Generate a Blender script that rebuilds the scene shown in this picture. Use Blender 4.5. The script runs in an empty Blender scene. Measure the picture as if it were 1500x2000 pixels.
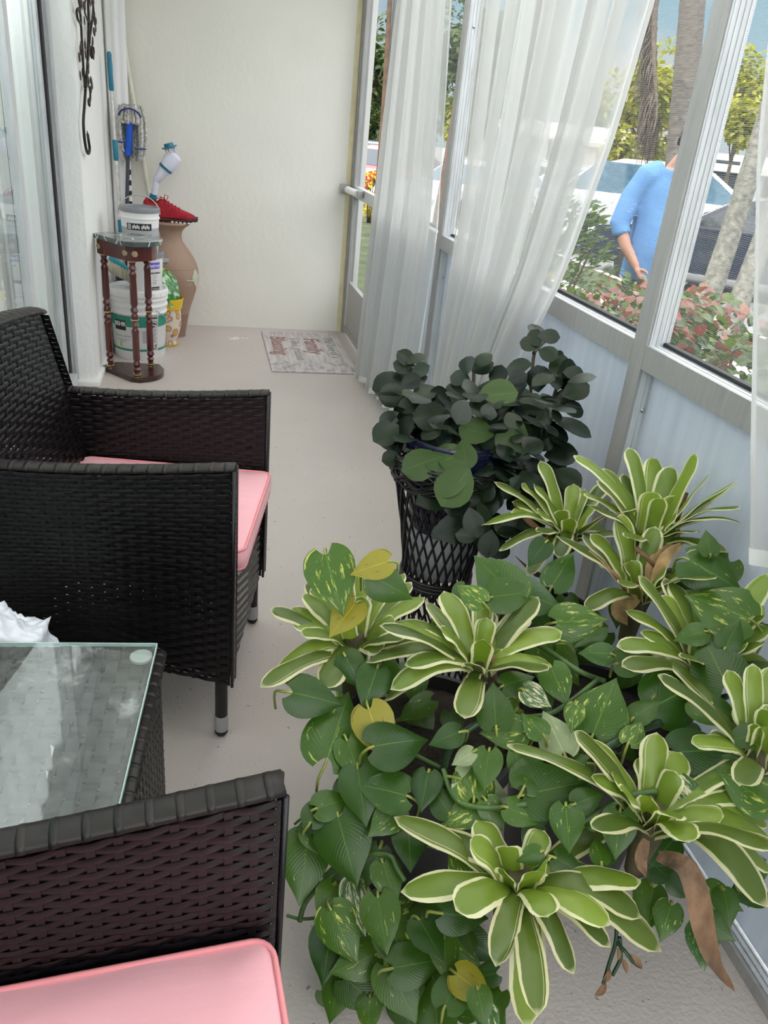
SKY, SUN, CEIL, EXPO = 1.0, 2.6, 12.0, 0.45
import bpy, math, random
from mathutils import Vector as V, Matrix, noise
PI = math.pi
random.seed(7)
COL = bpy.context.scene.collection

# ------------------------------------------------------------------ camera geometry (metres, floor z = 0)
EYE = V((0, 0, 1.22)); FOC = 1534.0
_d = V((-321, 3116, 1534)).normalized()
_y = V((-355, -792, 1534)); _y = (_y - _d * _y.dot(_d)).normalized()
_x = -_y.cross(_d)
if _x.x < 0: _x = -_x
def ray(px, py):
    c = V((px - 750, py - 1000, FOC))
    return V((_x.dot(c), _y.dot(c), -_d.dot(c)))
def at(px, py, x=None, y=None, z=None, d=None):
    """a point of the place seen at a photo pixel, on a plane x/y/z = const or at a depth d"""
    r = ray(px, py)
    t = x / r.x if x is not None else y / r.y if y is not None else (z - EYE.z) / r.z if z is not None else d / FOC
    return EYE + r * t
def depth_of(p):
    return V((_x.z, _y.z, -_d.z)).dot(p - EYE)
def pix(p):
    q = V(p) - EYE
    cx = _x.x * q.x + _y.x * q.y - _d.x * q.z
    cy = _x.y * q.x + _y.y * q.y - _d.y * q.z
    cz = _x.z * q.x + _y.z * q.y - _d.z * q.z
    return 750 + FOC * cx / cz, 1000 + FOC * cy / cz

# ------------------------------------------------------------------ materials
def nodes(name):
    m = bpy.data.materials.new(name); m.use_nodes = True
    t = m.node_tree; b = t.nodes.get('Principled BSDF')
    return m, t, b
def N(t, typ, **kw):
    n = t.nodes.new(typ)
    for k, v in kw.items():
        if k.startswith('i_'): n.inputs[k[2:].replace('_', ' ')].default_value = v
        else: setattr(n, k, v)
    return n
def L(t, a, b): t.links.new(a, b)
def ramp(t, stops, fac=None, interp='LINEAR'):
    r = t.nodes.new('ShaderNodeValToRGB'); e = r.color_ramp; e.interpolation = interp
    while len(e.elements) < len(stops): e.elements.new(0.5)
    for s, (p, c) in zip(e.elements, stops):
        s.position = p; s.color = (c[0], c[1], c[2], 1)
    if fac is not None: L(t, fac, r.inputs[0])
    return r
def math_(t, op, a, b=None, c=None):
    n = t.nodes.new('ShaderNodeMath'); n.operation = op
    for i, v in enumerate((a, b, c)):
        if v is None: continue
        if isinstance(v, (int, float)): n.inputs[i].default_value = v
        else: L(t, v, n.inputs[i])
    return n.outputs[0]
def mixc(t, fac, a, b):
    n = t.nodes.new('ShaderNodeMix'); n.data_type = 'RGBA'
    for k, v in ((0, fac), (6, a), (7, b)):
        if isinstance(v, (int, float)): n.inputs[k].default_value = v
        elif isinstance(v, tuple): n.inputs[k].default_value = (v[0], v[1], v[2], 1)
        else: L(t, v, n.inputs[k])
    return n.outputs[2]
def simple(name, col, rough=0.5, metal=0.0, var=0.0, scale=8.0, bump=0.0, bscale=None, spec=None, coat=0.0, sub=0.0, stretch=None):
    m, t, b = nodes(name)
    b.inputs['Roughness'].default_value = rough; b.inputs['Metallic'].default_value = metal
    if spec is not None: b.inputs['Specular IOR Level'].default_value = spec
    if coat: b.inputs['Coat Weight'].default_value = coat; b.inputs['Coat Roughness'].default_value = 0.1
    c = (col[0], col[1], col[2], 1); b.inputs['Base Color'].default_value = c
    tc = N(t, 'ShaderNodeTexCoord'); src = tc.outputs['Object']
    if stretch:
        mp = N(t, 'ShaderNodeMapping'); mp.inputs['Scale'].default_value = stretch; L(t, src, mp.inputs[0]); src = mp.outputs[0]
    if var:
        n = N(t, 'ShaderNodeTexNoise'); n.inputs['Scale'].default_value = scale; n.inputs['Detail'].default_value = 5; L(t, src, n.inputs['Vector'])
        r = ramp(t, [(0.3, [x * (1 - var) for x in col]), (0.7, [min(1, x * (1 + var)) for x in col])], n.outputs['Fac']); L(t, r.outputs[0], b.inputs['Base Color'])
    if bump:
        n = N(t, 'ShaderNodeTexNoise'); n.inputs['Scale'].default_value = bscale or scale * 4; n.inputs['Detail'].default_value = 4; L(t, src, n.inputs['Vector'])
        bp = N(t, 'ShaderNodeBump'); bp.inputs['Strength'].default_value = bump; bp.inputs['Distance'].default_value = 0.01
        L(t, n.outputs['Fac'], bp.inputs['Height']); L(t, bp.outputs[0], b.inputs['Normal'])
    return m
M = {}
def leaf_mat(name, dark, light, mark, mark_amt, rough=0.35, margin=None, stripes=False, trans=0.25, spec=0.5, vein=True, mscale=60, backc=None, bumpk=0.08):
    """leaf: u runs across the blade (0..1), v along it; one random tint per leaf"""
    m, t, b = nodes(name)
    uv = N(t, 'ShaderNodeUVMap'); sx = N(t, 'ShaderNodeSeparateXYZ'); L(t, uv.outputs[0], sx.inputs[0])
    u, v = sx.outputs[0], sx.outputs[1]
    g = N(t, 'ShaderNodeNewGeometry'); rnd = g.outputs['Random Per Island']
    base = ramp(t, [(0, dark), (1, light)], rnd).outputs[0]
    off = math_(t, 'ABSOLUTE', math_(t, 'SUBTRACT', u, 0.5))
    if vein:   # pale midrib and soft side veins
        vn = math_(t, 'LESS_THAN', off, 0.012)
        base = mixc(t, math_(t, 'MULTIPLY', vn, 0.45), base, tuple(min(1, c * 2.0) for c in light))
    if mark_amt:
        cmb = N(t, 'ShaderNodeCombineXYZ')
        L(t, math_(t, 'ADD', math_(t, 'MULTIPLY', u, 3.0), math_(t, 'MULTIPLY', rnd, 50.0)), cmb.inputs[0])
        L(t, math_(t, 'SUBTRACT', math_(t, 'MULTIPLY', v, 2.2), math_(t, 'MULTIPLY', off, 2.2)), cmb.inputs[1])
        nz = N(t, 'ShaderNodeTexNoise'); nz.inputs['Scale'].default_value = 1.5; nz.inputs['Detail'].default_value = 6; nz.inputs['Roughness'].default_value = 0.65
        mp = N(t, 'ShaderNodeMapping'); mp.inputs['Scale'].default_value = (2.2, 1.0, 1); L(t, cmb.outputs[0], mp.inputs[0]); L(t, mp.outputs[0], nz.inputs['Vector'])
        thr = math_(t, 'ADD', 0.72 - mark_amt * 0.25, math_(t, 'MULTIPLY', math_(t, 'SUBTRACT', 0.5, rnd), 0.16))
        f = math_(t, 'MULTIPLY', math_(t, 'SUBTRACT', nz.outputs['Fac'], thr), 14.0)
        cl = t.nodes.new('ShaderNodeClamp'); L(t, f, cl.inputs[0])
        base = mixc(t, cl.outputs[0], base, mark)
    if margin:
        wob = N(t, 'ShaderNodeTexNoise'); wob.inputs['Scale'].default_value = 7; L(t, uv.outputs[0], wob.inputs['Vector'])
        edge = math_(t, 'ADD', 0.375, math_(t, 'MULTIPLY', math_(t, 'SUBTRACT', wob.outputs['Fac'], 0.5), 0.08))
        edge = math_(t, 'ADD', edge, math_(t, 'MULTIPLY', math_(t, 'SUBTRACT', rnd, 0.5), 0.06))
        f = math_(t, 'MULTIPLY', math_(t, 'SUBTRACT', off, edge), 60.0)
        cl = t.nodes.new('ShaderNodeClamp'); L(t, f, cl.inputs[0]); fac = cl.outputs[0]
        if stripes:
            s = math_(t, 'COMPARE', off, math_(t, 'ADD', 0.27, math_(t, 'MULTIPLY', rnd, 0.06)), 0.010)
            s = math_(t, 'MULTIPLY', s, math_(t, 'GREATER_THAN', rnd, 0.6))
            s = math_(t, 'MULTIPLY', s, math_(t, 'GREATER_THAN', u, 0.5))
            fac = math_(t, 'MAXIMUM', fac, math_(t, 'MULTIPLY', s, 0.85))
        tipn = math_(t, 'MULTIPLY', math_(t, 'SUBTRACT', v, 0.955), 25.0)
        cl2 = t.nodes.new('ShaderNodeClamp'); L(t, tipn, cl2.inputs[0])
        fac = math_(t, 'MAXIMUM', fac, math_(t, 'MULTIPLY', cl2.outputs[0], 0.8))
        base = mixc(t, fac, base, margin)
    if backc: base = mixc(t, g.outputs['Backfacing'], base, backc)
    L(t, base, b.inputs['Base Color'])
    b.inputs['Roughness'].default_value = rough; b.inputs['Specular IOR Level'].default_value = spec
    nb = N(t, 'ShaderNodeTexWave'); nb.bands_direction = 'X'; nb.inputs['Scale'].default_value = mscale * 0.12; nb.inputs['Distortion'].default_value = 0.6
    cmb2 = N(t, 'ShaderNodeCombineXYZ'); L(t, (u if margin else math_(t, 'SUBTRACT', v, math_(t, 'MULTIPLY', off, 0.9))), cmb2.inputs[0]); L(t, cmb2.outputs[0], nb.inputs['Vector'])
    bp = N(t, 'ShaderNodeBump'); bp.inputs['Strength'].default_value = bumpk; bp.inputs['Distance'].default_value = 0.002
    L(t, nb.outputs['Fac'], bp.inputs['Height']); L(t, bp.outputs[0], b.inputs['Normal'])
    if trans:
        tr = N(t, 'ShaderNodeBsdfTranslucent'); hs = N(t, 'ShaderNodeHueSaturation'); hs.inputs['Value'].default_value = 1.5; hs.inputs['Saturation'].default_value = 1.1
        L(t, base, hs.inputs['Color']); L(t, hs.outputs[0], tr.inputs['Color'])
        mx = N(t, 'ShaderNodeMixShader'); mx.inputs[0].default_value = trans
        L(t, b.outputs[0], mx.inputs[1]); L(t, tr.outputs[0], mx.inputs[2])
        L(t, mx.outputs[0], t.nodes['Material Output'].inputs['Surface'])
    return m
def glass_mat(name, tint=(0.9, 0.97, 0.95), ior=1.5, dust=0.0, rough=0.0, cap=1.0):
    m, t, b = nodes(name); t.nodes.remove(b)
    tr = N(t, 'ShaderNodeBsdfTransparent'); tr.inputs[0].default_value = (*tint, 1)
    gl = N(t, 'ShaderNodeBsdfGlossy'); gl.inputs['Roughness'].default_value = rough; gl.inputs['Color'].default_value = (1, 1, 1, 1)
    fr = N(t, 'ShaderNodeFresnel'); fr.inputs['IOR'].default_value = ior
    mx = N(t, 'ShaderNodeMixShader'); geo = N(t, 'ShaderNodeNewGeometry'); L(t, math_(t, 'MULTIPLY', math_(t, 'MULTIPLY', fr.outputs[0], cap), math_(t, 'SUBTRACT', 1.0, geo.outputs['Backfacing'])), mx.inputs[0]); L(t, tr.outputs[0], mx.inputs[1]); L(t, gl.outputs[0], mx.inputs[2])
    out = mx.outputs[0]
    if dust:
        tc = N(t, 'ShaderNodeTexCoord'); n = N(t, 'ShaderNodeTexNoise'); n.inputs['Scale'].default_value = 9; n.inputs['Detail'].default_value = 9; n.inputs['Roughness'].default_value = 0.75
        L(t, tc.outputs['Object'], n.inputs['Vector'])
        r = ramp(t, [(0.56, (0.05,) * 3), (0.68, (dust,) * 3)], n.outputs['Fac'])
        df = N(t, 'ShaderNodeBsdfDiffuse'); df.inputs[0].default_value = (0.75, 0.78, 0.76, 1)
        m2 = N(t, 'ShaderNodeMixShader'); L(t, r.outputs[0], m2.inputs[0]); L(t, out, m2.inputs[1]); L(t, df.outputs[0], m2.inputs[2]); out = m2.outputs[0]
    L(t, out, t.nodes['Material Output'].inputs['Surface'])
    return m
def sheer_mat(name, col=(0.95, 0.95, 0.94), opacity=0.55):
    m, t, b = nodes(name); t.nodes.remove(b)
    tr = N(t, 'ShaderNodeBsdfTransparent'); df = N(t, 'ShaderNodeBsdfDiffuse'); df.inputs[0].default_value = (*col, 1)
    tl = N(t, 'ShaderNodeBsdfTranslucent'); tl.inputs[0].default_value = (*col, 1)
    m1 = N(t, 'ShaderNodeMixShader'); m1.inputs[0].default_value = 0.5; L(t, df.outputs[0], m1.inputs[1]); L(t, tl.outputs[0], m1.inputs[2])
    lw = N(t, 'ShaderNodeLayerWeight'); lw.inputs['Blend'].default_value = 0.4      # weave closes up when seen edge-on
    f = math_(t, 'MINIMUM', math_(t, 'ADD', opacity, math_(t, 'MULTIPLY', lw.outputs['Facing'], 0.35)), 0.97)
    m2 = N(t, 'ShaderNodeMixShader'); L(t, f, m2.inputs[0]); L(t, tr.outputs[0], m2.inputs[1]); L(t, m1.outputs[0], m2.inputs[2])
    L(t, m2.outputs[0], t.nodes['Material Output'].inputs['Surface'])
    return m
def mesh_screen_mat(name, col=(0.50, 0.52, 0.54), pitch=0.0034, cover=0.42):
    m, t, b = nodes(name); t.nodes.remove(b)
    tc = N(t, 'ShaderNodeTexCoord'); sx = N(t, 'ShaderNodeSeparateXYZ'); L(t, tc.outputs['Object'], sx.inputs[0])
    def lines(s):
        fr = math_(t, 'FRACT', math_(t, 'DIVIDE', s, pitch)); return math_(t, 'LESS_THAN', fr, cover * 0.6)
    f = math_(t, 'MAXIMUM', lines(sx.outputs[2]), math_(t, 'MULTIPLY', lines(sx.outputs[1]), 0.55))
    f = math_(t, 'MULTIPLY', f, 0.55)
    tr = N(t, 'ShaderNodeBsdfTransparent'); df = N(t, 'ShaderNodeBsdfDiffuse'); df.inputs[0].default_value = (*col, 1)
    mx = N(t, 'ShaderNodeMixShader'); L(t, f, mx.inputs[0]); L(t, tr.outputs[0], mx.inputs[1]); L(t, df.outputs[0], mx.inputs[2])
    L(t, mx.outputs[0], t.nodes['Material Output'].inputs['Surface'])
    return m

# ------------------------------------------------------------------ mesh builder
class MB:
    def __init__(s): s.v = []; s.f = []; s.uv = []; s.mi = []; s.m = 0
    def add(s, vs, fs, uvs=None):
        o = len(s.v); s.v += [tuple(p) for p in vs]; s.f += [tuple(i + o for i in f) for f in fs]
        s.uv += list(uvs) if uvs else [(0.5, 0.5)] * len(vs); s.mi += [s.m] * len(fs)
    def box(s, lo, hi, mat=None):
        x0, y0, z0 = lo; x1, y1, z1 = hi
        vs = [V(p) for p in ((x0, y0, z0), (x1, y0, z0), (x1, y1, z0), (x0, y1, z0), (x0, y0, z1), (x1, y0, z1), (x1, y1, z1), (x0, y1, z1))]
        if mat: vs = [mat @ p for p in vs]
        s.add(vs, [(0, 3, 2, 1), (4, 5, 6, 7), (0, 1, 5, 4), (1, 2, 6, 5), (2, 3, 7, 6), (3, 0, 4, 7)])
    def rbox(s, lo, hi, r, mat=None, n=3):
        """box with rounded edges"""
        lo = V(lo); hi = V(hi); r = min(r, min(hi[i] - lo[i] for i in range(3)) * 0.499)
        k = 2 * n
        def ax(i):
            a = [lo[i] + r - r * math.cos(j / n * PI / 2) for j in range(n + 1)]
            return a + [hi[i] - r + r * math.sin(j / n * PI / 2) for j in range(n + 1)]
        X, Y, Z = ax(0), ax(1), ax(2)
        c0 = [lo[i] + r for i in range(3)]; c1 = [hi[i] - r for i in range(3)]
        idx = {}; vs = []; fs = []
        def vert(p):
            key = tuple(round(q, 6) for q in p)
            if key in idx: return idx[key]
            c = V([min(max(p[i], c0[i]), c1[i]) for i in range(3)]); d = V(p) - c
            if d.length > 1e-9: d = d.normalized() * r
            q = c + d; q = mat @ q if mat else q
            vs.append(q); idx[key] = len(vs) - 1; return idx[key]
        n1 = len(X)
        def face(fn, flip):
            for i in range(n1 - 1):
                for j in range(n1 - 1):
                    q = [vert(fn(i, j)), vert(fn(i + 1, j)), vert(fn(i + 1, j + 1)), vert(fn(i, j + 1))]
                    if len(set(q)) < 3: continue
                    q = list(dict.fromkeys(q)); fs.append(tuple(reversed(q)) if flip else tuple(q))
        face(lambda i, j: (X[i], Y[j], lo[2]), True); face(lambda i, j: (X[i], Y[j], hi[2]), False)
        face(lambda i, j: (X[i], lo[1], Z[j]), False); face(lambda i, j: (X[i], hi[1], Z[j]), True)
        face(lambda i, j: (lo[0], Y[i], Z[j]), True); face(lambda i, j: (hi[0], Y[i], Z[j]), False)
        s.add(vs, fs)
    def tube(s, pts, rad, n=8, cap=True, flat=None):
        pts = [V(p) for p in pts]; k = len(pts)
        rad = rad if isinstance(rad, (list, tuple)) else [rad] * k
        vs = []; fs = []; uv = []
        up = None
        for i, p in enumerate(pts):
            d = (pts[min(i + 1, k - 1)] - pts[max(i - 1, 0)])
            d = d.normalized() if d.length > 1e-9 else V((0, 0, 1))
            if up is None:
                up = V((0, 0, 1)) if abs(d.z) < 0.9 else V((1, 0, 0))
            a = d.cross(up)
            if a.length < 1e-6: a = d.cross(V((0, 1, 0)))
            a.normalize(); b = a.cross(d).normalized(); up = b
            for j in range(n):
                t = 2 * PI * j / n
                vs.append(p + a * math.cos(t) * rad[i] + b * math.sin(t) * rad[i] * (flat or 1)); uv.append((j / n, i / max(1, k - 1)))
        for i in range(k - 1):
            for j in range(n):
                fs.append((i * n + j, i * n + (j + 1) % n, (i + 1) * n + (j + 1) % n, (i + 1) * n + j))
        if cap: fs.append(tuple(range(n - 1, -1, -1))); fs.append(tuple((k - 1) * n + j for j in range(n)))
        s.add(vs, fs, uv)
    def lathe(s, prof, c=(0, 0, 0), n=32, mat=None, cap=True, a0=0, a1=2 * PI):
        c = V(c); full = abs(a1 - a0 - 2 * PI) < 1e-6; m = n if full else n + 1
        vs = []; uv = []; fs = []
        for i, (r, z) in enumerate(prof):
            for j in range(m):
                t = a0 + (a1 - a0) * j / n
                p = V((r * math.cos(t), r * math.sin(t), z)); p = mat @ p if mat else p
                vs.append(p + c); uv.append((j / n, i / max(1, len(prof) - 1)))
        for i in range(len(prof) - 1):
            for j in range(n):
                fs.append((i * m + j, i * m + (j + 1) % m, (i + 1) * m + (j + 1) % m, (i + 1) * m + j))
        if cap and full:
            fs.append(tuple(range(n - 1, -1, -1))); fs.append(tuple((len(prof) - 1) * n + j for j in range(n)))
        s.add(vs, fs, uv)
    def grid(s, fn, nu, nv, closed_u=False):
        vs = []; uv = []; fs = []; w = nu if closed_u else nu + 1
        for j in range(nv + 1):
            for i in range(w):
                vs.append(V(fn(i / nu, j / nv))); uv.append((i / nu, j / nv))
        for j in range(nv):
            for i in range(nu):
                a = j * w + i; b = j * w + (i + 1) % w
                fs.append((a, b, b + w, a + w))
        s.add(vs, fs, uv)
    def prism(s, outline, z0, z1, mat=None):
        n = len(outline)
        vs = [V((x, y, z0)) for x, y in outline] + [V((x, y, z1)) for x, y in outline]
        if mat: vs = [mat @ p for p in vs]
        fs = [tuple(range(n - 1, -1, -1)), tuple(range(n, 2 * n))] + [(i, (i + 1) % n, n + (i + 1) % n, n + i) for i in range(n)]
        s.add(vs, fs)
    def sphere(s, c, r, n=12, m=8, mat=None):
        r = V(r) if not isinstance(r, (int, float)) else V((r, r, r)); c = V(c)
        def fn(u, v):
            th = u * 2 * PI; ph = (v - 0.5) * PI * 0.999
            p = V((r.x * math.cos(ph) * math.cos(th), r.y * math.cos(ph) * math.sin(th), r.z * math.sin(ph)))
            return (mat @ p if mat else p) + c
        s.grid(fn, n, m, True)
    def build(s, name, mats, parent=None, smooth=True, loc=None, kind=None):
        me = bpy.data.meshes.new(name); me.from_pydata(s.v, [], s.f); me.update()
        ul = me.uv_layers.new(name='UVMap')
        flat = [0.0] * (2 * len(me.loops)); li = [0] * len(me.loops); me.loops.foreach_get('vertex_index', li)
        for k, vi in enumerate(li): flat[2 * k], flat[2 * k + 1] = s.uv[vi]
        ul.data.foreach_set('uv', flat)
        mats = mats if isinstance(mats, (list, tuple)) else [mats]
        for m in mats: me.materials.append(m)
        if len(mats) > 1: me.polygons.foreach_set('material_index', s.mi)
        if smooth:
            me.polygons.foreach_set('use_smooth', [True] * len(me.polygons))
            if smooth != 'all': me.set_sharp_from_angle(angle=math.radians(40))
        o = bpy.data.objects.new(name, me); COL.objects.link(o)
        if parent is not None: o.parent = parent
        if loc is not None: o.location = loc
        if kind: o['kind'] = kind
        return o
def tag(o, label, cat, group=None, kind=None):
    o['label'] = label; o['category'] = cat
    if group: o['group'] = group
    if kind: o['kind'] = kind
    return o
def thing(name, label, cat, loc=(0, 0, 0), rz=0.0, group=None, kind=None):
    o = bpy.data.objects.new(name, None); COL.objects.link(o); o.empty_display_size = 0.05
    o.location = loc; o.rotation_euler = (0, 0, rz)
    return tag(o, label, cat, group, kind)
def part(mb, name, mats, parent, smooth=True, label=None, world=False):
    """a child mesh; world=True when its points are given in world space"""
    if world:
        bpy.context.view_layer.update()
        inv = (Matrix.Translation(parent.location) @ parent.rotation_euler.to_matrix().to_4x4()).inverted()
        if parent.parent: inv = inv @ (Matrix.Translation(parent.parent.location) @ parent.parent.rotation_euler.to_matrix().to_4x4()).inverted()
        mb.v = [tuple(inv @ V(p)) for p in mb.v]
    o = mb.build(name, mats, parent, smooth)
    if label: o['label'] = label
    return o
def text_mb(txt, size, align='CENTER', depth=0.0006, bold=0.0, spacing=1.0):
    cu = bpy.data.curves.new('txt', 'FONT'); cu.body = txt; cu.size = size; cu.align_x = align; cu.align_y = 'CENTER'; cu.extrude = depth; cu.offset = bold; cu.space_character = spacing
    cu.resolution_u = 3
    o = bpy.data.objects.new('txt', cu); COL.objects.link(o)
    dg = bpy.context.evaluated_depsgraph_get(); dg.update()
    me = bpy.data.meshes.new_from_object(o.evaluated_get(dg))
    vs = [v.co.copy() for v in me.vertices]; fs = [tuple(p.vertices) for p in me.polygons]
    bpy.data.objects.remove(o); bpy.data.curves.remove(cu); bpy.data.meshes.remove(me)
    return vs, fs
def lerp(a, b, t): return a + (b - a) * t
def knots(ks, t):
    for (a, va), (b, vb) in zip(ks, ks[1:]):
        if t <= b: 
            k = (t - a) / (b - a) if b > a else 0
            return va + (vb - va) * k
    return ks[-1][1]
def bez(a, b, c, t): return a * (1 - t) ** 2 + b * 2 * t * (1 - t) + c * t * t
# ================================================================== the porch
# ---- materials
def wall_mat(name, col, bump=0.25, patch=0.03):
    m, t, b = nodes(name); b.inputs['Roughness'].default_value = 0.75; b.inputs['Specular IOR Level'].default_value = 0.25
    tc = N(t, 'ShaderNodeTexCoord')
    n = N(t, 'ShaderNodeTexNoise'); n.inputs['Scale'].default_value = 2.2; n.inputs['Detail'].default_value = 4; L(t, tc.outputs['Object'], n.inputs['Vector'])
    r = ramp(t, [(0.3, [c * (1 - patch) for c in col]), (0.7, [min(1, c * (1 + patch)) for c in col])], n.outputs['Fac']); L(t, r.outputs[0], b.inputs['Base Color'])
    n2 = N(t, 'ShaderNodeTexNoise'); n2.inputs['Scale'].default_value = 38; n2.inputs['Detail'].default_value = 6; L(t, tc.outputs['Object'], n2.inputs['Vector'])
    mp = N(t, 'ShaderNodeMapping'); mp.inputs['Scale'].default_value = (1, 1, 0.35); L(t, tc.outputs['Object'], mp.inputs[0])
    n3 = N(t, 'ShaderNodeTexNoise'); n3.inputs['Scale'].default_value = 9; n3.inputs['Detail'].default_value = 3; L(t, mp.outputs[0], n3.inputs['Vector'])
    h = math_(t, 'ADD', math_(t, 'MULTIPLY', n2.outputs['Fac'], 0.5), n3.outputs['Fac'])
    bp = N(t, 'ShaderNodeBump'); bp.inputs['Strength'].default_value = bump; bp.inputs['Distance'].default_value = 0.012
    L(t, h, bp.inputs['Height']); L(t, bp.outputs[0], b.inputs['Normal'])
    return m
def floor_mat():
    m, t, b = nodes('painted_concrete'); tc = N(t, 'ShaderNodeTexCoord')
    n = N(t, 'ShaderNodeTexNoise'); n.inputs['Scale'].default_value = 1.6; n.inputs['Detail'].default_value = 5; L(t, tc.outputs['Object'], n.inputs['Vector'])
    base = ramp(t, [(0.3, (0.53, 0.470, 0.435)), (0.7, (0.59, 0.53, 0.493))], n.outputs['Fac']).outputs[0]
    sp = N(t, 'ShaderNodeTexNoise'); sp.inputs['Scale'].default_value = 70; sp.inputs['Detail'].default_value = 2; L(t, tc.outputs['Object'], sp.inputs['Vector'])
    dk = ramp(t, [(0.70, (0, 0, 0)), (0.74, (1, 1, 1))], sp.outputs['Fac']).outputs[0]
    base = mixc(t, math_(t, 'MULTIPLY', dk, 0.6), base, (0.06, 0.05, 0.045))
    # pale scuffs
    mp = N(t, 'ShaderNodeMapping'); mp.inputs['Scale'].default_value = (2, 9, 1); mp.inputs['Rotation'].default_value = (0, 0, 0.7); L(t, tc.outputs['Object'], mp.inputs[0])
    sc = N(t, 'ShaderNodeTexNoise'); sc.inputs['Scale'].default_value = 3.1; sc.inputs['Detail'].default_value = 8; sc.inputs['Roughness'].default_value = 0.7; L(t, mp.outputs[0], sc.inputs['Vector'])
    s2 = ramp(t, [(0.70, (0, 0, 0)), (0.76, (1, 1, 1))], sc.outputs['Fac']).outputs[0]
    base = mixc(t, math_(t, 'MULTIPLY', s2, 0.35), base, (0.6, 0.57, 0.55))
    # one white scrape near the far wall
    sx = N(t, 'ShaderNodeSeparateXYZ'); L(t, tc.outputs['Object'], sx.inputs[0]); q = at(460, 660, z=0)
    dx = math_(t, 'MULTIPLY', math_(t, 'SUBTRACT', sx.outputs[0], q.x), 14.0); dy = math_(t, 'MULTIPLY', math_(t, 'SUBTRACT', sx.outputs[1], q.y), 22.0)
    dd = math_(t, 'ADD', math_(t, 'MULTIPLY', dx, dx), math_(t, 'MULTIPLY', dy, dy))
    n5 = N(t, 'ShaderNodeTexNoise'); n5.inputs['Scale'].default_value = 26; n5.inputs['Detail'].default_value = 5; L(t, tc.outputs['Object'], n5.inputs['Vector'])
    s5 = math_(t, 'GREATER_THAN', math_(t, 'SUBTRACT', n5.outputs['Fac'], math_(t, 'MULTIPLY', dd, 0.22)), 0.44)
    base = mixc(t, math_(t, 'MULTIPLY', s5, 0.75), base, (0.86, 0.85, 0.83))
    L(t, base, b.inputs['Base Color']); b.inputs['Roughness'].default_value = 0.5; b.inputs['Specular IOR Level'].default_value = 0.35
    n2 = N(t, 'ShaderNodeTexNoise'); n2.inputs['Scale'].default_value = 120; n2.inputs['Detail'].default_value = 4; L(t, tc.outputs['Object'], n2.inputs['Vector'])
    bp = N(t, 'ShaderNodeBump'); bp.inputs['Strength'].default_value = 0.35; bp.inputs['Distance'].default_value = 0.006
    L(t, n2.outputs['Fac'], bp.inputs['Height']); L(t, bp.outputs[0], b.inputs['Normal'])
    return m
M['floor'] = floor_mat()
M['wall_far'] = wall_mat('cream_stucco', (0.83, 0.81, 0.745))
M['wall_left'] = wall_mat('white_stucco', (0.90, 0.90, 0.87), bump=0.35)
M['jamb'] = wall_mat('grey_white_stucco', (0.87, 0.88, 0.875), bump=0.5)
M['white_paint'] = simple('white_paint', (0.85, 0.85, 0.83), 0.5, var=0.04)
M['ceiling'] = simple('ceiling_paint', (0.88, 0.87, 0.84), 0.7)
M['yellow_caulk'] = simple('yellowed_edge', (0.74, 0.66, 0.42), 0.6, var=0.15)
def alu_mat(name, col, rough=0.38, metal=0.75):
    m, t, b = nodes(name); tc = N(t, 'ShaderNodeTexCoord'); b.inputs['Metallic'].default_value = metal
    mp = N(t, 'ShaderNodeMapping'); mp.inputs['Scale'].default_value = (6, 6, 0.6); L(t, tc.outputs['Object'], mp.inputs[0])
    n = N(t, 'ShaderNodeTexNoise'); n.inputs['Scale'].default_value = 12; n.inputs['Detail'].default_value = 8; n.inputs['Roughness'].default_value = 0.7; L(t, mp.outputs[0], n.inputs['Vector'])
    r = ramp(t, [(0.3, [c * 0.82 for c in col]), (0.7, [min(1, c * 1.1) for c in col])], n.outputs['Fac']); L(t, r.outputs[0], b.inputs['Base Color'])
    r2 = ramp(t, [(0.3, (rough - .08,) * 3), (0.7, (rough + .15,) * 3)], n.outputs['Fac']); L(t, r2.outputs[0], b.inputs['Roughness'])
    return m
M['alu'] = alu_mat('weathered_aluminium', (0.66, 0.68, 0.70), 0.42, 0.35)
M['alu_dark'] = alu_mat('dark_shaded_aluminium', (0.40, 0.39, 0.38), 0.5, 0.25)  # darker aluminium; on post, rail and track faces backlit shade is painted in
M['gasket'] = simple('black_rubber_gasket', (0.012, 0.012, 0.013), 0.6)
M['screw'] = simple('steel_screw', (0.5, 0.5, 0.5), 0.35, 0.9)
M['screen'] = mesh_screen_mat('insect_screen')
M['glass'] = glass_mat('clear_glass', (0.95, 0.98, 0.97), 1.6)
M['film'] = glass_mat('clear_vinyl_film', (0.80, 0.82, 0.84), 1.45, rough=0.05, cap=0.5)
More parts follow.
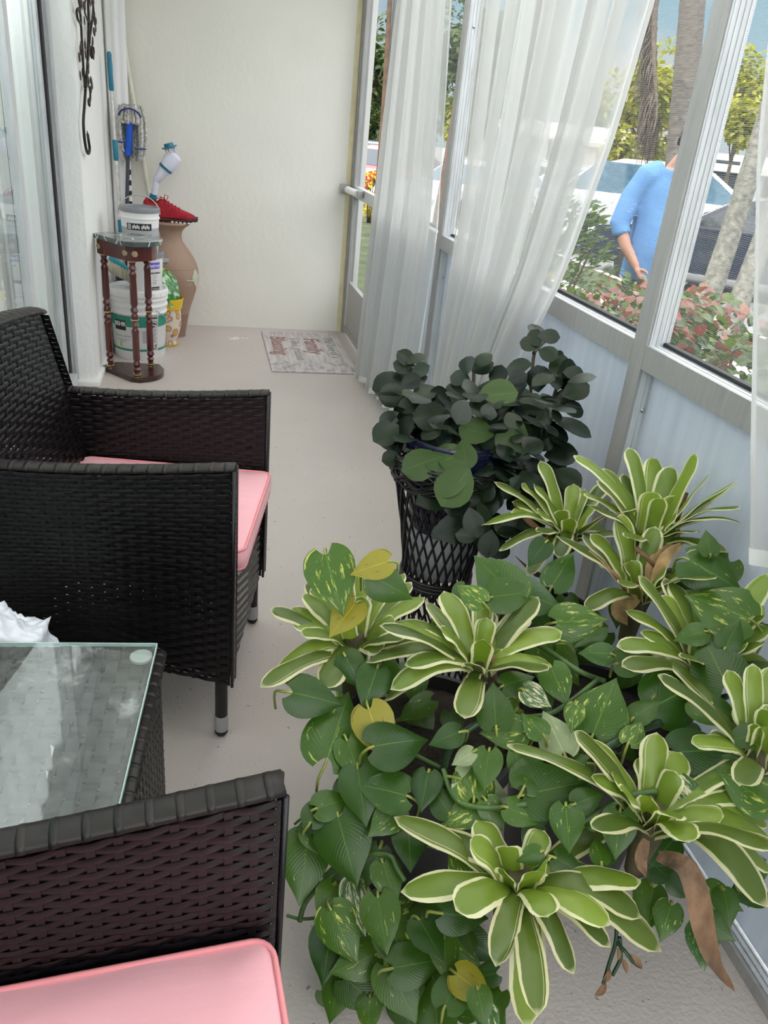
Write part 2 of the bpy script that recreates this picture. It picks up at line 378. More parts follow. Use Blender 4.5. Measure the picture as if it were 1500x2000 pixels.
def kick_mat():
    m, t, b = nodes('frosted_kick_panel'); tc = N(t, 'ShaderNodeTexCoord')
    mp = N(t, 'ShaderNodeMapping'); mp.inputs['Scale'].default_value = (1, 30, 0.8); L(t, tc.outputs['Object'], mp.inputs[0])
    n = N(t, 'ShaderNodeTexNoise'); n.inputs['Scale'].default_value = 1.2; n.inputs['Detail'].default_value = 6; L(t, mp.outputs[0], n.inputs['Vector'])
    base = ramp(t, [(0.35, (0.62, 0.66, 0.72)), (0.75, (0.71, 0.75, 0.80))], n.outputs['Fac']).outputs[0]
    sx = N(t, 'ShaderNodeSeparateXYZ'); L(t, tc.outputs['Object'], sx.inputs[0])
    def lines(s): return math_(t, 'ABSOLUTE', math_(t, 'SINE', math_(t, 'MULTIPLY', s, PI / 0.0034)))
    h = math_(t, 'MAXIMUM', lines(sx.outputs[1]), lines(sx.outputs[2]))
    dk = math_(t, 'MULTIPLY', math_(t, 'LESS_THAN', h, 0.6), 0.3)
    base = mixc(t, dk, base, (0.48, 0.50, 0.53))
    L(t, base, b.inputs['Base Color']); b.inputs['Roughness'].default_value = 0.6
    bp = N(t, 'ShaderNodeBump'); bp.inputs['Strength'].default_value = 0.3; bp.inputs['Distance'].default_value = 0.002; L(t, h, bp.inputs['Height']); L(t, bp.outputs[0], b.inputs['Normal'])
    tl = N(t, 'ShaderNodeBsdfTranslucent'); L(t, base, tl.inputs[0]); mx = N(t, 'ShaderNodeMixShader'); mx.inputs[0].default_value = 0.45
    L(t, b.outputs[0], mx.inputs[1]); L(t, tl.outputs[0], mx.inputs[2]); L(t, mx.outputs[0], t.nodes['Material Output'].inputs['Surface'])
    return m
M['kick'] = kick_mat()

def struct(mb, name, mats, label, smooth=True, parent=None):
    o = mb.build(name, mats, parent, smooth)
    o['kind'] = 'structure'
    if parent is None: o['label'] = label; o['category'] = name.split('_')[0]
    return o
def swin(name, label, loc=(0, 0, 0)):
    o = bpy.data.objects.new(name, None); COL.objects.link(o); o.location = loc; o['kind'] = 'structure'; o['label'] = label; o['category'] = name.split('_')[0]
    return o
XW = 0.87; YF = 5.02; HC = 2.5
b = MB(); b.box((-0.75, -1.2, -0.12), (0.96, 5.2, 0.0)); struct(b, 'floor', M['floor'], 'greige painted concrete porch floor with pale scuffs', False)
b = MB(); b.box((-0.9, YF, -0.1), (0.95, YF + 0.15, HC)); struct(b, 'wall_far', M['wall_far'], 'cream stucco end wall of the porch behind the doormat', False)
b = MB(); b.box((-0.9, 3.78, -0.1), (-0.497, YF, HC)); struct(b, 'wall_left', M['wall_left'], 'white stucco wall beside the sliding door with flower art', False)
b = MB(); b.box((-0.57, 3.765, 0.0), (-0.497, 3.782, HC)); struct(b, 'trim_1', M['jamb'], 'rough grey white jamb between sliding door and white wall', False)
b = MB(); b.box((-0.95, -1.2, HC), (0.96, 5.2, HC + 0.1)); struct(b, 'ceiling', M['ceiling'], 'white porch ceiling', False)
b = MB(); b.rbox((-0.585, 3.735, 0.0), (-0.478, 3.90, 0.028), 0.006); b.rbox((-0.50, 3.90, 0.0), (-0.478, YF, 0.024), 0.006)
struct(b, 'baseboard_left', M['white_paint'], 'low white painted base course under the left wall')
b = MB(); b.box((0.835, YF - 0.006, 0), (0.862, YF, HC)); struct(b, 'trim_2', M['yellow_caulk'], 'yellowed strip where the cream wall meets the screen door', False)

# ---- right wall: posts, sill rails, screens, kick panels, floor track
def fluted_post(y0, y1, name, label, screws):
    b = MB(); b.m = 0
    b.box((XW, y0, 0), (XW + 0.006, y1, HC))                    # inner face
    b.m = 1
    b.box((XW + 0.006, y0 - 0.0022, 0), (XW + 0.05, y1 - 0.001, HC))
    for k in range(4):                                            # flutes on the side towards the camera
        x = XW + 0.010 + k * 0.0105
        b.box((x, y0 - 0.0035, 0.0), (x + 0.0075, y0 + 0.004, HC))
    o = struct(b, name, [M['alu_dark'], M['alu']], label, False)
    for z in screws:
        s = MB(); s.sphere((XW + 0.026, y0 - 0.0045, z), (0.0055, 0.003, 0.0055), 10, 6); struct(s, 'screw', M['screw'], '', True, o)
    return o
POSTS = [(-0.28, -0.23), (1.425, 1.475), (2.985, 3.035), (4.09, 4.14)]
fluted_post(*POSTS[0], 'trim_3', 'aluminium screen post behind the camera', [])
fluted_post(*POSTS[1], 'trim_4', 'nearest aluminium screen post behind the tall bromeliads', [0.735])
fluted_post(*POSTS[2], 'trim_5', 'second aluminium screen post between the two curtains', [1.545, 0.72])
fluted_post(*POSTS[3], 'trim_6', 'aluminium screen door post behind the farther curtain', [])
bays = [(-0.23, 1.425), (1.475, 2.985), (3.035, 4.09)]
bay_l = ['nearest screened bay with frosted lower panel behind the bromeliads', 'second screened bay behind the nearer curtain', 'third screened bay behind the farther curtain']
for i, (y0, y1) in enumerate(bays):
    w = swin('window_%d' % (i + 1), bay_l[i], (XW, y0, 0))
    b = MB(); b.m = 0; b.box((0, 0.001, 0.823), (0.006, y1 - y0 - 0.001, 0.872)); b.m = 1
    b.box((0.006, 0.001, 0.823), (0.05, y1 - y0 - 0.001, 0.868))
    for k in range(3): b.box((0.008 + 0.013 * k, 0.001, 0.868), (0.017 + 0.013 * k, y1 - y0 - 0.001, 0.8715))
    struct(b, 'sill_rail', [M['alu_dark'], M['alu']], '', False, w)
    b = MB(); b.box((0.034, 0.001, 0.03), (0.0365, y1 - y0 - 0.001, 0.823)); struct(b, 'kick_panel', M['kick'], '', False, w)
    b = MB(); b.add([(0.044, 0.0, 0.872), (0.044, y1 - y0, 0.872), (0.044, y1 - y0, HC - 0.05), (0.044, 0, HC - 0.05)], [(0, 1, 2, 3)]); struct(b, 'screen_mesh', M['screen'], '', False, w)
    b = MB(); b.box((0.036, 0.0, 0.8725), (0.05, y1 - y0, 0.879)); struct(b, 'spline', M['gasket'], '', False, w)
    b = MB(); b.box((0, 0.001, HC - 0.06), (0.05, y1 - y0 - 0.001, HC)); struct(b, 'head_rail', M['alu'], '', False, w)
b = MB(); b.m = 0; b.box((XW - 0.002, -0.5, 0), (XW + 0.004, 4.09, 0.024)); b.m = 1; b.box((XW + 0.004, -0.5, 0), (XW + 0.05, 4.09, 0.020))
for k in range(4): b.box((XW + 0.007 + 0.011 * k, -0.5, 0.02), (XW + 0.014 + 0.011 * k, 4.09, 0.0245))
struct(b, 'trim_7', [M['alu_dark'], M['alu']], 'grooved aluminium floor track under the screen wall', False)

# ---- screen door at the far end of the right wall
d2 = swin('door_2', 'grey aluminium screen door beside the doormat with white closer', (XW, 4.14, 0)); W2 = YF - 4.14
b = MB(); b.box((-0.004, 0, 0), (0.04, 0.03, 2.2)); b.box((-0.004, W2 - 0.04, 0), (0.04, W2 - 0.001, 2.2)); b.box((-0.004, 0, 2.15), (0.04, W2, 2.2)); struct(b, 'door_jamb', M['alu_dark'], '', False, d2)
b = MB()
for a0, a1 in ((0.035, 0.085), (W2 - 0.10, W2 - 0.045)): b.box((0.004, a0, 0.02), (0.034, a1, 2.14))
b.box((0.003, 0.085, 0.825), (0.035, W2 - 0.10, 0.885)); b.box((0.004, 0.085, 2.08), (0.034, W2 - 0.10, 2.14)); struct(b, 'door_frame', M['alu'], '', False, d2)
b = MB(); b.box((0.006, 0.085, 0.02), (0.032, W2 - 0.10, 0.335)); b.box((0.002, 0.05, 0.03), (0.006, W2 - 0.06, 0.06)); struct(b, 'kick_plate', M['alu_dark'], '', False, d2)
b = MB()
for z0, z1 in ((0.335, 0.825), (0.885, 2.08)):
    b.grid(lambda u, v, z0=z0, z1=z1: (0.018 + 0.004 * math.sin(u * 17 + v * 5) * math.sin(v * PI) * math.sin(u * PI), 0.085 + u * (W2 - 0.185), z0 + v * (z1 - z0)), 24, 20)
struct(b, 'film_pane', M['film'], '', 'all', d2)
b = MB(); b.box((-0.001, 0.085, 0.335), (0.03, 0.09, 2.08)); b.box((-0.001, W2 - 0.105, 0.335), (0.03, W2 - 0.10, 2.08)); struct(b, 'spline', M['alu_dark'], '', False, d2)
cl = thing('door_closer', 'white tube closer bracketed across the middle rail of the screen door', 'door closer', (0.82, 4.80, 0.86))
b = MB(); b.tube([(0.83, 4.92, 0.862), (0.845, 4.66, 0.862)], 0.019, 14); part(b, 'tube', M['white_paint'], cl, world=True)
b = MB(); b.tube([(0.828, 4.99, 0.862), (0.830, 4.92, 0.862)], 0.005, 8); b.box((0.80, 4.985, 0.84), (0.845, 5.018, 0.885)); part(b, 'wall_bracket', M['screw'], cl, world=True)
b = MB(); b.box((0.838, 4.62, 0.845), (0.868, 4.662, 0.88)); b.tube([(0.845, 4.66, 0.862), (0.85, 4.63, 0.862)], 0.006, 8); part(b, 'door_bracket', M['alu_dark'], cl, world=True)

# ---- sliding glass door on the left
d1 = swin('door_1', 'sliding glass door with grey aluminium frame and white drapes inside', (-0.60, 0, 0))
b = MB(); b.box((-0.05, 3.757, 0), (0.03, 3.768, HC)); b.box((0.002, 3.744, 0), (0.010, 3.758, HC)); b.box((0.018, 3.750, 0), (0.024, 3.758, HC)); struct(b, 'door_jamb', M['alu'], '', False, d1)
b = MB(); b.box((-0.012, 3.700, 0.03), (0.004, 3.757, 2.4)); struct(b, 'gasket', M['gasket'], '', False, d1)
b = MB()
for y0, y1, x in ((3.655, 3.70, -0.016), (2.90, 2.97, -0.012), (2.90, 2.96, 0.018), (1.2, 1.27, 0.018), (0.1, 0.17, -0.012)): b.box((x - 0.016, y0, 0.02), (x + 0.012, y1, 2.42))
b.box((-0.03, -1.2, 0.02), (0.03, 3.70, 0.075)); b.box((-0.03, -1.2, 2.36), (0.03, 3.70, 2.42)); struct(b, 'door_frame', M['alu'], '', False, d1)
b = MB(); b.box((-0.02, 2.97, 0.075), (-0.014, 3.655, 2.36)); b.box((0.012, 1.27, 0.075), (0.018, 2.9, 2.36)); b.box((-0.02, -1.2, 0.075), (-0.014, 1.2, 2.36)); struct(b, 'glass_pane', M['glass'], '', False, d1)
b = MB(); b.box((-0.07, -1.2, 0), (0.045, 3.70, 0.02)); struct(b, 'track', M['alu'], '', False, d1)
b = MB(); b.grid(lambda u, v: (-0.072 + 0.020 * math.sin(u * 190) + 0.009 * math.sin(u * 61), -1.2 + u * 4.955, 0.02 + v * 2.4), 500, 2); struct(b, 'inner_drape', sheer_mat('white_drape', (0.86, 0.87, 0.87), 0.93), '', 'all', d1)
b = MB(); b.box((-1.0, -1.2, -0.1), (-0.96, 3.9, HC)); o = struct(b, 'wall_inner', simple('inner_wall', (0.75, 0.76, 0.76), 0.8), 'indoor wall behind the sliding door drapes', False)
# ================================================================== wicker furniture
def wicker_mat(name, col, col2, rough=0.33):
    m, t, b = nodes(name); tc = N(t, 'ShaderNodeTexCoord')
    g = N(t, 'ShaderNodeNewGeometry')
    mp = N(t, 'ShaderNodeMapping'); mp.inputs['Scale'].default_value = (6, 6, 220); L(t, tc.outputs['Object'], mp.inputs[0])
    n = N(t, 'ShaderNodeTexNoise'); n.inputs['Scale'].default_value = 2; n.inputs['Detail'].default_value = 4; L(t, mp.outputs[0], n.inputs['Vector'])
    f = math_(t, 'ADD', math_(t, 'MULTIPLY', n.outputs['Fac'], 0.6), math_(t, 'MULTIPLY', g.outputs['Random Per Island'], 0.4))
    L(t, ramp(t, [(0.3, col), (0.75, col2)], f).outputs[0], b.inputs['Base Color'])
    b.inputs['Roughness'].default_value = rough; b.inputs['Specular IOR Level'].default_value = 0.38
    bp = N(t, 'ShaderNodeBump'); bp.inputs['Strength'].default_value = 0.2; bp.inputs['Distance'].default_value = 0.001; L(t, n.outputs['Fac'], bp.inputs['Height']); L(t, bp.outputs[0], b.inputs['Normal'])
    return m
M['wicker'] = wicker_mat('black_brown_wicker', (0.0022, 0.0021, 0.0028), (0.0065, 0.0052, 0.0062))
M['wicker_rim'] = wicker_mat('worn_wicker_rim', (0.0055, 0.0048, 0.0046), (0.018, 0.0135, 0.011), 0.45)
M['black_leg'] = simple('black_powder_coat', (0.010, 0.010, 0.011), 0.35)
M['grey_cap'] = simple('grey_plastic_sleeve', (0.42, 0.42, 0.43), 0.45)
M['rubber'] = simple('black_rubber_foot', (0.012, 0.012, 0.012), 0.6)
def pink_mat():
    m, t, b = nodes('pink_polyester'); tc = N(t, 'ShaderNodeTexCoord')
    n = N(t, 'ShaderNodeTexNoise'); n.inputs['Scale'].default_value = 6; n.inputs['Detail'].default_value = 3; L(t, tc.outputs['Object'], n.inputs['Vector'])
    base = ramp(t, [(0.3, (0.76, 0.37, 0.41)), (0.7, (0.81, 0.41, 0.455))], n.outputs['Fac']).outputs[0]
    mp = N(t, 'ShaderNodeMapping'); mp.inputs['Location'].default_value = (3.1, 1.2, 0); L(t, tc.outputs['Object'], mp.inputs[0])
    n4 = N(t, 'ShaderNodeTexNoise'); n4.inputs['Scale'].default_value = 3.5; n4.inputs['Detail'].default_value = 2; L(t, mp.outputs[0], n4.inputs['Vector'])
    st = ramp(t, [(0.63, (0, 0, 0)), (0.645, (1, 1, 1))], n4.outputs['Fac']).outputs[0]
    base = mixc(t, math_(t, 'MULTIPLY', st, 0.35), base, (0.60, 0.24, 0.25))      # faint water stain
    L(t, base, b.inputs['Base Color']); b.inputs['Roughness'].default_value = 0.6; b.inputs['Sheen Weight'].default_value = 0.25
    n2 = N(t, 'ShaderNodeTexNoise'); n2.inputs['Scale'].default_value = 450; L(t, tc.outputs['Object'], n2.inputs['Vector'])
    mp3 = N(t, 'ShaderNodeMapping'); mp3.inputs['Scale'].default_value = (8, 30, 8); L(t, tc.outputs['Object'], mp3.inputs[0])
    n3 = N(t, 'ShaderNodeTexNoise'); n3.inputs['Scale'].default_value = 1.6; n3.inputs['Detail'].default_value = 2; L(t, mp3.outputs[0], n3.inputs['Vector'])
    bp = N(t, 'ShaderNodeBump'); bp.inputs['Strength'].default_value = 0.25; bp.inputs['Distance'].default_value = 0.004
    L(t, math_(t, 'ADD', math_(t, 'MULTIPLY', n2.outputs['Fac'], 0.12), n3.outputs['Fac']), bp.inputs['Height']); L(t, bp.outputs[0], b.inputs['Normal'])
    return m
M['pink'] = pink_mat(); M['pink_pipe'] = simple('pink_piping', (0.76, 0.27, 0.29), 0.6)

def weave(mb, S, Nrm, lu, lv, rowh=0.0105, pitch=0.025, amp=0.0015, gap=0.015, phase=0, sub=2):
    """woven strands over stakes: S(u, v) is the surface, Nrm its outward normal, lu x lv its size in metres"""
    nr = max(1, round(lv / rowh)); ns = max(2, round(lu / pitch)); K = ns * sub * 2
    Nrm = V(Nrm).normalized()
    for r in range(nr):
        vs = []; fs = []; uv = []
        for k in range(K + 1):
            u = k / K; st = u * ns
            d = amp * math.cos(PI * (st + r + phase)) * min(1, (min(u, 1 - u) * lu + 0.002) / 0.012)
            for j, (q, e) in enumerate(((gap, -0.0009), (0.5, 0.0007), (1 - gap, -0.0009))):
                vs.append(V(S(u, (r + q) / nr)) + Nrm * (d + e)); uv.append((u * lu * 20, (r + q) / nr * lv * 20))
        for k in range(K):
            for j in range(2):
                a = k * 3 + j; fs.append((a, a + 3, a + 4, a + 1))
        mb.add(vs, fs, uv)
    for s_ in range(ns + 1):                                    # upright stakes
        uc = s_ / ns; h = 0.0042 / lu
        u0, u1 = max(0, uc - h), min(1, uc + h); n = nr
        vs = []; fs = []
        for k in range(n + 1):
            d = -0.9 * amp * math.cos(PI * (s_ + k - 0.5 + phase)) * 0.0
            for u in (u0, u1): vs.append(V(S(u, k / n)) + Nrm * d)
        for k in range(n): fs.append((2 * k, 2 * k + 1, 2 * k + 3, 2 * k + 2))
        mb.add(vs, fs)
def rim(mb, pts, w=0.019, h=0.010, wrap=0.025, side=None):
    """wrapped edge binding: a flat rounded bar with alternate flat bands over it"""
    mb.tube(pts, [w] * len(pts), 10, True, h / w)
    L_ = [0]
    for a, c in zip(pts, pts[1:]): L_.append(L_[-1] + (V(c) - V(a)).length)
    tot = L_[-1]; n = int(tot / wrap)
    def pos(s):
        for i in range(len(pts) - 1):
            if s <= L_[i + 1]: return V(pts[i]).lerp(V(pts[i + 1]), (s - L_[i]) / (L_[i + 1] - L_[i]))
        return V(pts[-1])
    for k in range(n):
        s = (k + 0.5) * wrap
        mb.tube([pos(s - 0.0042), pos(s), pos(s + 0.0042)], [w * 1.0, w * 1.03, w * 1.0], 10, True, (h * 1.06) / w)

CW, CD = 0.475, 0.50                                             # chair width, depth
def arm_top(x):                                                   # height of the arm along the seat (x = 0 front ... -CD rear)
    k = -x / CD; return 0.638 - 0.034 * math.sin(min(1, k * 1.15) * PI / 2)
def make_chair(label):
    t = thing('wicker_armchair', label, 'chair', group='wicker armchairs')
    Tk = 0.031
    for y0 in (0.0, CW - Tk):
        b = MB()
        zb = lambda u: 0.15 + 0.03 * math.sin(u * PI)
        for yy, n, ph in ((y0, (0, -1, 0), 0), (y0 + Tk, (0, 1, 0), 1)):
            weave(b, lambda u, v, yy=yy: (-u * CD, yy, lerp(zb(u), arm_top(-u * CD) - 0.006, v)), n, CD, 0.48, phase=ph)
        weave(b, lambda u, v, y0=y0: (0.006, y0 + u * Tk, lerp(0.15, 0.632, v)), (1, 0, 0), Tk, 0.48, pitch=0.018, amp=0.0006)
        b.grid(lambda u, v, y0=y0: (-0.004 - u * (CD - 0.008), y0 + Tk / 2, lerp(0.37, arm_top(-u * CD) - 0.012, v)), 10, 2)  # hidden core sheet added to stop light leaking through the weave
        for yc in (y0, y0 + Tk): b.tube([(0.0042, yc, 0.148), (0.0042, yc, 0.636)], 0.0034, 8)
        a = part(b, 'arm_panel', M['wicker'], t, 'all')
        b = MB(); rim(b, [(-x, y0 + Tk / 2, arm_top(-x)) for x in [0.0 - 0.004 + 0.04 * i for i in range(13)]], 0.0172, 0.0078, 0.028); part(b, 'rim', M['wicker_rim'], a, 'all')
    # backrest: leaning, woven inside and outside
    def bx(z): return -0.415 - 0.25 * max(0, z - 0.42)
    def btop(u): return 0.775 + 0.02 * math.sin(u * PI)
    b = MB()
    weave(b, lambda u, v: (bx(lerp(0.40, btop(u), v)), 0.03 + u * (CW - 0.06), lerp(0.40, btop(u), v)), (1, 0, 0.25), CW - 0.06, 0.38, pitch=0.027)
    weave(b, lambda u, v: (bx(lerp(0.15, btop(u), v)) - 0.05, u * CW, lerp(0.15, btop(u), v)), (-1, 0, 0), CW, 0.63)
    for y0, y1, n in ((0.004, 0.004, (0, -1, 0)), (CW - 0.004, CW - 0.004, (0, 1, 0))):
        weave(b, lambda u, v, y0=y0: (bx(lerp(0.42, 0.77, v)) - 0.05 + u * 0.058, y0, lerp(0.42, 0.77, v)), n, 0.058, 0.36, pitch=0.02, amp=0.0012)
    bk = part(b, 'backrest', M['wicker'], t, 'all')
    b = MB(); rim(b, [(bx(btop(u)) - 0.024, -0.002 + u * (CW + 0.004), btop(u)) for u in [i / 14 for i in range(15)]], 0.029, 0.009, 0.028); part(b, 'rim', M['wicker_rim'], bk, 'all')
    b = MB()
    weave(b, lambda u, v: (-0.004, Tk + u * (CW - 2 * Tk), lerp(0.15, 0.397, v)), (1, 0, 0), CW - 2 * Tk, 0.247)
    weave(b, lambda u, v: (-0.43 + v * 0.426, Tk + u * (CW - 2 * Tk), 0.397), (0, 0, 1), CW - 2 * Tk, 0.42)
    part(b, 'seat', M['wicker'], t, 'all')
    for x, y in ((-0.022, 0.022), (-0.022, CW - 0.022), (-0.46, 0.022), (-0.46, CW - 0.022)):
        b = MB(); b.tube([(x, y, 0.045), (x, y, 0.40)], 0.0135, 16); lg = part(b, 'leg', M['black_leg'], t)
        b = MB(); b.lathe([(0.0142, 0.014), (0.0152, 0.018), (0.0152, 0.052), (0.0148, 0.054)], (x, y, 0), 18); part(b, 'sleeve', M['grey_cap'], lg)
        b = MB(); b.lathe([(0.006, 0.0), (0.011, 0.002), (0.0145, 0.008), (0.0145, 0.0145)], (x, y, 0), 18); part(b, 'foot', M['rubber'], lg)
    return t
def cushion_pts(inset=0.0):
    pts = []
    x0, x1, y0, y1 = -0.425, 0.018, 0.042, CW - 0.042; r = 0.022
    for cx, cy, a in ((x1 - r, y1 - r, 0), (x0 + r, y1 - r, 90), (x0 + r, y0 + r, 180), (x1 - r, y0 + r, 270)):
        for k in range(6):
            t = math.radians(a + k * 18); pts.append((cx + (r - inset) * math.cos(t), cy + (r - inset) * math.sin(t)))
    return pts
def make_cushion(label):
    t = thing('seat_cushion', label, 'cushion', group='pink seat cushions')
    b = MB(); zb, zt = 0.4025, 0.447
    def fn(u, v):
        x = -0.425 + u * 0.443; y = 0.042 + v * (CW - 0.084)
        ex = min(u, 1 - u); ey = min(v, 1 - v); e = min(1, min(ex, ey) * 9)
        z = zt + 0.008 * (1 - (1 - e) ** 2) + 0.0025 * noise.noise((x * 14, y * 14, 3)) + 0.0016 * noise.noise((x * 8, y * 50, 1)) * e
        # round corners
        cx = max(0, abs(u - 0.5) - 0.44) / 0.06; cy = max(0, abs(v - 0.5) - 0.44) / 0.06
        if cx > 0 and cy > 0:
            l = math.hypot(cx, cy)
            if l > 1:
                x += (1 / l - 1) * cx * 0.06 * 0.443 * (1 if u > 0.5 else -1); y += (1 / l - 1) * cy * 0.06 * 0.39 * (1 if v > 0.5 else -1)
        return (x, y, z)
    b.grid(fn, 40, 40)
    ring = cushion_pts(); n = len(ring)
    def side(u, v):
        k = int(round(u * n)) % n; x, y = ring[k]; cx, cy = -0.2, CW / 2
        o = 0.006 * math.sin(v * PI); l = math.hypot(x - cx, y - cy)
        return (x + (x - cx) / l * o, y + (y - cy) / l * o, lerp(zb, zt + 0.0005, v))
    b.grid(side, n, 6, True)
    b.add([(x, y, zb) for x, y in ring], [tuple(range(n - 1, -1, -1))])
    c = part(b, 'cover', M['pink'], t, 'all')
    b = MB()
    for z in (zt + 0.0005, zb + 0.003):
        pts = [(x, y, z) for x, y in ring] + [(ring[0][0], ring[0][1], z)]
        b.tube(pts, 0.0034, 8, False)
    part(b, 'piping', M['pink_pipe'], t, 'all')
    return t
def place(o, x, y, deg): o.location = (x, y, 0); o.rotation_euler = (0, 0, math.radians(deg))
def copy_tree(o, parent=None):
    c = o.copy(); COL.objects.link(c)
    if parent is not None: c.parent = parent
    for ch in list(o.children): copy_tree(ch, c)
    return c
ch1 = make_chair('black wicker armchair beyond the glass table, its woven side turned to the viewer')
cu1 = make_cushion('pink cushion on the farther armchair, half behind its woven arm')
ch2 = copy_tree(ch1); ch2['label'] = 'black wicker armchair on the near side of the glass table, only its arm showing'
cu2 = copy_tree(cu1); cu2['label'] = 'pink piped cushion with a faint stain in the near armchair'
A1, A2 = -12.0, 4.0
c1 = (0.046, 1.322); place(ch1, *c1, A1); place(cu1, *c1, A1)
_l = V((-math.sin(math.radians(A2)), math.cos(math.radians(A2))))
c2 = (0.070 - 0.44 * _l.x, 0.575 - 0.44 * _l.y); c2 = (c2[0] - 0.001, c2[1] - 0.027)
place(ch2, *c2, A2); place(cu2, c2[0] - 0.024, c2[1] - 0.002, A2)

# ---- glass topped wicker side table
tb = thing('side_table', 'low black wicker table with clear dusty glass top between the armchairs', 'table', (-0.333, 0.882, 0), math.radians(-5))
TW, TD, TH = 0.235, 0.25, 0.40
b = MB()
weave(b, lambda u, v: (TW, -TD + u * 2 * TD, 0.03 + v * (TH - 0.035)), (1, 0, 0), 2 * TD, TH - 0.04)
weave(b, lambda u, v: (-TW, -TD + u * 2 * TD, 0.03 + v * (TH - 0.035)), (-1, 0, 0), 2 * TD, TH - 0.04)
weave(b, lambda u, v: (-TW + u * 2 * TW, TD, 0.03 + v * (TH - 0.035)), (0, 1, 0), 2 * TW, TH - 0.04)
weave(b, lambda u, v: (-TW + u * 2 * TW, -TD, 0.03 + v * (TH - 0.035)), (0, -1, 0), 2 * TW, TH - 0.04)
part(b, 'skirt', M['wicker'], tb, 'all')
b = MB(); weave(b, lambda u, v: (-TW + v * 2 * TW, -TD + u * 2 * TD, TH - 0.007), (0, 0, 1), 2 * TD, 2 * TW, rowh=0.020, pitch=0.025, amp=0.0045, gap=0.06)
part(b, 'woven_top', wicker_mat('lighter_wicker_top', (0.016, 0.0145, 0.0135), (0.042, 0.038, 0.034)), tb, 'all')  # lighter than the chair wicker so the weave shows through the glass
b = MB()
for sx, sy in ((1, 1), (1, -1), (-1, -1), (-1, 1)): pass
rim(b, [(TW, -TD, TH - .003), (TW, TD, TH - .003)], 0.012, 0.010); rim(b, [(-TW, -TD, TH - .003), (-TW, TD, TH - .003)], 0.012, 0.010)
rim(b, [(-TW, TD, TH - .003), (TW, TD, TH - .003)], 0.012, 0.010); rim(b, [(-TW, -TD, TH - .003), (TW, -TD, TH - .003)], 0.012, 0.010)
part(b, 'rim', M['wicker_rim'], tb, 'all')
M['table_glass'] = glass_mat('dusty_table_glass', (0.92, 0.96, 0.95), 2.1, dust=0.35)
M['glass_edge'] = simple('green_glass_edge', (0.45, 0.62, 0.58), 0.15)
b = MB(); b.m = 0; b.box((-TW + 0.004, -TD + 0.002, TH + 0.011), (TW - 0.004, TD + 0.002, TH + 0.017))
gt = part(b, 'glass_top', M['table_glass'], tb, False)
b = MB()
for lo, hi in (((TW - 0.0045, -TD + 0.002), (TW - 0.003, TD + 0.002)), ((-TW + 0.003, -TD + 0.002), (-TW + 0.0045, TD + 0.002)), ((-TW + .004, TD + 0.001), (TW - .004, TD + 0.0025)), ((-TW + .004, -TD), (TW - .004, -TD + 0.002))):
    b.box((lo[0], lo[1], TH + 0.0108), (hi[0], hi[1], TH + 0.0172))
part(b, 'polished_edge', M['glass_edge'], gt, False)
M['clear_disc'] = simple('cloudy_clear_rubber', (0.50, 0.52, 0.49), 0.25)
for sx in (1, -1):
    for sy in (1, -1):
        b = MB(); b.lathe([(0.0, 0.003), (0.015, 0.003), (0.018, 0.005), (0.018, 0.0095), (0.015, 0.0108), (0.011, 0.0103), (0.0, 0.0103)], (sx * (TW - 0.026), sy * (TD - 0.022), TH), 20, cap=False); part(b, 'rest_pad', M['clear_disc'], tb)
for sx in (1, -1):
    for sy in (1, -1):
        b = MB(); b.lathe([(0.012, 0), (0.014, 0.004), (0.014, 0.05)], (sx * (TW - 0.03), sy * (TD - 0.03), 0), 14); part(b, 'foot', M['rubber'], tb)

# ---- crumpled white bag behind the table
M['bag'] = simple('thin_white_plastic', (0.80, 0.84, 0.90), 0.3, var=0.03, bump=0.5, bscale=14)
b = MB()
def bagf(u, v):
    th = u * 2 * PI; ph = (v - 0.5) * PI * 0.998
    rx, ry, rz = 0.180, 0.085, 0.225
    p = V((rx * math.cos(ph) * math.cos(th), ry * math.cos(ph) * math.sin(th), rz * math.sin(ph)))
    q = V((p.x * 9, p.y * 9, p.z * 7)); n = (1 - 2 * abs(noise.noise(q))) ** 3 + 0.5 * (1 - 2 * abs(noise.noise(q * 2.1))) ** 3 + 0.25 * (1 - 2 * abs(noise.noise(q * 4.4))) ** 3
    p *= 0.90 + 0.11 * n
    p.z = max(p.z, -0.2) + 0.2
    return p
b.grid(bagf, 120, 80, True)
bg = b.build('plastic_bag', M['bag'], None, 'all', (-0.41, 1.235, 0.0)); bg.rotation_euler = (0, 0, 0.3)
tag(bg, 'crumpled white plastic bag on the floor behind the glass table', 'bag')

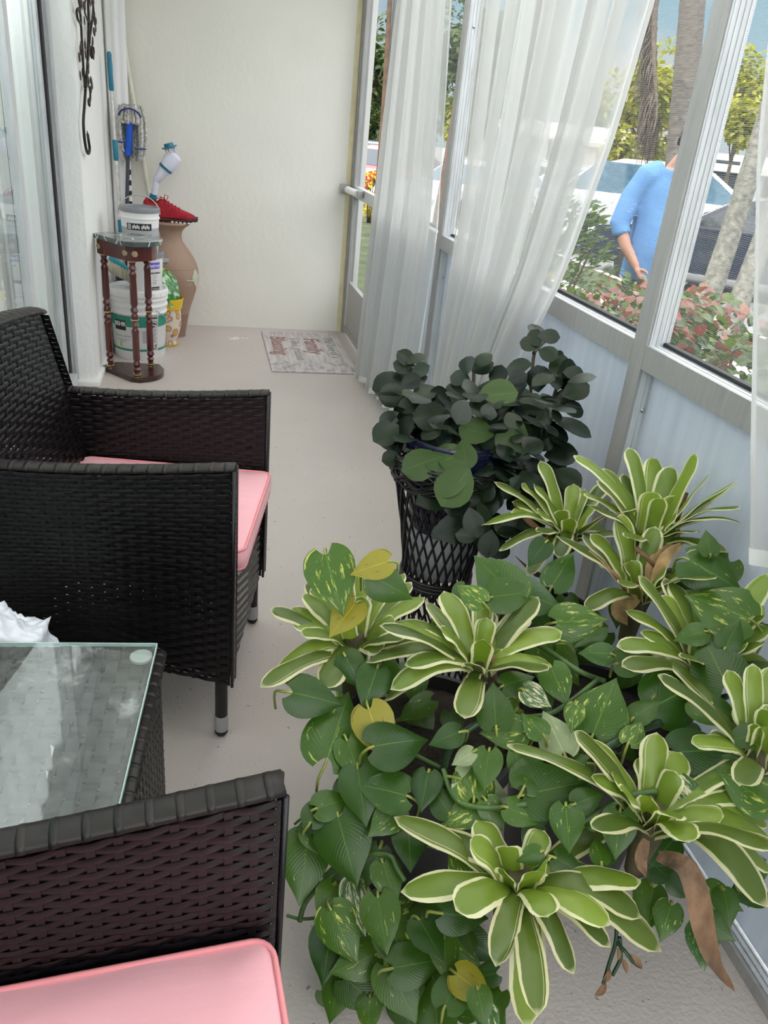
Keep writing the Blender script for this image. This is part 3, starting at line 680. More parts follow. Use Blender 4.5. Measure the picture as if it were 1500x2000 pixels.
# ---- doormat
def mat_mat():
    m, t, b = nodes('printed_mat'); tc = N(t, 'ShaderNodeTexCoord'); sx = N(t, 'ShaderNodeSeparateXYZ'); L(t, tc.outputs['Object'], sx.inputs[0])
    w = N(t, 'ShaderNodeTexWave'); w.bands_direction = 'X'; w.inputs['Scale'].default_value = 2.6; w.inputs['Distortion'].default_value = 2.0; w.inputs['Detail'].default_value = 4; L(t, tc.outputs['Object'], w.inputs['Vector'])
    mp = N(t, 'ShaderNodeMapping'); mp.inputs['Scale'].default_value = (14, 2, 1); L(t, tc.outputs['Object'], mp.inputs[0])
    n = N(t, 'ShaderNodeTexNoise'); n.inputs['Scale'].default_value = 3; n.inputs['Detail'].default_value = 8; L(t, mp.outputs[0], n.inputs['Vector'])
    base = ramp(t, [(0.3, (0.36, 0.32, 0.31)), (0.55, (0.55, 0.50, 0.485)), (0.75, (0.66, 0.62, 0.60))], n.outputs['Fac']).outputs[0]
    ex = math_(t, 'MAXIMUM', math_(t, 'GREATER_THAN', math_(t, 'ABSOLUTE', sx.outputs[0]), 0.215), math_(t, 'GREATER_THAN', math_(t, 'ABSOLUTE', sx.outputs[1]), 0.405))
    base = mixc(t, math_(t, 'MULTIPLY', ex, 0.5), base, (0.62, 0.57, 0.56))
    # faint printed leaves along the near edge
    n2 = N(t, 'ShaderNodeTexNoise'); n2.inputs['Scale'].default_value = 22; n2.inputs['Detail'].default_value = 4; L(t, tc.outputs['Object'], n2.inputs['Vector'])
    lf = math_(t, 'MULTIPLY', math_(t, 'GREATER_THAN', n2.outputs['Fac'], 0.57), math_(t, 'LESS_THAN', sx.outputs[1], -0.20))
    base = mixc(t, math_(t, 'MULTIPLY', lf, 0.55), base, (0.27, 0.24, 0.25))
    L(t, base, b.inputs['Base Color']); b.inputs['Roughness'].default_value = 0.9
    return m
dm = thing('doormat', 'beige doormat with red and grey lettering by the screen door', 'doormat', (0.582, 4.49, 0))
b = MB(); b.rbox((-0.235, -0.425, 0), (0.235, 0.425, 0.009), 0.004); part(b, 'pile', mat_mat(), dm)
M['mat_red'] = simple('faded_red_print', (0.30, 0.17, 0.15), 0.9); M['mat_grey'] = simple('grey_print', (0.26, 0.25, 0.26), 0.9)
for txt, size, x, yo, mt, bold in (('The love of a', 0.085, 0.155, 0.08, 'mat_grey', 0.0), ('Family', 0.135, 0.048, 0.10, 'mat_red', 0.003), ("is life's greatest", 0.078, -0.055, 0.03, 'mat_grey', 0.0), ('Blessing', 0.125, -0.155, 0.09, 'mat_red', 0.003)):
    vs, fs = text_mb(txt, size, 'CENTER', 0.0005, bold)
    b = MB(); b.add([(x + p.y, yo - p.x, 0.0094 + p.z) for p in vs], fs); part(b, 'lettering', M[mt], dm, False)
# ================================================================== far left corner
M['mahogany'] = simple('mahogany_gloss', (0.085, 0.012, 0.010), 0.22, var=0.35, scale=14, stretch=(1, 1, 0.15), coat=0.5)
M['mahogany_dark'] = simple('dark_mahogany', (0.045, 0.012, 0.010), 0.25, var=0.3, scale=10, coat=0.4)
M['gold'] = simple('brass_ring', (0.83, 0.68, 0.33), 0.25, 0.85)
M['bronze'] = simple('antique_rosette', (0.42, 0.34, 0.22), 0.45, 0.4)
def marble():
    m, t, b = nodes('green_grey_marble'); tc = N(t, 'ShaderNodeTexCoord')
    n = N(t, 'ShaderNodeTexNoise'); n.inputs['Scale'].default_value = 9; n.inputs['Detail'].default_value = 6; n.inputs['Distortion'].default_value = 0.6; L(t, tc.outputs['Object'], n.inputs['Vector'])
    base = ramp(t, [(0.35, (0.05, 0.065, 0.065)), (0.65, (0.13, 0.155, 0.155))], n.outputs['Fac']).outputs[0]
    vn = N(t, 'ShaderNodeTexVoronoi'); vn.feature = 'DISTANCE_TO_EDGE'; vn.inputs['Scale'].default_value = 8; L(t, tc.outputs['Object'], vn.inputs['Vector'])
    base = mixc(t, math_(t, 'MULTIPLY', math_(t, 'LESS_THAN', vn.outputs['Distance'], 0.022), 0.85), base, (0.62, 0.66, 0.62))
    L(t, base, b.inputs['Base Color']); b.inputs['Roughness'].default_value = 0.10; b.inputs['Specular IOR Level'].default_value = 0.2
    return m
M['marble'] = marble()
ps = thing('plant_stand', 'small three legged mahogany corner stand with green marble top beside white pails', 'stand', (-0.33, 3.97, 0))
def outline(e):
    pts = [V((-0.495, 4.005)), V((-0.345, 3.825)), V((-0.30, 3.815))]
    for k in range(1, 9):
        t = k / 8 * 1.75 - 0.12
        pts.append(V((-0.315 + 0.118 * math.sin(t + 0.15), 3.955 - 0.135 * math.cos(t + 0.15))))
    pts += [V((-0.225, 4.06)), V((-0.435, 4.075))]
    c = V((-0.33, 3.96)); out = []
    for p in pts:
        d = (p - c); q = c + d * (1 + e / d.length); q.x = max(q.x, -0.4955); out.append((q.x, q.y))
    return out
b = MB(); b.prism(outline(0.0), 0.0, 0.026); part(b, 'base', M['mahogany_dark'], ps, False, world=True)
b = MB(); b.prism(outline(-0.012), 0.565, 0.632); part(b, 'apron', M['mahogany'], ps, False, world=True)
b = MB(); b.prism(outline(0.012), 0.632, 0.652); part(b, 'marble_top', M['marble'], ps, False, world=True)
legp = [(0.008, 0), (0.0115, 0.006), (0.0115, 0.02), (0.016, 0.03), (0.010, 0.04), (0.017, 0.055), (0.011, 0.072), (0.0150, 0.082), (0.0145, 0.20), (0.016, 0.215), (0.011, 0.228), (0.017, 0.243), (0.0105, 0.258), (0.015, 0.27), (0.015, 0.285),
        (0.0105, 0.298), (0.017, 0.312), (0.011, 0.328), (0.0155, 0.342), (0.0140, 0.46), (0.0155, 0.475), (0.0105, 0.49), (0.0165, 0.503), (0.0105, 0.517), (0.014, 0.53), (0.012, 0.54)]
stand_legs = [(-0.455, 4.00), (-0.318, 3.858), (-0.265, 4.045)]
for x, y in stand_legs:
    b = MB(); b.lathe([(r * 1.12, 0.026 + z) for r, z in legp], (x, y, 0), 16); lg = part(b, 'leg', M['mahogany'], ps, world=True)
    for z in (0.028, 0.293, 0.558):
        b = MB(); b.lathe([(0.012, z), (0.0195, z + 0.001), (0.0195, z + 0.005), (0.012, z + 0.006)], (x, y, 0), 18); part(b, 'brass_ring', M['gold'], lg, world=True)
for (px, py, n) in ((198.5, 471, (-0.6, -0.8)), (257, 489, (-0.75, -0.66)), (272.5, 489, (0.15, -1))):
    c = at(px, py, z=0.60); nn = V((n[0], n[1], 0)).normalized()
    rot = nn.to_track_quat('Z', 'Y').to_matrix()
    # sit it on the apron
    best = min(((V((p[0], p[1], 0.6)) - EYE).length, i) for i, p in enumerate(outline(-0.012)))
    b = MB(); b.lathe([(0.0, 0.006), (0.004, 0.006), (0.006, 0.003), (0.009, 0.005), (0.012, 0.004), (0.0135, 0.001), (0.0135, -0.006)], (0, 0, 0), 18, mat=rot.to_4x4(), cap=False)
    on = {198.5: V((-0.474, 3.993, 0.598)), 257: V((-0.347, 3.842, 0.598)), 272.5: V((-0.302, 3.826, 0.598))}[px]
    b.v = [tuple(V(p) + on) for p in b.v]
    part(b, 'rosette', M['bronze'], ps, world=True)

# ---- stacked pails
M['pail'] = simple('white_pail_plastic', (0.83, 0.83, 0.82), 0.4, var=0.03)
M['grey_lid'] = simple('grey_lid_plastic', (0.22, 0.23, 0.25), 0.4, var=0.05)
M['pail_grey'] = simple('grey_band_print', (0.42, 0.43, 0.45), 0.45)
M['green_print'] = simple('green_label_print', (0.03, 0.27, 0.19), 0.45)
M['lime'] = simple('lime_print', (0.32, 0.62, 0.10), 0.5)
M['black_print'] = simple('black_print', (0.015, 0.015, 0.015), 0.5)
M['grey_text'] = simple('grey_small_print', (0.38, 0.38, 0.40), 0.6)
M['purple_print'] = simple('violet_label_print', (0.16, 0.13, 0.60), 0.45)
M['wire'] = simple('steel_wire', (0.42, 0.42, 0.43), 0.35, 0.8)
CAMA = lambda x, y: math.atan2(-y, -x)                            # angle from a thing to the camera side
def wrap_patch(b, rfun, c, a0, a1, z0, z1, off=0.0008, n=14):
    """a label patch laid on a pail: angles in radians about its axis"""
    def fn(u, v):
        a = lerp(a0, a1, u); z = lerp(z0, z1, v); r = rfun(z) + off
        return (c[0] + r * math.cos(a), c[1] + r * math.sin(a), c[2] + z)
    b.grid(fn, n, 2)
def wrap_text(txt, size, rfun, c, a, z, off=0.0012, bold=0.0, align='CENTER'):
    vs, fs = text_mb(txt, size, align, 0.0002, bold); b = MB()
    out = []
    for p in vs:
        r = rfun(z + p.y) + off + p.z; th = a + p.x / rfun(z)
        out.append((c[0] + r * math.cos(th), c[1] + r * math.sin(th), c[2] + z + p.y))
    b.add(out, fs); return b
bx_, by_ = -0.335, 4.325
pl = thing('bucket', 'large white bucket with green label behind the marble topped stand', 'bucket', (bx_, by_, 0))
rf = lambda z: 0.127 + 0.021 * z / 0.36
prof = [(0.0, 0.0), (rf(0) - 0.004, 0.0), (rf(0), 0.006), (rf(0.235), 0.235), (rf(.24) + 0.004, 0.24), (rf(.24) + 0.004, 0.246), (rf(.25), 0.25), (rf(.27), 0.27), (rf(.275) + 0.006, 0.274), (rf(.28) + 0.006, 0.282), (rf(.287), 0.286), (rf(.30), 0.30), (rf(.305) + 0.006, 0.305), (rf(.31) + .006, 0.312), (rf(.317), 0.316), (rf(.33), 0.334)]
b = MB(); b.lathe(prof, (bx_, by_, 0), 64, cap=False); part(b, 'body', M['pail'], pl, world=True)
lidp = [(0.149, 0.325), (0.153, 0.327), (0.153, 0.352), (0.150, 0.3585), (0.143, 0.3590), (0.139, 0.356), (0.137, 0.3445), (0.0, 0.3445)]
b = MB(); b.lathe(lidp, (bx_, by_, 0), 64, cap=False)
for k in range(20):
    a = k / 20 * 2 * PI; b.box((-0.006, -0.001, -0.01), (0.006, 0.0015, 0.008), Matrix.Translation((bx_ + 0.1535 * math.cos(a), by_ + 0.1535 * math.sin(a), 0.34)) @ Matrix.Rotation(a - PI / 2, 4, 'Z'))
part(b, 'lid', M['pail'], pl, world=True)
ac = CAMA(bx_, by_)                                                # faces the camera
C0 = (bx_, by_, 0)
for a0, a1, z0, z1 in ((-1.5, 0.36, 0.175, 0.232), (0.74, 1.5, 0.175, 0.232), (-1.5, 0.36, 0.048, 0.060), (0.74, 1.5, 0.048, 0.060)):
    lab = MB(); wrap_patch(lab, rf, C0, ac + a0, ac + a1, z0, z1, n=40); part(lab, 'green_band', M['green_print'], pl, world=True, label='green printed band')
lab = MB(); wrap_patch(lab, rf, C0, ac - 1.02, ac - 0.50, 0.155, 0.207, 0.0012); part(lab, 'black_label', M['black_print'], pl, world=True, label='black logo box'); lab = MB(); wrap_patch(lab, rf, C0, ac + 0.40, ac + 0.70, 0.218, 0.242, 0.0012); part(lab, 'warning_label', M['black_print'], pl, world=True, label='black warning box')
part(wrap_text('BEHR', 0.030, rf, C0, ac - 0.76, 0.186, 0.0018, 0.001), 'lettering', M['pail'], pl, False, world=True)
part(wrap_text('DRYWALL PRIMER', 0.0125, rf, C0, ac - 0.70, 0.124, 0.0012), 'lettering', M['grey_text'], pl, False, world=True)
lab = MB(); wrap_patch(lab, rf, C0, ac - 0.95, ac - 0.40, 0.1035, 0.1065, 0.0012); wrap_patch(lab, rf, C0, ac - 0.85, ac - 0.55, 0.0945, 0.0975, 0.0012); part(lab, 'small_print', M['grey_text'], pl, world=True)
lab = MB(); wrap_patch(lab, rf, C0, ac - 0.83, ac - 0.72, 0.068, 0.092, 0.0012, 4); part(lab, 'green_mark', M['lime'], pl, world=True, label='small lime square')
# warning panel: outline, round sign, text lines, barcode
lab = MB()
for a0, a1, z0, z1 in ((0.40, 0.70, 0.242, 0.2435), (0.40, 0.70, 0.075, 0.0765), (0.40, 0.405, 0.075, 0.243), (0.695, 0.70, 0.075, 0.243)): wrap_patch(lab, rf, C0, ac + a0, ac + a1, z0, z1, 0.0012)
for k in range(28):
    a0 = k / 28 * 2 * PI; a1 = (k + 1) / 28 * 2 * PI
    q = []
    for aa, rr in ((a0, 0.019), (a1, 0.019), (a1, 0.0165), (a0, 0.0165)):
        th = ac + 0.55 + rr * math.cos(aa) / rf(0.19); z = 0.190 + rr * math.sin(aa); r = rf(z) + 0.0014; q.append((bx_ + r * math.cos(th), by_ + r * math.sin(th), z))
    lab.add(q, [(0, 1, 2, 3)])
def blob(pts):
    q = []
    for x, z in pts:
        th = ac + 0.55 + x / rf(0.19); r = rf(0.19 + z) + 0.0015; q.append((bx_ + r * math.cos(th), by_ + r * math.sin(th), 0.19 + z))
    lab.add(q, [tuple(range(len(q)))])
blob([(-0.010, 0.008), (-0.006, 0.012), (0.004, 0.007), (0.012, 0.003), (0.014, -0.004), (0.011, -0.005), (0.007, 0.0), (0.002, -0.003), (-0.002, -0.001), (-0.005, 0.003)]); blob([(-0.009, -0.007), (0.003, -0.006), (0.003, -0.014), (-0.007, -0.014)])
for k in range(9): wrap_patch(lab, rf, C0, ac + 0.60 + k * 0.009, ac + 0.604 + k * 0.009, 0.052, 0.085, 0.0013, 1)
part(lab, 'warning_print', M['black_print'], pl, world=True)
lab = MB()
for k in range(10): wrap_patch(lab, rf, C0, ac + 0.42, ac + 0.68 - (k % 3) * 0.03, 0.160 - k * 0.0075, 0.1645 - k * 0.0075, 0.0011, 4)
for k in range(8): wrap_patch(lab, rf, C0, ac + 0.10, ac + 0.30 - (k % 2) * 0.04, 0.150 - k * 0.008, 0.1545 - k * 0.008, 0.0011, 4)
part(lab, 'small_print', M['grey_text'], pl, world=True)
part(wrap_text('WARNING', 0.011, rf, C0, ac + 0.55, 0.230, 0.0018, 0.0004), 'lettering', M['pail'], pl, False, world=True)
part(wrap_text('BEHR', 0.012, rf, C0, ac + 0.48, 0.058, 0.0013, 0.0004), 'lettering', M['black_print'], pl, False, world=True)
b = MB(); pts = []
for k in range(13):
    t = k / 12; a = lerp(ac + 0.62, ac + 0.62 + PI, t); r = rf(.27) + 0.007 + 0.004 * math.sin(t * PI); pts.append((bx_ + r * math.cos(a), by_ + r * math.sin(a), 0.262 - 0.105 * math.sin(t * PI)))
b.tube(pts, 0.0022, 6); part(b, 'wire_handle', M['wire'], pl, world=True)

mx_, my_ = -0.292, 4.318; mz = 0.345
mp_ = thing('pail', 'middle white pail with violet label in the stack of three', 'bucket', (mx_, my_, mz), group=None)
rm = lambda z: 0.080 + 0.009 * z / 0.19
b = MB(); b.lathe([(0.0, 0), (0.078, 0), (0.080, 0.003), (rm(0.185), 0.185)], (mx_, my_, mz), 48, cap=False); part(b, 'body', M['pail'], mp_, world=True)
b = MB(); b.lathe([(0.089, 0.168), (0.0945, 0.17), (0.0945, 0.192), (0.092, 0.197), (0.084, 0.197), (0.082, 0.193), (0.0, 0.193)], (mx_, my_, mz), 48, cap=False); part(b, 'lid', M['grey_lid'], mp_, world=True, label='grey lid')
am = CAMA(mx_, my_); C1 = (mx_, my_, mz)
b = MB(); wrap_patch(b, rm, C1, am - 0.05, am + 0.95, 0.118, 0.150); part(b, 'violet_band', M['purple_print'], mp_, world=True, label='violet label band')
b = MB(); wrap_patch(b, rm, C1, am - 0.02, am + 0.95, 0.012, 0.028); part(b, 'black_band', M['black_print'], mp_, world=True)
part(wrap_text('Sheetrock', 0.024, rm, C1, am + 0.50, 0.134, 0.0014, 0.0005), 'lettering', M['pail'], mp_, False, world=True)
part(wrap_text('Ready Mixed', 0.0125, rm, C1, am + 0.58, 0.098, 0.0012, 0.0003), 'lettering', M['black_print'], mp_, False, world=True)
part(wrap_text('Compound', 0.0115, rm, C1, am + 0.62, 0.020, 0.0014), 'lettering', M['pail'], mp_, False, world=True)
b = MB()
for k in range(6): wrap_patch(b, rm, C1, am + 0.42, am + 0.72 - (k % 3) * 0.04, 0.083 - k * 0.008, 0.0855 - k * 0.008, 0.001, 4)
for k in range(12): wrap_patch(b, rm, C1, am - 0.85, am - 0.62 - (k % 3) * 0.05, 0.14 - k * 0.010, 0.1445 - k * 0.010, 0.001, 4)
part(b, 'small_print', M['grey_text'], mp_, world=True)

tx_, ty_ = -0.308, 4.315; tz = 0.539
tp = thing('pail', 'topmost white pail with grey lid and raised wire handle', 'bucket', (tx_, ty_, tz))
rt = lambda z: 0.083 + 0.011 * z / 0.20
b = MB(); b.lathe([(0.0, 0), (0.081, 0), (0.083, 0.003), (rt(.155), 0.155), (rt(.16) + .004, 0.158), (rt(.16) + .004, 0.166), (rt(.17), 0.168), (rt(0.19), 0.19)], (tx_, ty_, tz), 48, cap=False); part(b, 'body', M['pail'], tp, world=True)
b = MB(); b.lathe([(0.094, 0.188), (0.0985, 0.19), (0.0985, 0.207), (0.096, 0.211), (0.089, 0.211), (0.086, 0.206), (0.03, 0.206), (0.028, 0.209), (0.0, 0.209)], (tx_, ty_, tz), 48, cap=False); part(b, 'lid', M['grey_lid'], tp, world=True, label='grey lid')
at_ = CAMA(tx_, ty_); C2 = (tx_, ty_, tz)
b = MB(); wrap_patch(b, rt, C2, at_ - 1.4, at_ + 1.4, 0.055, 0.118, n=40); part(b, 'grey_band', M['pail_grey'], tp, world=True, label='grey printed band')
b = MB(); wrap_patch(b, rt, C2, at_ - 0.75, at_ + 0.62, 0.108, 0.140, 0.0012, n=24); part(b, 'label_strip', M['black_print'], tp, world=True)
b = MB()
for a0, a1 in ((-0.42, -0.02), (0.06, 0.52)):
    for k in range(5): wrap_patch(b, rt, C2, at_ + lerp(a0, a1, k / 5), at_ + lerp(a0, a1, (k + 0.72) / 5), 0.114 + 0.004 * (k % 2), 0.134 - 0.005 * ((k + 1) % 2), 0.0016, 2)
part(b, 'lettering', M['pail'], tp, False, world=True)
b = MB(); wrap_patch(b, rt, C2, at_ - 0.68, at_ - 0.50, 0.111, 0.137, 0.0016, 4); part(b, 'emblem', M['pail_grey'], tp, world=True)
b = MB(); pts = []
for k in range(17):
    t = k / 16 * PI; a = 0.15
    r = 0.101 * math.cos(t); h = 0.085 * math.sin(t)
    pts.append((tx_ + r * math.cos(a) - 0.004, ty_ + r * math.sin(a) + h * 0.5, tz + 0.178 + h * 0.95))
b.tube(pts, 0.0032, 6); part(b, 'wire_handle', M['wire'], tp, world=True)

# ---- grey tub behind the pails
gx, gy = -0.262, 4.68
gt_ = thing('plastic_tub', 'grey plastic tub half hidden between the pails and the vase', 'tub', (gx, gy, 0))
b = MB(); b.lathe([(0.0, 0), (0.06, 0), (0.078, 0.36), (0.083, 0.363), (0.083, 0.376), (0.07, 0.38), (0.074, 0.43), (0.088, 0.436), (0.088, 0.45), (0.075, 0.455), (0.0, 0.455)], (gx, gy, 0), 36, cap=False); part(b, 'body', simple('grey_tub_plastic', (0.33, 0.34, 0.36), 0.4), gt_, world=True)
b = MB()
for a0, z, l in ((0.15, 0.335, 0.08), (-0.1, 0.30, 0.12), (0.3, 0.37, 0.05)):
    p = V((gx + 0.075, gy - 0.02, z)); b.tube([p, p + V((l, -0.02, 0.012))], 0.002, 5)
part(b, 'twig', simple('pale_twig', (0.5, 0.42, 0.36), 0.7), gt_, world=True)

# ---- terracotta floor vase
vx, vy = -0.178, 4.76
def terracotta():
    m, t, b = nodes('terracotta'); tc = N(t, 'ShaderNodeTexCoord'); sx = N(t, 'ShaderNodeSeparateXYZ'); L(t, tc.outputs['Object'], sx.inputs[0])
    n = N(t, 'ShaderNodeTexNoise'); n.inputs['Scale'].default_value = 7; n.inputs['Detail'].default_value = 5; L(t, tc.outputs['Object'], n.inputs['Vector'])
    base = ramp(t, [(0.3, (0.33, 0.215, 0.155)), (0.7, (0.385, 0.26, 0.19))], n.outputs['Fac']).outputs[0]
    dk = math_(t, 'LESS_THAN', math_(t, 'ADD', sx.outputs[2], math_(t, 'MULTIPLY', n.outputs['Fac'], 0.02)), 0.145)
    base = mixc(t, math_(t, 'MULTIPLY', dk, 0.55), base, (0.20, 0.10, 0.075))      # darker tone near the foot
    ln = math_(t, 'COMPARE', sx.outputs[2], 0.395, 0.0022)
    base = mixc(t, math_(t, 'MULTIPLY', ln, 0.6), base, (0.25, 0.14, 0.10))
    L(t, base, b.inputs['Base Color']); b.inputs['Roughness'].default_value = 0.75
    return m
M['terracotta'] = terracotta()
va = thing('floor_vase', 'tall terracotta vase with chipped shoulder in the far corner under a red shoe', 'vase', (vx, vy, 0))
vprof = [(0.0, 0), (0.066, 0), (0.070, 0.01), (0.082, 0.08), (0.097, 0.15), (0.122, 0.23), (0.140, 0.285), (0.150, 0.335), (0.149, 0.375), (0.137, 0.42), (0.112, 0.465), (0.083, 0.505), (0.064, 0.535), (0.059, 0.56), (0.066, 0.59), (0.086, 0.612), (0.104, 0.624), (0.106, 0.632), (0.100, 0.636), (0.078, 0.622), (0.055, 0.60), (0.050, 0.50)]
sm = []
for i in range(len(vprof) - 1):
    for k in range(3):
        t = k / 3; p0 = vprof[max(0, i - 1)]; p1 = vprof[i]; p2 = vprof[i + 1]; p3 = vprof[min(len(vprof) - 1, i + 2)]
        sm.append(tuple(0.5 * ((2 * p1[j]) + (-p0[j] + p2[j]) * t + (2 * p0[j] - 5 * p1[j] + 4 * p2[j] - p3[j]) * t * t + (-p0[j] + 3 * p1[j] - 3 * p2[j] + p3[j]) * t ** 3) for j in (0, 1)))
sm = [(max(0, r), z) for r, z in sm] + [vprof[-1]]
b = MB(); b.lathe(sm, (vx, vy, 0), 56, cap=False); part(b, 'body', M['terracotta'], va, 'all', world=True)
def vr(z):
    for (r0, z0), (r1, z1) in zip(vprof[:16], vprof[1:17]):
        if z0 <= z <= z1: return lerp(r0, r1, (z - z0) / max(1e-6, z1 - z0))
    return 0.1
b = MB(); q = []
a_ = CAMA(vx, vy) + 0.85
for da, z in ((-0.28, 0.345), (-0.05, 0.345), (0.10, 0.385), (0.20, 0.40), (0.45, 0.36), (0.42, 0.31), (0.35, 0.272), (0.25, 0.30), (0.0, 0.335), (-0.28, 0.339)):
    r = vr(z) + 0.0035; q.append((vx + r * math.cos(a_ + da), vy + r * math.sin(a_ + da), z))
c = (vx + (vr(.34) + .0035) * math.cos(a_ + 0.2), vy + (vr(.34) + .0035) * math.sin(a_ + .2), 0.345)
b.add([c] + q, [(0, i + 1, (i + 1) % len(q) + 1) for i in range(len(q))]); part(b, 'chipped_patch', simple('pale_clay_chip', (0.55, 0.56, 0.44), 0.8, var=0.2), va, world=True, label='pale chipped patch')

# ---- red running shoe on the vase
M['shoe_red'] = simple('red_knit', (0.36, 0.006, 0.018), 0.75, var=0.2, scale=60, bump=0.4, bscale=220)
M['shoe_sole'] = simple('black_red_sole', (0.06, 0.008, 0.01), 0.6)
M['shoe_white'] = simple('white_sole_pods', (0.7, 0.7, 0.7), 0.5)
sh = thing('running_shoe', 'red running shoe lying on the mouth of the terracotta vase', 'shoe', (vx - 0.005, vy - 0.01, 0.636), math.radians(-4))
SL = 0.285
def sec(s):   # half width, top height at the centre line
    w = knots([(0, 0.018), (0.05, 0.030), (0.25, 0.036), (0.45, 0.036), (0.68, 0.047), (0.85, 0.043), (0.95, 0.030), (1, 0.010)], s)
    h = knots([(0, 0.095), (0.06, 0.118), (0.16, 0.104), (0.24, 0.098), (0.34, 0.115), (0.42, 0.107), (0.55, 0.086), (0.70, 0.066), (0.85, 0.052), (0.95, 0.040), (1, 0.022)], s)
    return w, h
def shoe_fn(u, v):
    w, h = sec(v); t = u * PI
    x = -0.135 + v * SL; y = w * math.cos(t) * (1 + 0.15 * math.sin(t)); z = 0.022 + (h - 0.022) * math.sin(t) ** 0.75
    return (x, y + 0.006 * math.sin(v * PI), z)
b = MB(); b.grid(shoe_fn, 20, 36)
for v in (0, 1):
    r = [shoe_fn(i / 20, v) for i in range(21)]; b.add(r, [tuple(range(21))])
up = part(b, 'upper', M['shoe_red'], sh)
b = MB()
def sole_fn(u, v):
    w, h = sec(v); w = w * 1.06 + 0.003; t = u * 2 * PI
    zc = knots([(0, 0.014), (0.3, 0.010), (0.7, 0.008), (1, 0.022)], v); 
    return (-0.139 + v * (SL + 0.008), w * math.cos(t) + 0.006 * math.sin(v * PI), zc + 0.012 * max(-1, min(1, 1.6 * math.sin(t))) + 0.002 * math.sin(v * 70) * (1 if math.sin(t) < 0 else 0))
b.grid(sole_fn, 20, 60, True); so = part(b, 'sole', M['shoe_sole'], sh)
b = MB()
for k in range(5):
    x = 0.02 + k * 0.022; b.rbox((x - 0.007, -0.050, -0.003), (x + 0.007, 0.055, 0.006), 0.003)
part(b, 'tread_pod', M['shoe_white'], so)
b = MB()
for k in range(5):
    v = 0.40 + k * 0.065; w, h = sec(v); x = -0.135 + v * SL
    b.tube([(x + 0.004, -w * 0.75, h * 0.80), (x, 0, h + 0.004), (x + 0.01, w * 0.75, h * 0.80)], 0.0028, 6)
b.tube([(-0.03, 0, 0.10), (-0.045, -0.02, 0.125), (-0.02, -0.028, 0.12), (-0.015, -0.01, 0.10)], 0.0024, 6); b.tube([(-0.03, 0, 0.10), (-0.022, 0.02, 0.135), (-0.005, 0.02, 0.128), (-0.015, 0.0, 0.10)], 0.0024, 6)
b.tube([(-0.028, 0, 0.1), (-0.06, -0.01, 0.118), (-0.075, -0.02, 0.105)], 0.0024, 6)
part(b, 'laces', M['shoe_red'], sh, 'all')
b = MB(); b.grid(lambda u, v: (-0.112 + 0.066 * v, (0.026 * math.sin(v * PI) + 0.004) * math.cos(u * PI), knots([(0, 0.117), (0.4, 0.1045), (0.7, 0.102), (1, 0.118)], v) + 0.0008 + 0.0 * u), 8, 10); part(b, 'collar_shade', simple('dark_collar_shade', (0.09, 0.005, 0.01), 0.9), sh, 'all')  # dark sheet on the closed upper paints in the shaded opening

# ---- cleaning tools leaning in the corner
M['teal'] = simple('teal_plastic', (0.012, 0.18, 0.29), 0.35); M['blue'] = simple('blue_grip', (0.01, 0.10, 0.60), 0.35)
M['chrome'] = simple('scuffed_chrome', (0.72, 0.68, 0.64), 0.22, 0.9, var=0.2, scale=60)
M['lav'] = simple('lavender_white_plastic', (0.74, 0.75, 0.88), 0.35)
M['cream'] = simple('cream_painted_handle', (0.76, 0.73, 0.60), 0.5, var=0.08, scale=30)
M['mop_grey'] = simple('dark_grey_tube', (0.05, 0.055, 0.07), 0.4)
def seg(a, c, t0, t1, n=2): return [a.lerp(c, lerp(t0, t1, i / (n - 1))) for i in range(n)]
p0 = at(213, 106, y=4.72); p0.x = max(p0.x, -0.478); p1 = V((-0.405, 4.62, 0.004))
p1 = at(248, 612, y=4.62); p1.z = 0.004
tl_ = thing('telescopic_pole', 'chrome telescopic cleaning pole with teal grips against the white wall', 'pole', p1)
b = MB(); b.tube(seg(p1, p0, 0.02, 0.42), 0.0115, 14); b.tube(seg(p1, p0, 0.42, 0.70), 0.0100, 14); b.tube(seg(p1, p0, 0.70, 0.90), 0.0085, 14); part(b, 'tube', M['chrome'], tl_, world=True)
for t0, t1, r in ((0.885, 0.978, 0.0125), (0.655, 0.725, 0.0135), (0.39, 0.45, 0.014)):
    b = MB(); b.tube([p1.lerp(p0, q) for q in (t0, t0 + 0.006, (t0 + t1) / 2, t1 - 0.006, t1)], [r * .8, r, r * 0.95, r * 1.05, r * .85], 14); part(b, 'grip', M['teal'], tl_, world=True, label='teal grip')
b = MB(); b.tube([p0 - (p0 - p1).normalized() * 0.03, p0, p0 + V((0, 0, 0.012))], [0.011, 0.0125, 0.008], 12); part(b, 'end_cap', M['teal'], tl_, world=True, label='teal end cap')

h0 = at(254, 228, y=4.86); g1 = at(250, 305, y=4.86); f1 = at(242, 640, y=4.80); f1.z = 0.004
mo = thing('mop', 'upside down string mop with bright blue grip beside the chrome pole', 'mop', f1)
b = MB(); b.tube(seg(f1, g1, 0.01, 1.0), 0.010, 12); part(b, 'handle', M['mop_grey'], mo, world=True)
b = MB(); n = 26; b.tube([g1.lerp(h0, i / (n - 1)) for i in range(n)], [0.0175 + (0.0018 if i % 2 else 0) - (0.003 if i in (0, n - 1) else 0) for i in range(n)], 14); part(b, 'grip', M['blue'], mo, world=True, label='ribbed blue grip')
b = MB(); q = f1.lerp(g1, 0.60); b.tube([q, q + (g1 - f1).normalized() * 0.03], 0.0135, 12); part(b, 'collar', M['pail'], mo, world=True)
M['yarn'] = simple('grey_white_yarn', (0.62, 0.60, 0.56), 0.9, var=0.45, scale=90, bump=0.4, bscale=200)
b = MB(); top = h0 + V((0, 0, 0.0)); rnd = random.Random(3)
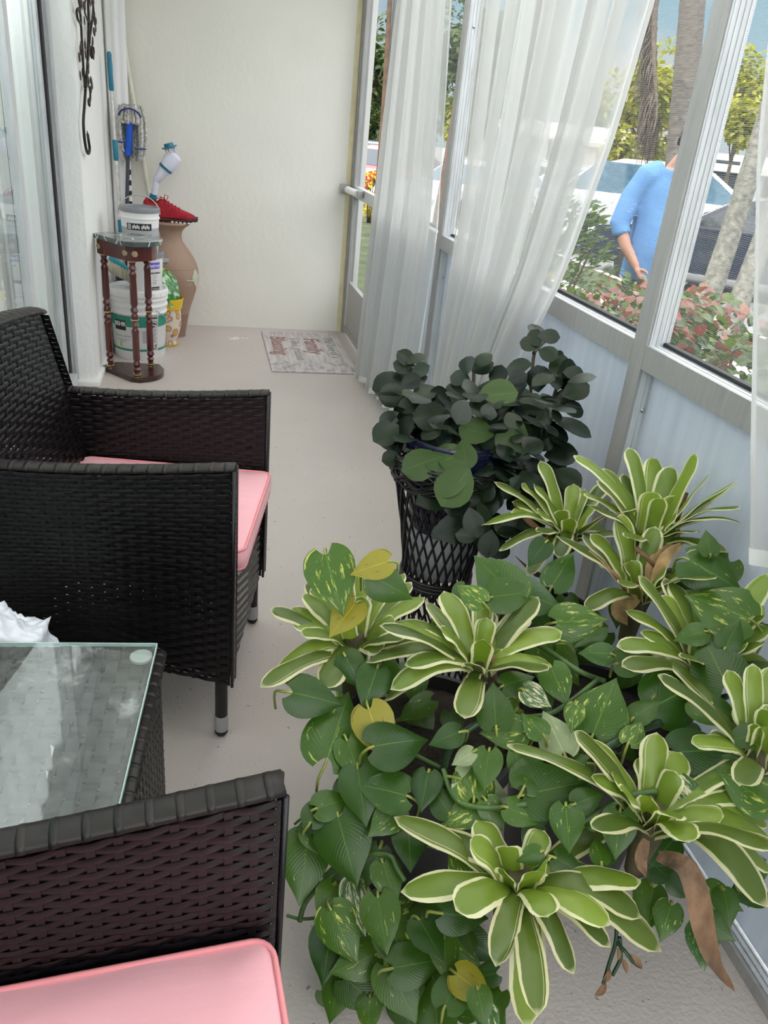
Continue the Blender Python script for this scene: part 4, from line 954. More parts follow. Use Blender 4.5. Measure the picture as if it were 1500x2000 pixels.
for k in range(64):                                              # strands looping over the head and down on all sides
    a = k / 64 * 2 * PI + rnd.uniform(-.05, .05); lay = rnd.uniform(0.7, 1.15)
    front = math.sin(a) < -0.45 and abs(math.cos(a)) < 0.75
    dx, dy = math.cos(a) * 0.062 * lay, math.sin(a) * 0.040 * lay + 0.02
    dn = 0.20 * rnd.uniform(0.85, 1.1) * (0.16 if front else 1)
    b.tube([top + V((0, 0, 0.0)), top + V((dx * 0.35, dy * 0.4, 0.045 * lay)), top + V((dx * 0.85, dy * 0.9, 0.05 * lay)), top + V((dx * 1.1, dy * 1.1, -0.01)), top + V((dx * 1.12, dy * 1.1, -dn * 0.55)), top + V((dx * 0.95, dy, -dn * 0.92)), top + V((dx * 0.75, dy * 0.8, -dn))], [0.006, 0.0068, 0.0068, 0.0068, 0.0068, 0.0066, 0.005], 6)
yh = part(b, 'yarn_head', M['yarn'], mo, 'all', world=True)
b = MB()
for rx, ry, z, a0, a1 in ((0.058, 0.040, -0.006, -2.9, -0.2), (0.080, 0.052, -0.125, -3.0, -2.0), (0.076, 0.052, -0.15, -1.3, -0.2)):
    b.tube([top + V((rx * math.cos(a), ry * math.sin(a) - 0.004, z + (0.045 * math.sin(-a) if z > -0.05 else 0))) for a in [lerp(a0, a1, i / 12) for i in range(13)]], 0.0045, 6, True)
part(b, 'band', simple('navy_stitch_band', (0.03, 0.05, 0.25), 0.8), yh, 'all', world=True)

e0 = at(238, 62, y=4.985); e1 = at(322, 520, y=4.93); e1.z = 0.004; e1.x = -0.20; e1.y = 4.96
br = thing('broom_handle', 'cream painted broom stick slanting against the cream wall', 'broom', e1)
b = MB(); b.tube(seg(e1, e0, 0.0, 1.0, 12), 0.0125, 14); part(b, 'stick', M['cream'], br, world=True)
s0 = at(252, 325, y=4.93); s1 = at(266, 640, y=4.90); s1.z = 0.004
st = thing('striped_pole', 'white pole with black bands behind the mop handle', 'pole', s1)
b = MB(); b.tube(seg(s1, s0, 0, 1), 0.0085, 12); part(b, 'tube', M['pail'], st, world=True)
for k in range(7):
    b = MB(); t0 = 0.58 + k * 0.062; b.tube(seg(s1, s0, t0, t0 + 0.030), 0.0095, 12); part(b, 'band', M['black_print'], st, world=True, label='black band')

# ---- electric spin scrubber standing behind the shoe
k0 = at(298, 390, y=4.86); k1 = at(306, 352, y=4.86); k2 = at(332, 318, y=4.86)
ss = thing('spin_scrubber', 'white electric scrubbing brush with teal head above the red shoe', 'cleaning brush', k0)
kb = V((-0.245, 4.86, 0.30))
b = MB(); b.tube([kb, k0, k1 + (k1 - k0) * 0.1], [0.014, 0.016, 0.018], 14); part(b, 'stick', M['lav'], ss, world=True)
b = MB(); b.tube([k0 + (k1 - k0) * 0.0, k0 + (k1 - k0) * 0.28], 0.0205, 14); part(b, 'collar', M['teal'], ss, world=True, label='teal collar')
b = MB(); d = (k2 - k1); b.tube([k1 - d * 0.12, k1, k1 + d * 0.30, k1 + d * 0.72, k1 + d * 1.1, k1 + d * 1.38, k1 + d * 1.5], [0.012, 0.023, 0.027, 0.037, 0.046, 0.040, 0.018], 20); bd = part(b, 'motor_housing', M['lav'], ss, world=True)
b = MB(); q = k1 + d * 0.62; b.tube([q, q + d.normalized() * 0.014], [0.0385, 0.0405], 20, True); part(b, 'band', simple('dark_teal_band', (0.02, 0.17, 0.22), 0.4), bd, world=True)
dirb = (at(336, 297, y=4.86) - at(346, 330, y=4.86)).normalized(); o_ = k2 + d * 0.22
b = MB(); rnd = random.Random(5)
perp = V((dirb.z, 0, -dirb.x))
for k in range(90):
    a = rnd.uniform(0, 2 * PI); r = 0.030 * math.sqrt(rnd.random()); off = perp * (r * math.cos(a)) + V((0, 1, 0)) * (r * math.sin(a))
    b.tube([o_ + off + dirb * 0.012, o_ + off * 1.05 + dirb * 0.062], 0.0016, 4)
part(b, 'bristles', M['pail'], ss, 'all', world=True)
b = MB(); q = o_ + dirb * 0.058; b.tube([q, q + dirb * 0.006], [0.042, 0.042], 24); b.tube([q + dirb * 0.006, q + dirb * 0.022], [0.026, 0.025], 24); part(b, 'brush_cap', M['teal'], ss, world=True, label='teal brush cap')

# ---- dark bag with teal mop pad behind the stand
M['black_bag'] = simple('black_plastic_sack', (0.012, 0.012, 0.014), 0.3, bump=0.3, bscale=18)
b = MB()
def bagk(u, v):
    th = u * 2 * PI; ph = (v - 0.5) * PI * 0.998
    p = V((0.085 * math.cos(ph) * math.cos(th), 0.095 * math.cos(ph) * math.sin(th), 0.21 * math.sin(ph)))
    n_ = abs(noise.noise(p * 14)) + 0.5 * abs(noise.noise(p * 31)); p *= 0.88 + 0.22 * n_
    return V((p.x, p.y, max(p.z, -0.21) + 0.21))
b.grid(bagk, 40, 30, True); o = b.build('black_sack', M['black_bag'], None, 'all', (-0.405, 4.52, 0.0)); tag(o, 'black plastic sack on the floor behind the white bucket stack', 'sack')
td = thing('mop_pad', 'teal mop pad with cream fringe behind the marble topped stand', 'mop head', at(231, 520, y=4.40))
b = MB(); b.grid(lambda u, v: (-0.055 + 0.125 * u, -0.04 + 0.06 * math.sin(u * PI) * 0.2 + 0.02 * v, 0.035 * math.sin(u * 2.6) + 0.085 * (1 - v) * (0.3 + u) - 0.03), 14, 6)
b2 = MB(); b2.rbox((-0.06, -0.03, 0.0), (0.06, 0.03, 0.025), 0.012, Matrix.Rotation(0.6, 4, 'Y')); part(b2, 'pad', simple('teal_cloth', (0.05, 0.42, 0.52), 0.7), td)
b = MB(); rnd = random.Random(9)
for k in range(26):
    x = rnd.uniform(-0.055, 0.05); b.tube([(x, -0.03, 0.01 - 0.55 * x), (x + 0.01, -0.05, -0.01 - 0.5 * x), (x + 0.014, -0.05, -0.05 - 0.5 * x)], 0.0042, 5)
part(b, 'fringe', simple('cream_fringe', (0.62, 0.58, 0.46), 0.9), td, 'all')

# ---- painted yellow planter with a green bag in it
yx, yy = -0.198, 4.545
yp = thing('planter', 'small painted planter with yellow rim between bucket and terracotta vase', 'planter', (yx, yy, 0))
def talavera():
    m, t, b = nodes('painted_ceramic'); tc = N(t, 'ShaderNodeTexCoord')
    v = N(t, 'ShaderNodeTexVoronoi'); v.inputs['Scale'].default_value = 24; L(t, tc.outputs['Object'], v.inputs['Vector'])
    L(t, ramp(t, [(0.0, (0.65, 0.33, 0.03)), (0.33, (0.72, 0.42, 0.06)), (0.36, (0.30, 0.14, 0.28)), (0.44, (0.34, 0.16, 0.3)), (0.47, (0.66, 0.58, 0.44)), (1, (0.72, 0.66, 0.52))], v.outputs['Distance'], 'LINEAR').outputs[0], b.inputs['Base Color']); b.inputs['Roughness'].default_value = 0.2
    return m
b = MB(); b.lathe([(0.0, 0.0), (0.05, 0.0), (0.055, 0.012), (0.048, 0.03), (0.062, 0.07), (0.074, 0.12), (0.072, 0.18), (0.070, 0.205)], (yx, yy, 0), 36, cap=False); part(b, 'body', talavera(), yp, world=True)
b = MB(); b.lathe([(0.070, 0.203), (0.078, 0.207), (0.088, 0.262), (0.084, 0.264), (0.072, 0.215), (0.0, 0.21)], (yx, yy, 0), 36, cap=False); part(b, 'rim', simple('yellow_glaze', (0.78, 0.50, 0.015), 0.2), yp, world=True, label='yellow glazed rim')
b = MB(); b.lathe([(0.05, 0.0), (0.056, 0.002), (0.056, 0.01), (0.05, 0.012)], (yx, yy, 0.0005), 30); part(b, 'foot_ring', simple('ochre_glaze', (0.55, 0.40, 0.06), 0.25), yp, world=True)
def pouch_mat():
    m, t, b = nodes('green_printed_pouch'); tc = N(t, 'ShaderNodeTexCoord'); n = N(t, 'ShaderNodeTexNoise'); n.inputs['Scale'].default_value = 34; n.inputs['Detail'].default_value = 4; L(t, tc.outputs['Object'], n.inputs['Vector'])
    L(t, ramp(t, [(0.42, (0.02, 0.14, 0.02)), (0.52, (0.08, 0.30, 0.07)), (0.62, (0.55, 0.62, 0.50))], n.outputs['Fac']).outputs[0], b.inputs['Base Color']); b.inputs['Roughness'].default_value = 0.25
    return m
gb = thing('seed_bag', 'green printed bag with yellow top folded over in the yellow planter', 'bag', (yx, yy, 0.2145), -0.75)
def pch(u, v, w=0.125):
    x = 0.0 + 0.078 * math.sin(v * 1.5) - 0.05 * (1 - v) ; z = 0.190 - 0.180 * (v ** 2.2)
    return V((x, -0.02 + (u - 0.5) * w * (0.5 + 0.5 * math.sin(v * PI * 0.9 + 0.25)), z + 0.006 * math.sin(u * 9 + v * 6)))
b = MB(); b.grid(lambda u, v: pch(u, v), 10, 16); b.grid(lambda u, v: pch(u, v) - V((0.012 * math.sin(u * PI) + .001, 0, 0.012 * math.sin(u * PI) + .001)), 10, 16); part(b, 'pouch', pouch_mat(), gb, 'all')
b = MB(); b.grid(lambda u, v: pch(u, v * 0.18) + V((0.002, 0, 0.003)), 10, 4); part(b, 'printed_top', simple('yellow_print', (0.75, 0.60, 0.05), 0.3), gb, 'all', label='yellow printed strip')
b = MB(); b.grid(lambda u, v: V((-0.05 + 0.045 * u, -0.03 + 0.06 * v, 0.0 + 0.185 * u)), 3, 3); part(b, 'back_fold', M['lime'], gb, 'all')

# ---- white cloth hanging in the corner
M['cloth'] = simple('white_cloth', (0.86, 0.86, 0.86), 0.85)
b = MB()
def drape(u, v):
    z = lerp(0.35, 2.42, v); a = u * 2 * PI
    w = 0.046 + 0.004 * v; cx = -0.440 + 0.012 * (v - 0.5)
    r = 1 + 0.14 * math.sin(a * 7 + 2 * noise.noise((0, 0, z * 2))) 
    return (cx + w * r * math.cos(a), 4.955 + 0.032 * r * math.sin(a), z)
b.grid(drape, 84, 24, True); o = b.build('hanging_cloth', M['cloth'], None, 'all'); tag(o, 'bundled white cloth hanging in the corner beside the tool handles', 'curtain')

# ---- metal flower wall art
M['black_iron'] = simple('black_iron', (0.012, 0.010, 0.010), 0.45, 0.3); M['iron_leaf'] = simple('dark_red_brown_metal', (0.035, 0.016, 0.015), 0.4, 0.3, var=0.5, scale=60)
wa = thing('wall_art', 'black metal branch with small leaves on the white wall above the stand', 'wall art', (-0.497, 4.1, 1.25))
AX = -0.478
def apx(l): return [at(x, y, x=AX) for x, y in l]
def smooth(pts, n=5):
    out = []
    for i in range(len(pts) - 1):
        p0, p1, p2, p3 = pts[max(0, i - 1)], pts[i], pts[i + 1], pts[min(len(pts) - 1, i + 2)]
        for k in range(n):
            t = k / n; out.append(0.5 * ((2 * p1) + (p2 - p0) * t + (2 * p0 - 5 * p1 + 4 * p2 - p3) * t * t + (3 * p1 - p0 - 3 * p2 + p3) * t ** 3))
    return out + [pts[-1]]
b = MB()
for l, r in (([(167, 176), (165, 205), (163, 238), (165, 270), (169, 294), (173, 300), (175, 290), (173, 275), (171, 262)], 0.006), ([(167, 178), (170, 140), (172, 90), (173, 40), (172, 0), (173, -60), (170, -120)], 0.0055), ([(166, 172), (163, 130), (160, 80), (158, 50), (152, 38), (150, 22), (153, 17), (157, 30), (158, 48)], 0.0048),
             ([(168, 150), (173, 110), (176, 70), (180, 40), (182, 10), (180, -40), (186, -90)], 0.0045), ([(166, 176), (172, 166), (176, 178), (176, 196), (173, 204)], 0.0045), ([(171, 100), (176, 92), (181, 98)], 0.0035), ([(173, 60), (178, 42), (184, 30)], 0.0035), ([(173, 45), (168, 32), (165, 18), (167, 0)], 0.0035), ([(158, 46), (156, 10), (154, -30), (150, -80)], 0.004)):
    b.tube(smooth(apx(l)), r, 7)
part(b, 'stem', M['black_iron'], wa, 'all', world=True)
b = MB(); rnd = random.Random(2)
for x, y in ((156, 4), (160, 10), (158, -12), (165, 12), (170, -5), (176, 5), (181, 4), (183, 20), (185, 30), (186, 42), (187, 55), (184, 62), (183, 34), (181, 80), (175, 78), (180, 88), (158, 90), (157, 98), (178, 98), (183, 100), (182, 108), (178, 106), (155, 112), (160, 112), (167, 106), (172, 128), (173, 136), (171, 143), (157, 148), (162, 142), (172, 156), (178, 158), (180, 166), (178, 174), (174, 200), (171, 264), (166, 88), (165, 40), (188, -20), (180, -30), (168, -35), (152, -50), (184, -70)):
    b = MB(); c = at(x, y, x=AX + rnd.uniform(-.006, .012)); a = rnd.uniform(-0.5, 0.5)
    R_ = Matrix.Rotation(rnd.uniform(-.5, .5), 4, 'Z') @ Matrix.Rotation(a, 4, 'X')
    b.sphere(c, (0.003, 0.0125, 0.019), 10, 6, R_); part(b, 'leaf', M['iron_leaf'], wa, 'all', world=True)
# ================================================================== curtains, wicker planter, peperomia
M['sheer'] = sheer_mat('white_sheer_voile', (0.70, 0.70, 0.69), 0.58)
M['hem'] = sheer_mat('white_sheer_hem', (0.95, 0.95, 0.94), 0.85)
def curtain(name, label, yn, yf, z0, z1, folds, amp, seed, xc=0.80, kind=None):
    """yn(z), yf(z): nearer and farther edge; z0(u): hem height"""
    t = thing(name, label, 'curtain', (xc, (yn(1.6) + yf(1.6)) / 2, 0), group='white sheer curtains')
    rn = random.Random(seed); ph = [rn.uniform(0, 6) for _ in range(6)]
    def fn(u, v):
        zb = z0(u); z = lerp(zb, z1, v)
        w = u + 0.018 * math.sin(u * 23 + ph[0]) + 0.01 * math.sin(u * 41 + ph[1])
        y = lerp(yf(z), yn(z), w)
        dens = 1 + 0.35 * (1 - v)
        x = xc + amp * dens * (math.sin(u * folds * 2 * PI + ph[2] + 0.5 * math.sin(z * 1.3 + u * 5)) + 0.45 * math.sin(u * folds * 4.6 * PI + ph[3] + 0.6 * z) + 0.22 * math.sin(u * folds * 9.4 * PI + ph[4] + 0.5 * z))
        yy = y + 0.55 * amp * math.cos(u * folds * 2 * PI + ph[2]) * min(1, min(u, 1 - u) * 12)
        return (min(x, 0.852), yy, z)
    b = MB(); b.grid(fn, 260, 44); part(b, 'panel', M['sheer'], t, 'all', world=True)
    b = MB(); b.grid(lambda u, v: V(fn(u, v * 0.0125)) - V((0.0015, 0, 0)), 260, 1); b.grid(lambda u, v: V(fn(1 - v * 0.010, u)) - V((0.0012, 0, 0)), 44, 1); b.grid(lambda u, v: V(fn(v * 0.010, u)) - V((0.0012, 0, 0)), 44, 1)
    part(b, 'hem', M['hem'], t, 'all', world=True)
    return t
K = lambda ks: (lambda z: knots(ks, z))
curtain('curtain', 'farther white sheer curtain hanging to the floor beside the screen door',
        K([(0, 3.05), (0.4, 2.93), (0.9, 2.86), (1.6, 3.0), (2.45, 3.1)]), K([(0, 4.02), (0.64, 3.95), (1.69, 3.77), (2.45, 3.70)]), lambda u: 0.008 + 0.13 * u, 2.45, 7.0, 0.017, 4)
curtain('curtain', 'nearer white sheer curtain swept aside behind the dark leafed plant',
        K([(0, 2.20), (0.4, 2.08), (0.72, 1.91), (0.93, 1.77), (1.23, 1.645), (1.47, 1.585), (2.45, 1.45)]), K([(0, 2.62), (0.4, 2.595), (0.91, 2.55), (1.57, 2.57), (2.45, 2.60)]), lambda u: 0.03, 2.45, 7.5, 0.020, 11)
curtain('curtain', 'sliver of white sheer curtain in front of the bay with the red hedge',
        K([(0.70, 0.30), (1.2, 0.35), (2.45, 0.45)]), K([(0.70, 0.865), (0.864, 0.944), (1.215, 1.104), (1.235, 1.113), (2.45, 1.5)]), lambda u: 0.70, 2.45, 6.0, 0.014, 21)

# ---- black wicker plant stand
wx, wy = 0.535, 1.545
M['rattan'] = simple('black_rattan', (0.012, 0.012, 0.013), 0.35, var=0.3, scale=90)
ws = thing('wicker_plant_stand', 'black hourglass wicker plant stand holding the dark leafed plant', 'plant stand', (wx, wy, 0))
wprof = [(0.128, 0.0), (0.122, 0.03), (0.104, 0.12), (0.086, 0.21), (0.0775, 0.275), (0.083, 0.33), (0.094, 0.40), (0.108, 0.47), (0.122, 0.53), (0.136, 0.575)]
wr = lambda z: knots([(z_, r_) for r_, z_ in wprof], z)
b = MB()
n = 26
for sgn in (1, -1):
    for k in range(n):
        pts = []
        for i in range(17):
            z = lerp(0.27, 0.57, i / 16); a = 2 * PI * k / n + sgn * (z - 0.27) * 3.1; r = wr(z) + 0.002 * sgn; pts.append((wx + r * math.cos(a), wy + r * math.sin(a), z))
        b.tube(pts, 0.0027, 6, False)
part(b, 'lattice', M['rattan'], ws, 'all', world=True)
b = MB()
for sgn in (1, -1):
    for k in range(30):
        pts = []
        for i in range(11):
            z = lerp(0.005, 0.275, i / 10); a = 2 * PI * (k + 0.37 * math.sin(k * 7)) / 30 + sgn * z * 3.4; r = wr(z) + 0.0025 * sgn; pts.append((wx + r * math.cos(a), wy + r * math.sin(a), z))
        b.tube(pts, 0.003, 6, False)
part(b, 'foot_lattice', M['rattan'], ws, 'all', world=True)
for z, dr, rr in ((0.275, 0.004, 0.0058), (0.284, 0.0045, 0.005), (0.266, 0.0045, 0.005), (0.004, 0.002, 0.006), (0.015, 0.003, 0.005)):
    b = MB(); b.tube([(wx + (wr(z) + dr) * math.cos(a), wy + (wr(z) + dr) * math.sin(a), z) for a in [i / 40 * 2 * PI for i in range(41)]], rr, 7, False); part(b, 'binding_ring', M['rattan'], ws, 'all', world=True)
b = MB(); rn = random.Random(8)
for k in range(16):                                              # loose woven rim
    p1_, p2_, f1_, f2_ = rn.uniform(0, 6), rn.uniform(0, 6), rn.choice((7, 9, 11, 13)), rn.choice((8, 10, 12))
    z0 = 0.525 + 0.0038 * k
    b.tube([(wx + (wr(z0) + 0.004 + 0.006 * math.sin(a * f1_ + p1_)) * math.cos(a), wy + (wr(z0) + 0.004 + 0.006 * math.sin(a * f1_ + p1_)) * math.sin(a), z0 + 0.007 * math.sin(a * f2_ + p2_)) for a in [i / 90 * 2 * PI for i in range(91)]], 0.0027, 6, False)
for dz in (0, 0.008):
    b.tube([(wx + (0.139 + 0.002 * math.sin(a * 22 + dz * 400)) * math.cos(a), wy + (0.139 + 0.002 * math.sin(a * 22 + dz * 400)) * math.sin(a), 0.580 + dz + 0.002 * math.cos(a * 22)) for a in [i / 90 * 2 * PI for i in range(91)]], 0.0052, 7, False)
part(b, 'rim', M['rattan'], ws, 'all', world=True)
def glaze():
    m, t, b = nodes('blue_drip_glaze'); tc = N(t, 'ShaderNodeTexCoord'); sx = N(t, 'ShaderNodeSeparateXYZ'); L(t, tc.outputs['Object'], sx.inputs[0])
    mp = N(t, 'ShaderNodeMapping'); mp.inputs['Scale'].default_value = (60, 60, 5); L(t, tc.outputs['Object'], mp.inputs[0])
    n = N(t, 'ShaderNodeTexNoise'); n.inputs['Scale'].default_value = 1; n.inputs['Detail'].default_value = 4; L(t, mp.outputs[0], n.inputs['Vector'])
    f = math_(t, 'ADD', math_(t, 'MULTIPLY', math_(t, 'SUBTRACT', sx.outputs[2], 0.47), 8.5), math_(t, 'MULTIPLY', n.outputs['Fac'], 0.35))
    L(t, ramp(t, [(0.05, (0.008, 0.010, 0.035)), (0.45, (0.01, 0.03, 0.09)), (0.7, (0.02, 0.25, 0.42)), (1.0, (0.06, 0.45, 0.58))], f).outputs[0], b.inputs['Base Color']); b.inputs['Roughness'].default_value = 0.12
    return m
pt = thing('flower_pot', 'blue drip glazed pot inside the black wicker plant stand', 'pot', (wx, wy, 0.40))
b = MB(); b.lathe([(0.0, 0.405), (0.072, 0.405), (0.076, 0.41), (0.099, 0.54), (0.106, 0.60), (0.110, 0.625), (0.106, 0.632), (0.098, 0.625), (0.092, 0.60), (0.0, 0.598)], (wx, wy, 0), 40, cap=False); part(b, 'glazed_body', glaze(), pt, world=True)
b = MB(); b.lathe([(0.0, 0.285), (0.064, 0.285), (0.068, 0.29), (0.083, 0.395), (0.083, 0.404), (0.0, 0.404)], (wx, wy, 0), 36, cap=False); tag(b.build('inner_bucket', simple('dusty_white_plastic', (0.62, 0.64, 0.67), 0.5, var=0.08)), 'white plastic bucket under the blue pot inside the wicker stand', 'bucket')
M['soil'] = simple('potting_soil', (0.025, 0.017, 0.012), 0.95, var=0.4, scale=60, bump=0.8)
b = MB(); b.lathe([(0.0, 0.606), (0.05, 0.605), (0.091, 0.6005)], (wx, wy, 0), 24, cap=False); part(b, 'soil', M['soil'], pt, world=True)

# ---- generic leaf builders
def blade(b, p, dirn, nrm, Ln, ks, wid, fold=0.15, droop=0.2, lobe=0.0, rows=9, cols=4, cup=0.0, wave=0.0):
    """leaf blade from p along dirn, upper face along nrm; ks = half-width knots (share of Ln)"""
    dirn = dirn.normalized(); side = dirn.cross(nrm).normalized(); up = side.cross(dirn)
    vs = []; uv = []; fs = []; rw = random.random() * 6
    for j in range(rows + 1):
        t = (j / rows) ** (1.45 if lobe else 1); w = knots(ks, t) * Ln * wid
        for i in range(cols + 1):
            s = i / cols * 2 - 1; a = abs(s)
            y = Ln * t - lobe * Ln * a ** 1.6 * (1 - t) ** 4
            z = fold * a * w - droop * Ln * t * t - cup * Ln * (a * a) * 0.5 * w / (0.4 * Ln) + wave * Ln * math.sin(t * 9 + rw + (2 if s > 0 else 0)) * a
            vs.append(p + dirn * y + side * (s * w) + up * z); uv.append(((s + 1) / 2, t))
    c1 = cols + 1
    for j in range(rows):
        for i in range(cols): fs.append((j * c1 + i, j * c1 + i + 1, (j + 1) * c1 + i + 1, (j + 1) * c1 + i))
    b.add(vs, fs, uv)
HEART = [(0, 0.15), (0.015, 0.235), (0.04, 0.305), (0.09, 0.375), (0.17, 0.425), (0.27, 0.44), (0.4, 0.41), (0.55, 0.335), (0.7, 0.225), (0.82, 0.125), (0.91, 0.06), (0.97, 0.022), (1, 0.004)]
OVAL = [(0, 0.02), (0.06, 0.09), (0.2, 0.245), (0.4, 0.36), (0.62, 0.395), (0.8, 0.33), (0.92, 0.20), (0.98, 0.09), (1, 0.01)]
VIEW = lambda p: (EYE - p).normalized()
def img_frame(p):
    """unit vectors of the place that point right and up as seen from the eye point at p"""
    v = VIEW(p); r = _x_cam(); u = v.cross(r).normalized(); r = u.cross(v).normalized(); return r, u, v
def _x_cam(): return V((_x.x, _y.x, -_d.x))

# ---- peperomia with dark round leaves
M['pep'] = leaf_mat('dark_rubbery_leaf', (0.005, 0.012, 0.008), (0.017, 0.030, 0.013), (0.1, 0.2, 0.05), 0, 0.33, trans=0.04, spec=0.28, vein=True, backc=(0.03, 0.05, 0.025), mscale=10, bumpk=0.02)
M['pep_light'] = leaf_mat('olive_rubbery_leaf', (0.035, 0.070, 0.016), (0.050, 0.092, 0.022), (0.1, 0.2, 0.05), 0, 0.36, spec=0.28, trans=0.06, vein=True, mscale=10, bumpk=0.02)
M['pep_stem'] = simple('brown_succulent_stem', (0.055, 0.038, 0.022), 0.6)
pe = thing('peperomia', 'bushy plant with dark round leaves in the black wicker stand', 'potted plant', (wx, wy, 0.606))
rn = random.Random(12); random.seed(4)
fol = MB(); stm = MB(); lgt = MB()
def pep_depth(px, py):                                           # rough front of the bush
    return 1.66 + 0.0005 * (880 - py) * 1.0 + 0.00010 * abs(px - 930)
def pep_leaf(px, py, ang, ln, tilt=0.3, tgt=None, dd=0.0):
    """leaf centred on a pixel; ang = image direction of the tip in degrees, ln = length in pixels"""
    dp = pep_depth(px, py) + dd; c = at(px, py, d=dp); Lm = ln * dp / FOC
    r, u, v = img_frame(c); a = math.radians(ang)
    di = r * math.cos(a) + u * math.sin(a); nr = (v + V((0, 0, 1)) * 0.35 + V((rn.uniform(-1, 1), rn.uniform(-1, 1), rn.uniform(-.4, 1))) * tilt).normalized()
    di = (di - nr * di.dot(nr)).normalized()
    p = c - di * Lm * 0.5
    blade(tgt or fol, p, di, nr, Lm, OVAL, 1.0, fold=0.10, droop=0.10, rows=10, cols=6, cup=rn.uniform(-0.1, 0.16))
    return p, di
for l in ((793, 700, 135, 44), (812, 700, 45, 40), (788, 716, 160, 42), (784, 726, 150, 40), (820, 724, 25, 42), (765, 750, 195, 78), (802, 745, 30, 44), (770, 772, 185, 62), (815, 738, 10, 40), (812, 776, 80, 52), (828, 770, 60, 60), (800, 790, 200, 50), (755, 845, 215, 66), (792, 830, 240, 50), (843, 812, 190, 74), (838, 815, 15, 76), (875, 790, 100, 64), (890, 770, 80, 60), (912, 712, 110, 44), (940, 702, 35, 46), (942, 716, 20, 46), (898, 738, 160, 44), (925, 762, 200, 62), (948, 758, 130, 56), (972, 735, 75, 48), (995, 762, 10, 74), (905, 815, 320, 60), (952, 808, 300, 66), (878, 842, 190, 64), (1012, 715, 165, 58), (1050, 650, 90, 52), (1072, 656, 0, 44), (1035, 672, 170, 40), (1045, 660, 120, 40), (1070, 690, -25, 42), (1090, 698, -5, 36), (1090, 715, 80, 52), (1108, 722, 20, 52), (1120, 728, 0, 42), (1050, 738, 100, 62), (1060, 742, 60, 54), (1086, 745, 90, 40), (1110, 745, 200, 44), (1125, 762, 25, 58), (1010, 740, 20, 44), (1075, 790, 110, 56), (1100, 780, 30, 52), (1120, 800, 10, 48), (1058, 812, 200, 56), (1040, 790, 120, 60), (1118, 832, -30, 84), (1082, 850, -60, 64), (1060, 820, 60, 48), (1045, 850, 100, 62), (1028, 860, 260, 80), (930, 850, 190, 60), (965, 860, 260, 66), (1060, 868, 20, 46), (905, 880, 250, 64), (1096, 886, 10, 66), (1040, 920, 100, 56), (1108, 935, -30, 62), (992, 922, 120, 62), (1000, 950, 250, 60), (938, 920, 95, 66), (1035, 935, 280, 70), (1082, 920, 60, 60), (952, 960, 250, 44), (925, 975, 60, 60), (850, 968, 25, 84), (893, 988, 190, 56), (945, 1002, 265, 52), (925, 1020, 280, 62), (885, 1034, 10, 80), (862, 1040, 190, 44), (955, 1062, 260, 56), (985, 1030, 110, 50), (975, 1075, 30, 50), (1000, 1040, 200, 60), (910, 1045, 340, 50), (940, 1050, 100, 50), (765, 895, 200, 44), (788, 805, 90, 50), (1020, 780, 250, 60), (985, 800, 200, 60), (995, 850, 60, 60), (860, 775, 150, 50), (1010, 880, 150, 60), (870, 860, 60, 50)):
    pep_leaf(*l, tilt=0.8, dd=rn.uniform(-0.03, 0.04))
for l in ((874, 896, 25, 88), (824, 905, 200, 84), (890, 950, 235, 96), (908, 888, 280, 62), (930, 842, 160, 74), (1000, 852, 260, 84), (972, 770, 10, 82), (880, 945, 200, 70)):
    lgt = MB(); pep_leaf(*l, tilt=0.18, tgt=lgt, dd=-0.035); part(lgt, 'pale_leaf', M['pep_light'], pe, 'all', world=True, label='lighter olive green leaf')
for k in range(260):                                             # leaves deeper in the bush
    a = rn.uniform(0, 2 * PI); h = rn.random(); rr = rn.uniform(0.02, 0.15) * (1.0 + 0.2 * h)
    p = V((wx + 0.05 + rr * math.cos(a) * 1.15, wy + 0.03 + rr * math.sin(a), 0.58 + 0.20 * h - 0.25 * max(0, rr - 0.12)))
    if p.x > 0.835: continue
    X_, Y_ = pix(p)
    if Y_ < knots([(740, 800), (800, 740), (860, 800), (930, 760), (1000, 770), (1050, 720), (1130, 750), (1160, 800)], X_) or X_ > 1135 or X_ < 745: continue
    d_ = V((math.cos(a), math.sin(a), rn.uniform(-0.5, 0.7))); blade(fol, p, d_, V((0, 0, 1)) + V((rn.uniform(-1, 1), rn.uniform(-1, 1), 0)) * 0.5, rn.uniform(0.04, 0.062), OVAL, 1.0, rows=7, cols=4, cup=0.1)
for k in range(70):                                              # leaves trailing over the right of the rim
    px = rn.uniform(880, 1100); py = rn.uniform(930, 1070 - abs(px - 960) * 0.5)
    pep_leaf(px, py, rn.uniform(180, 360), rn.uniform(40, 62), 0.6, dd=rn.uniform(0.03, 0.10))
for l in ([(818, 690), (815, 735), (812, 790), (830, 850), (870, 900)], [(925, 700), (925, 745), (920, 800), (915, 880)], [(1052, 650), (1042, 700), (1038, 740), (1030, 800), (985, 890)], [(1100, 715), (1080, 780), (1060, 830), (1000, 890)], [(965, 735), (962, 790), (955, 860)], [(900, 880), (960, 885), (1000, 905), (1040, 870), (1055, 850)], [(1042, 690), (1060, 670), (1075, 660)]):
    pts = [at(x, y, d=pep_depth(x, y) + 0.03 + 0.02 * i) for i, (x, y) in enumerate(l)]
    stm.tube(smooth(pts), 0.0042, 7)
part(stm, 'stem', M['pep_stem'], pe, 'all', world=True); part(fol, 'foliage', M['pep'], pe, 'all', world=True)
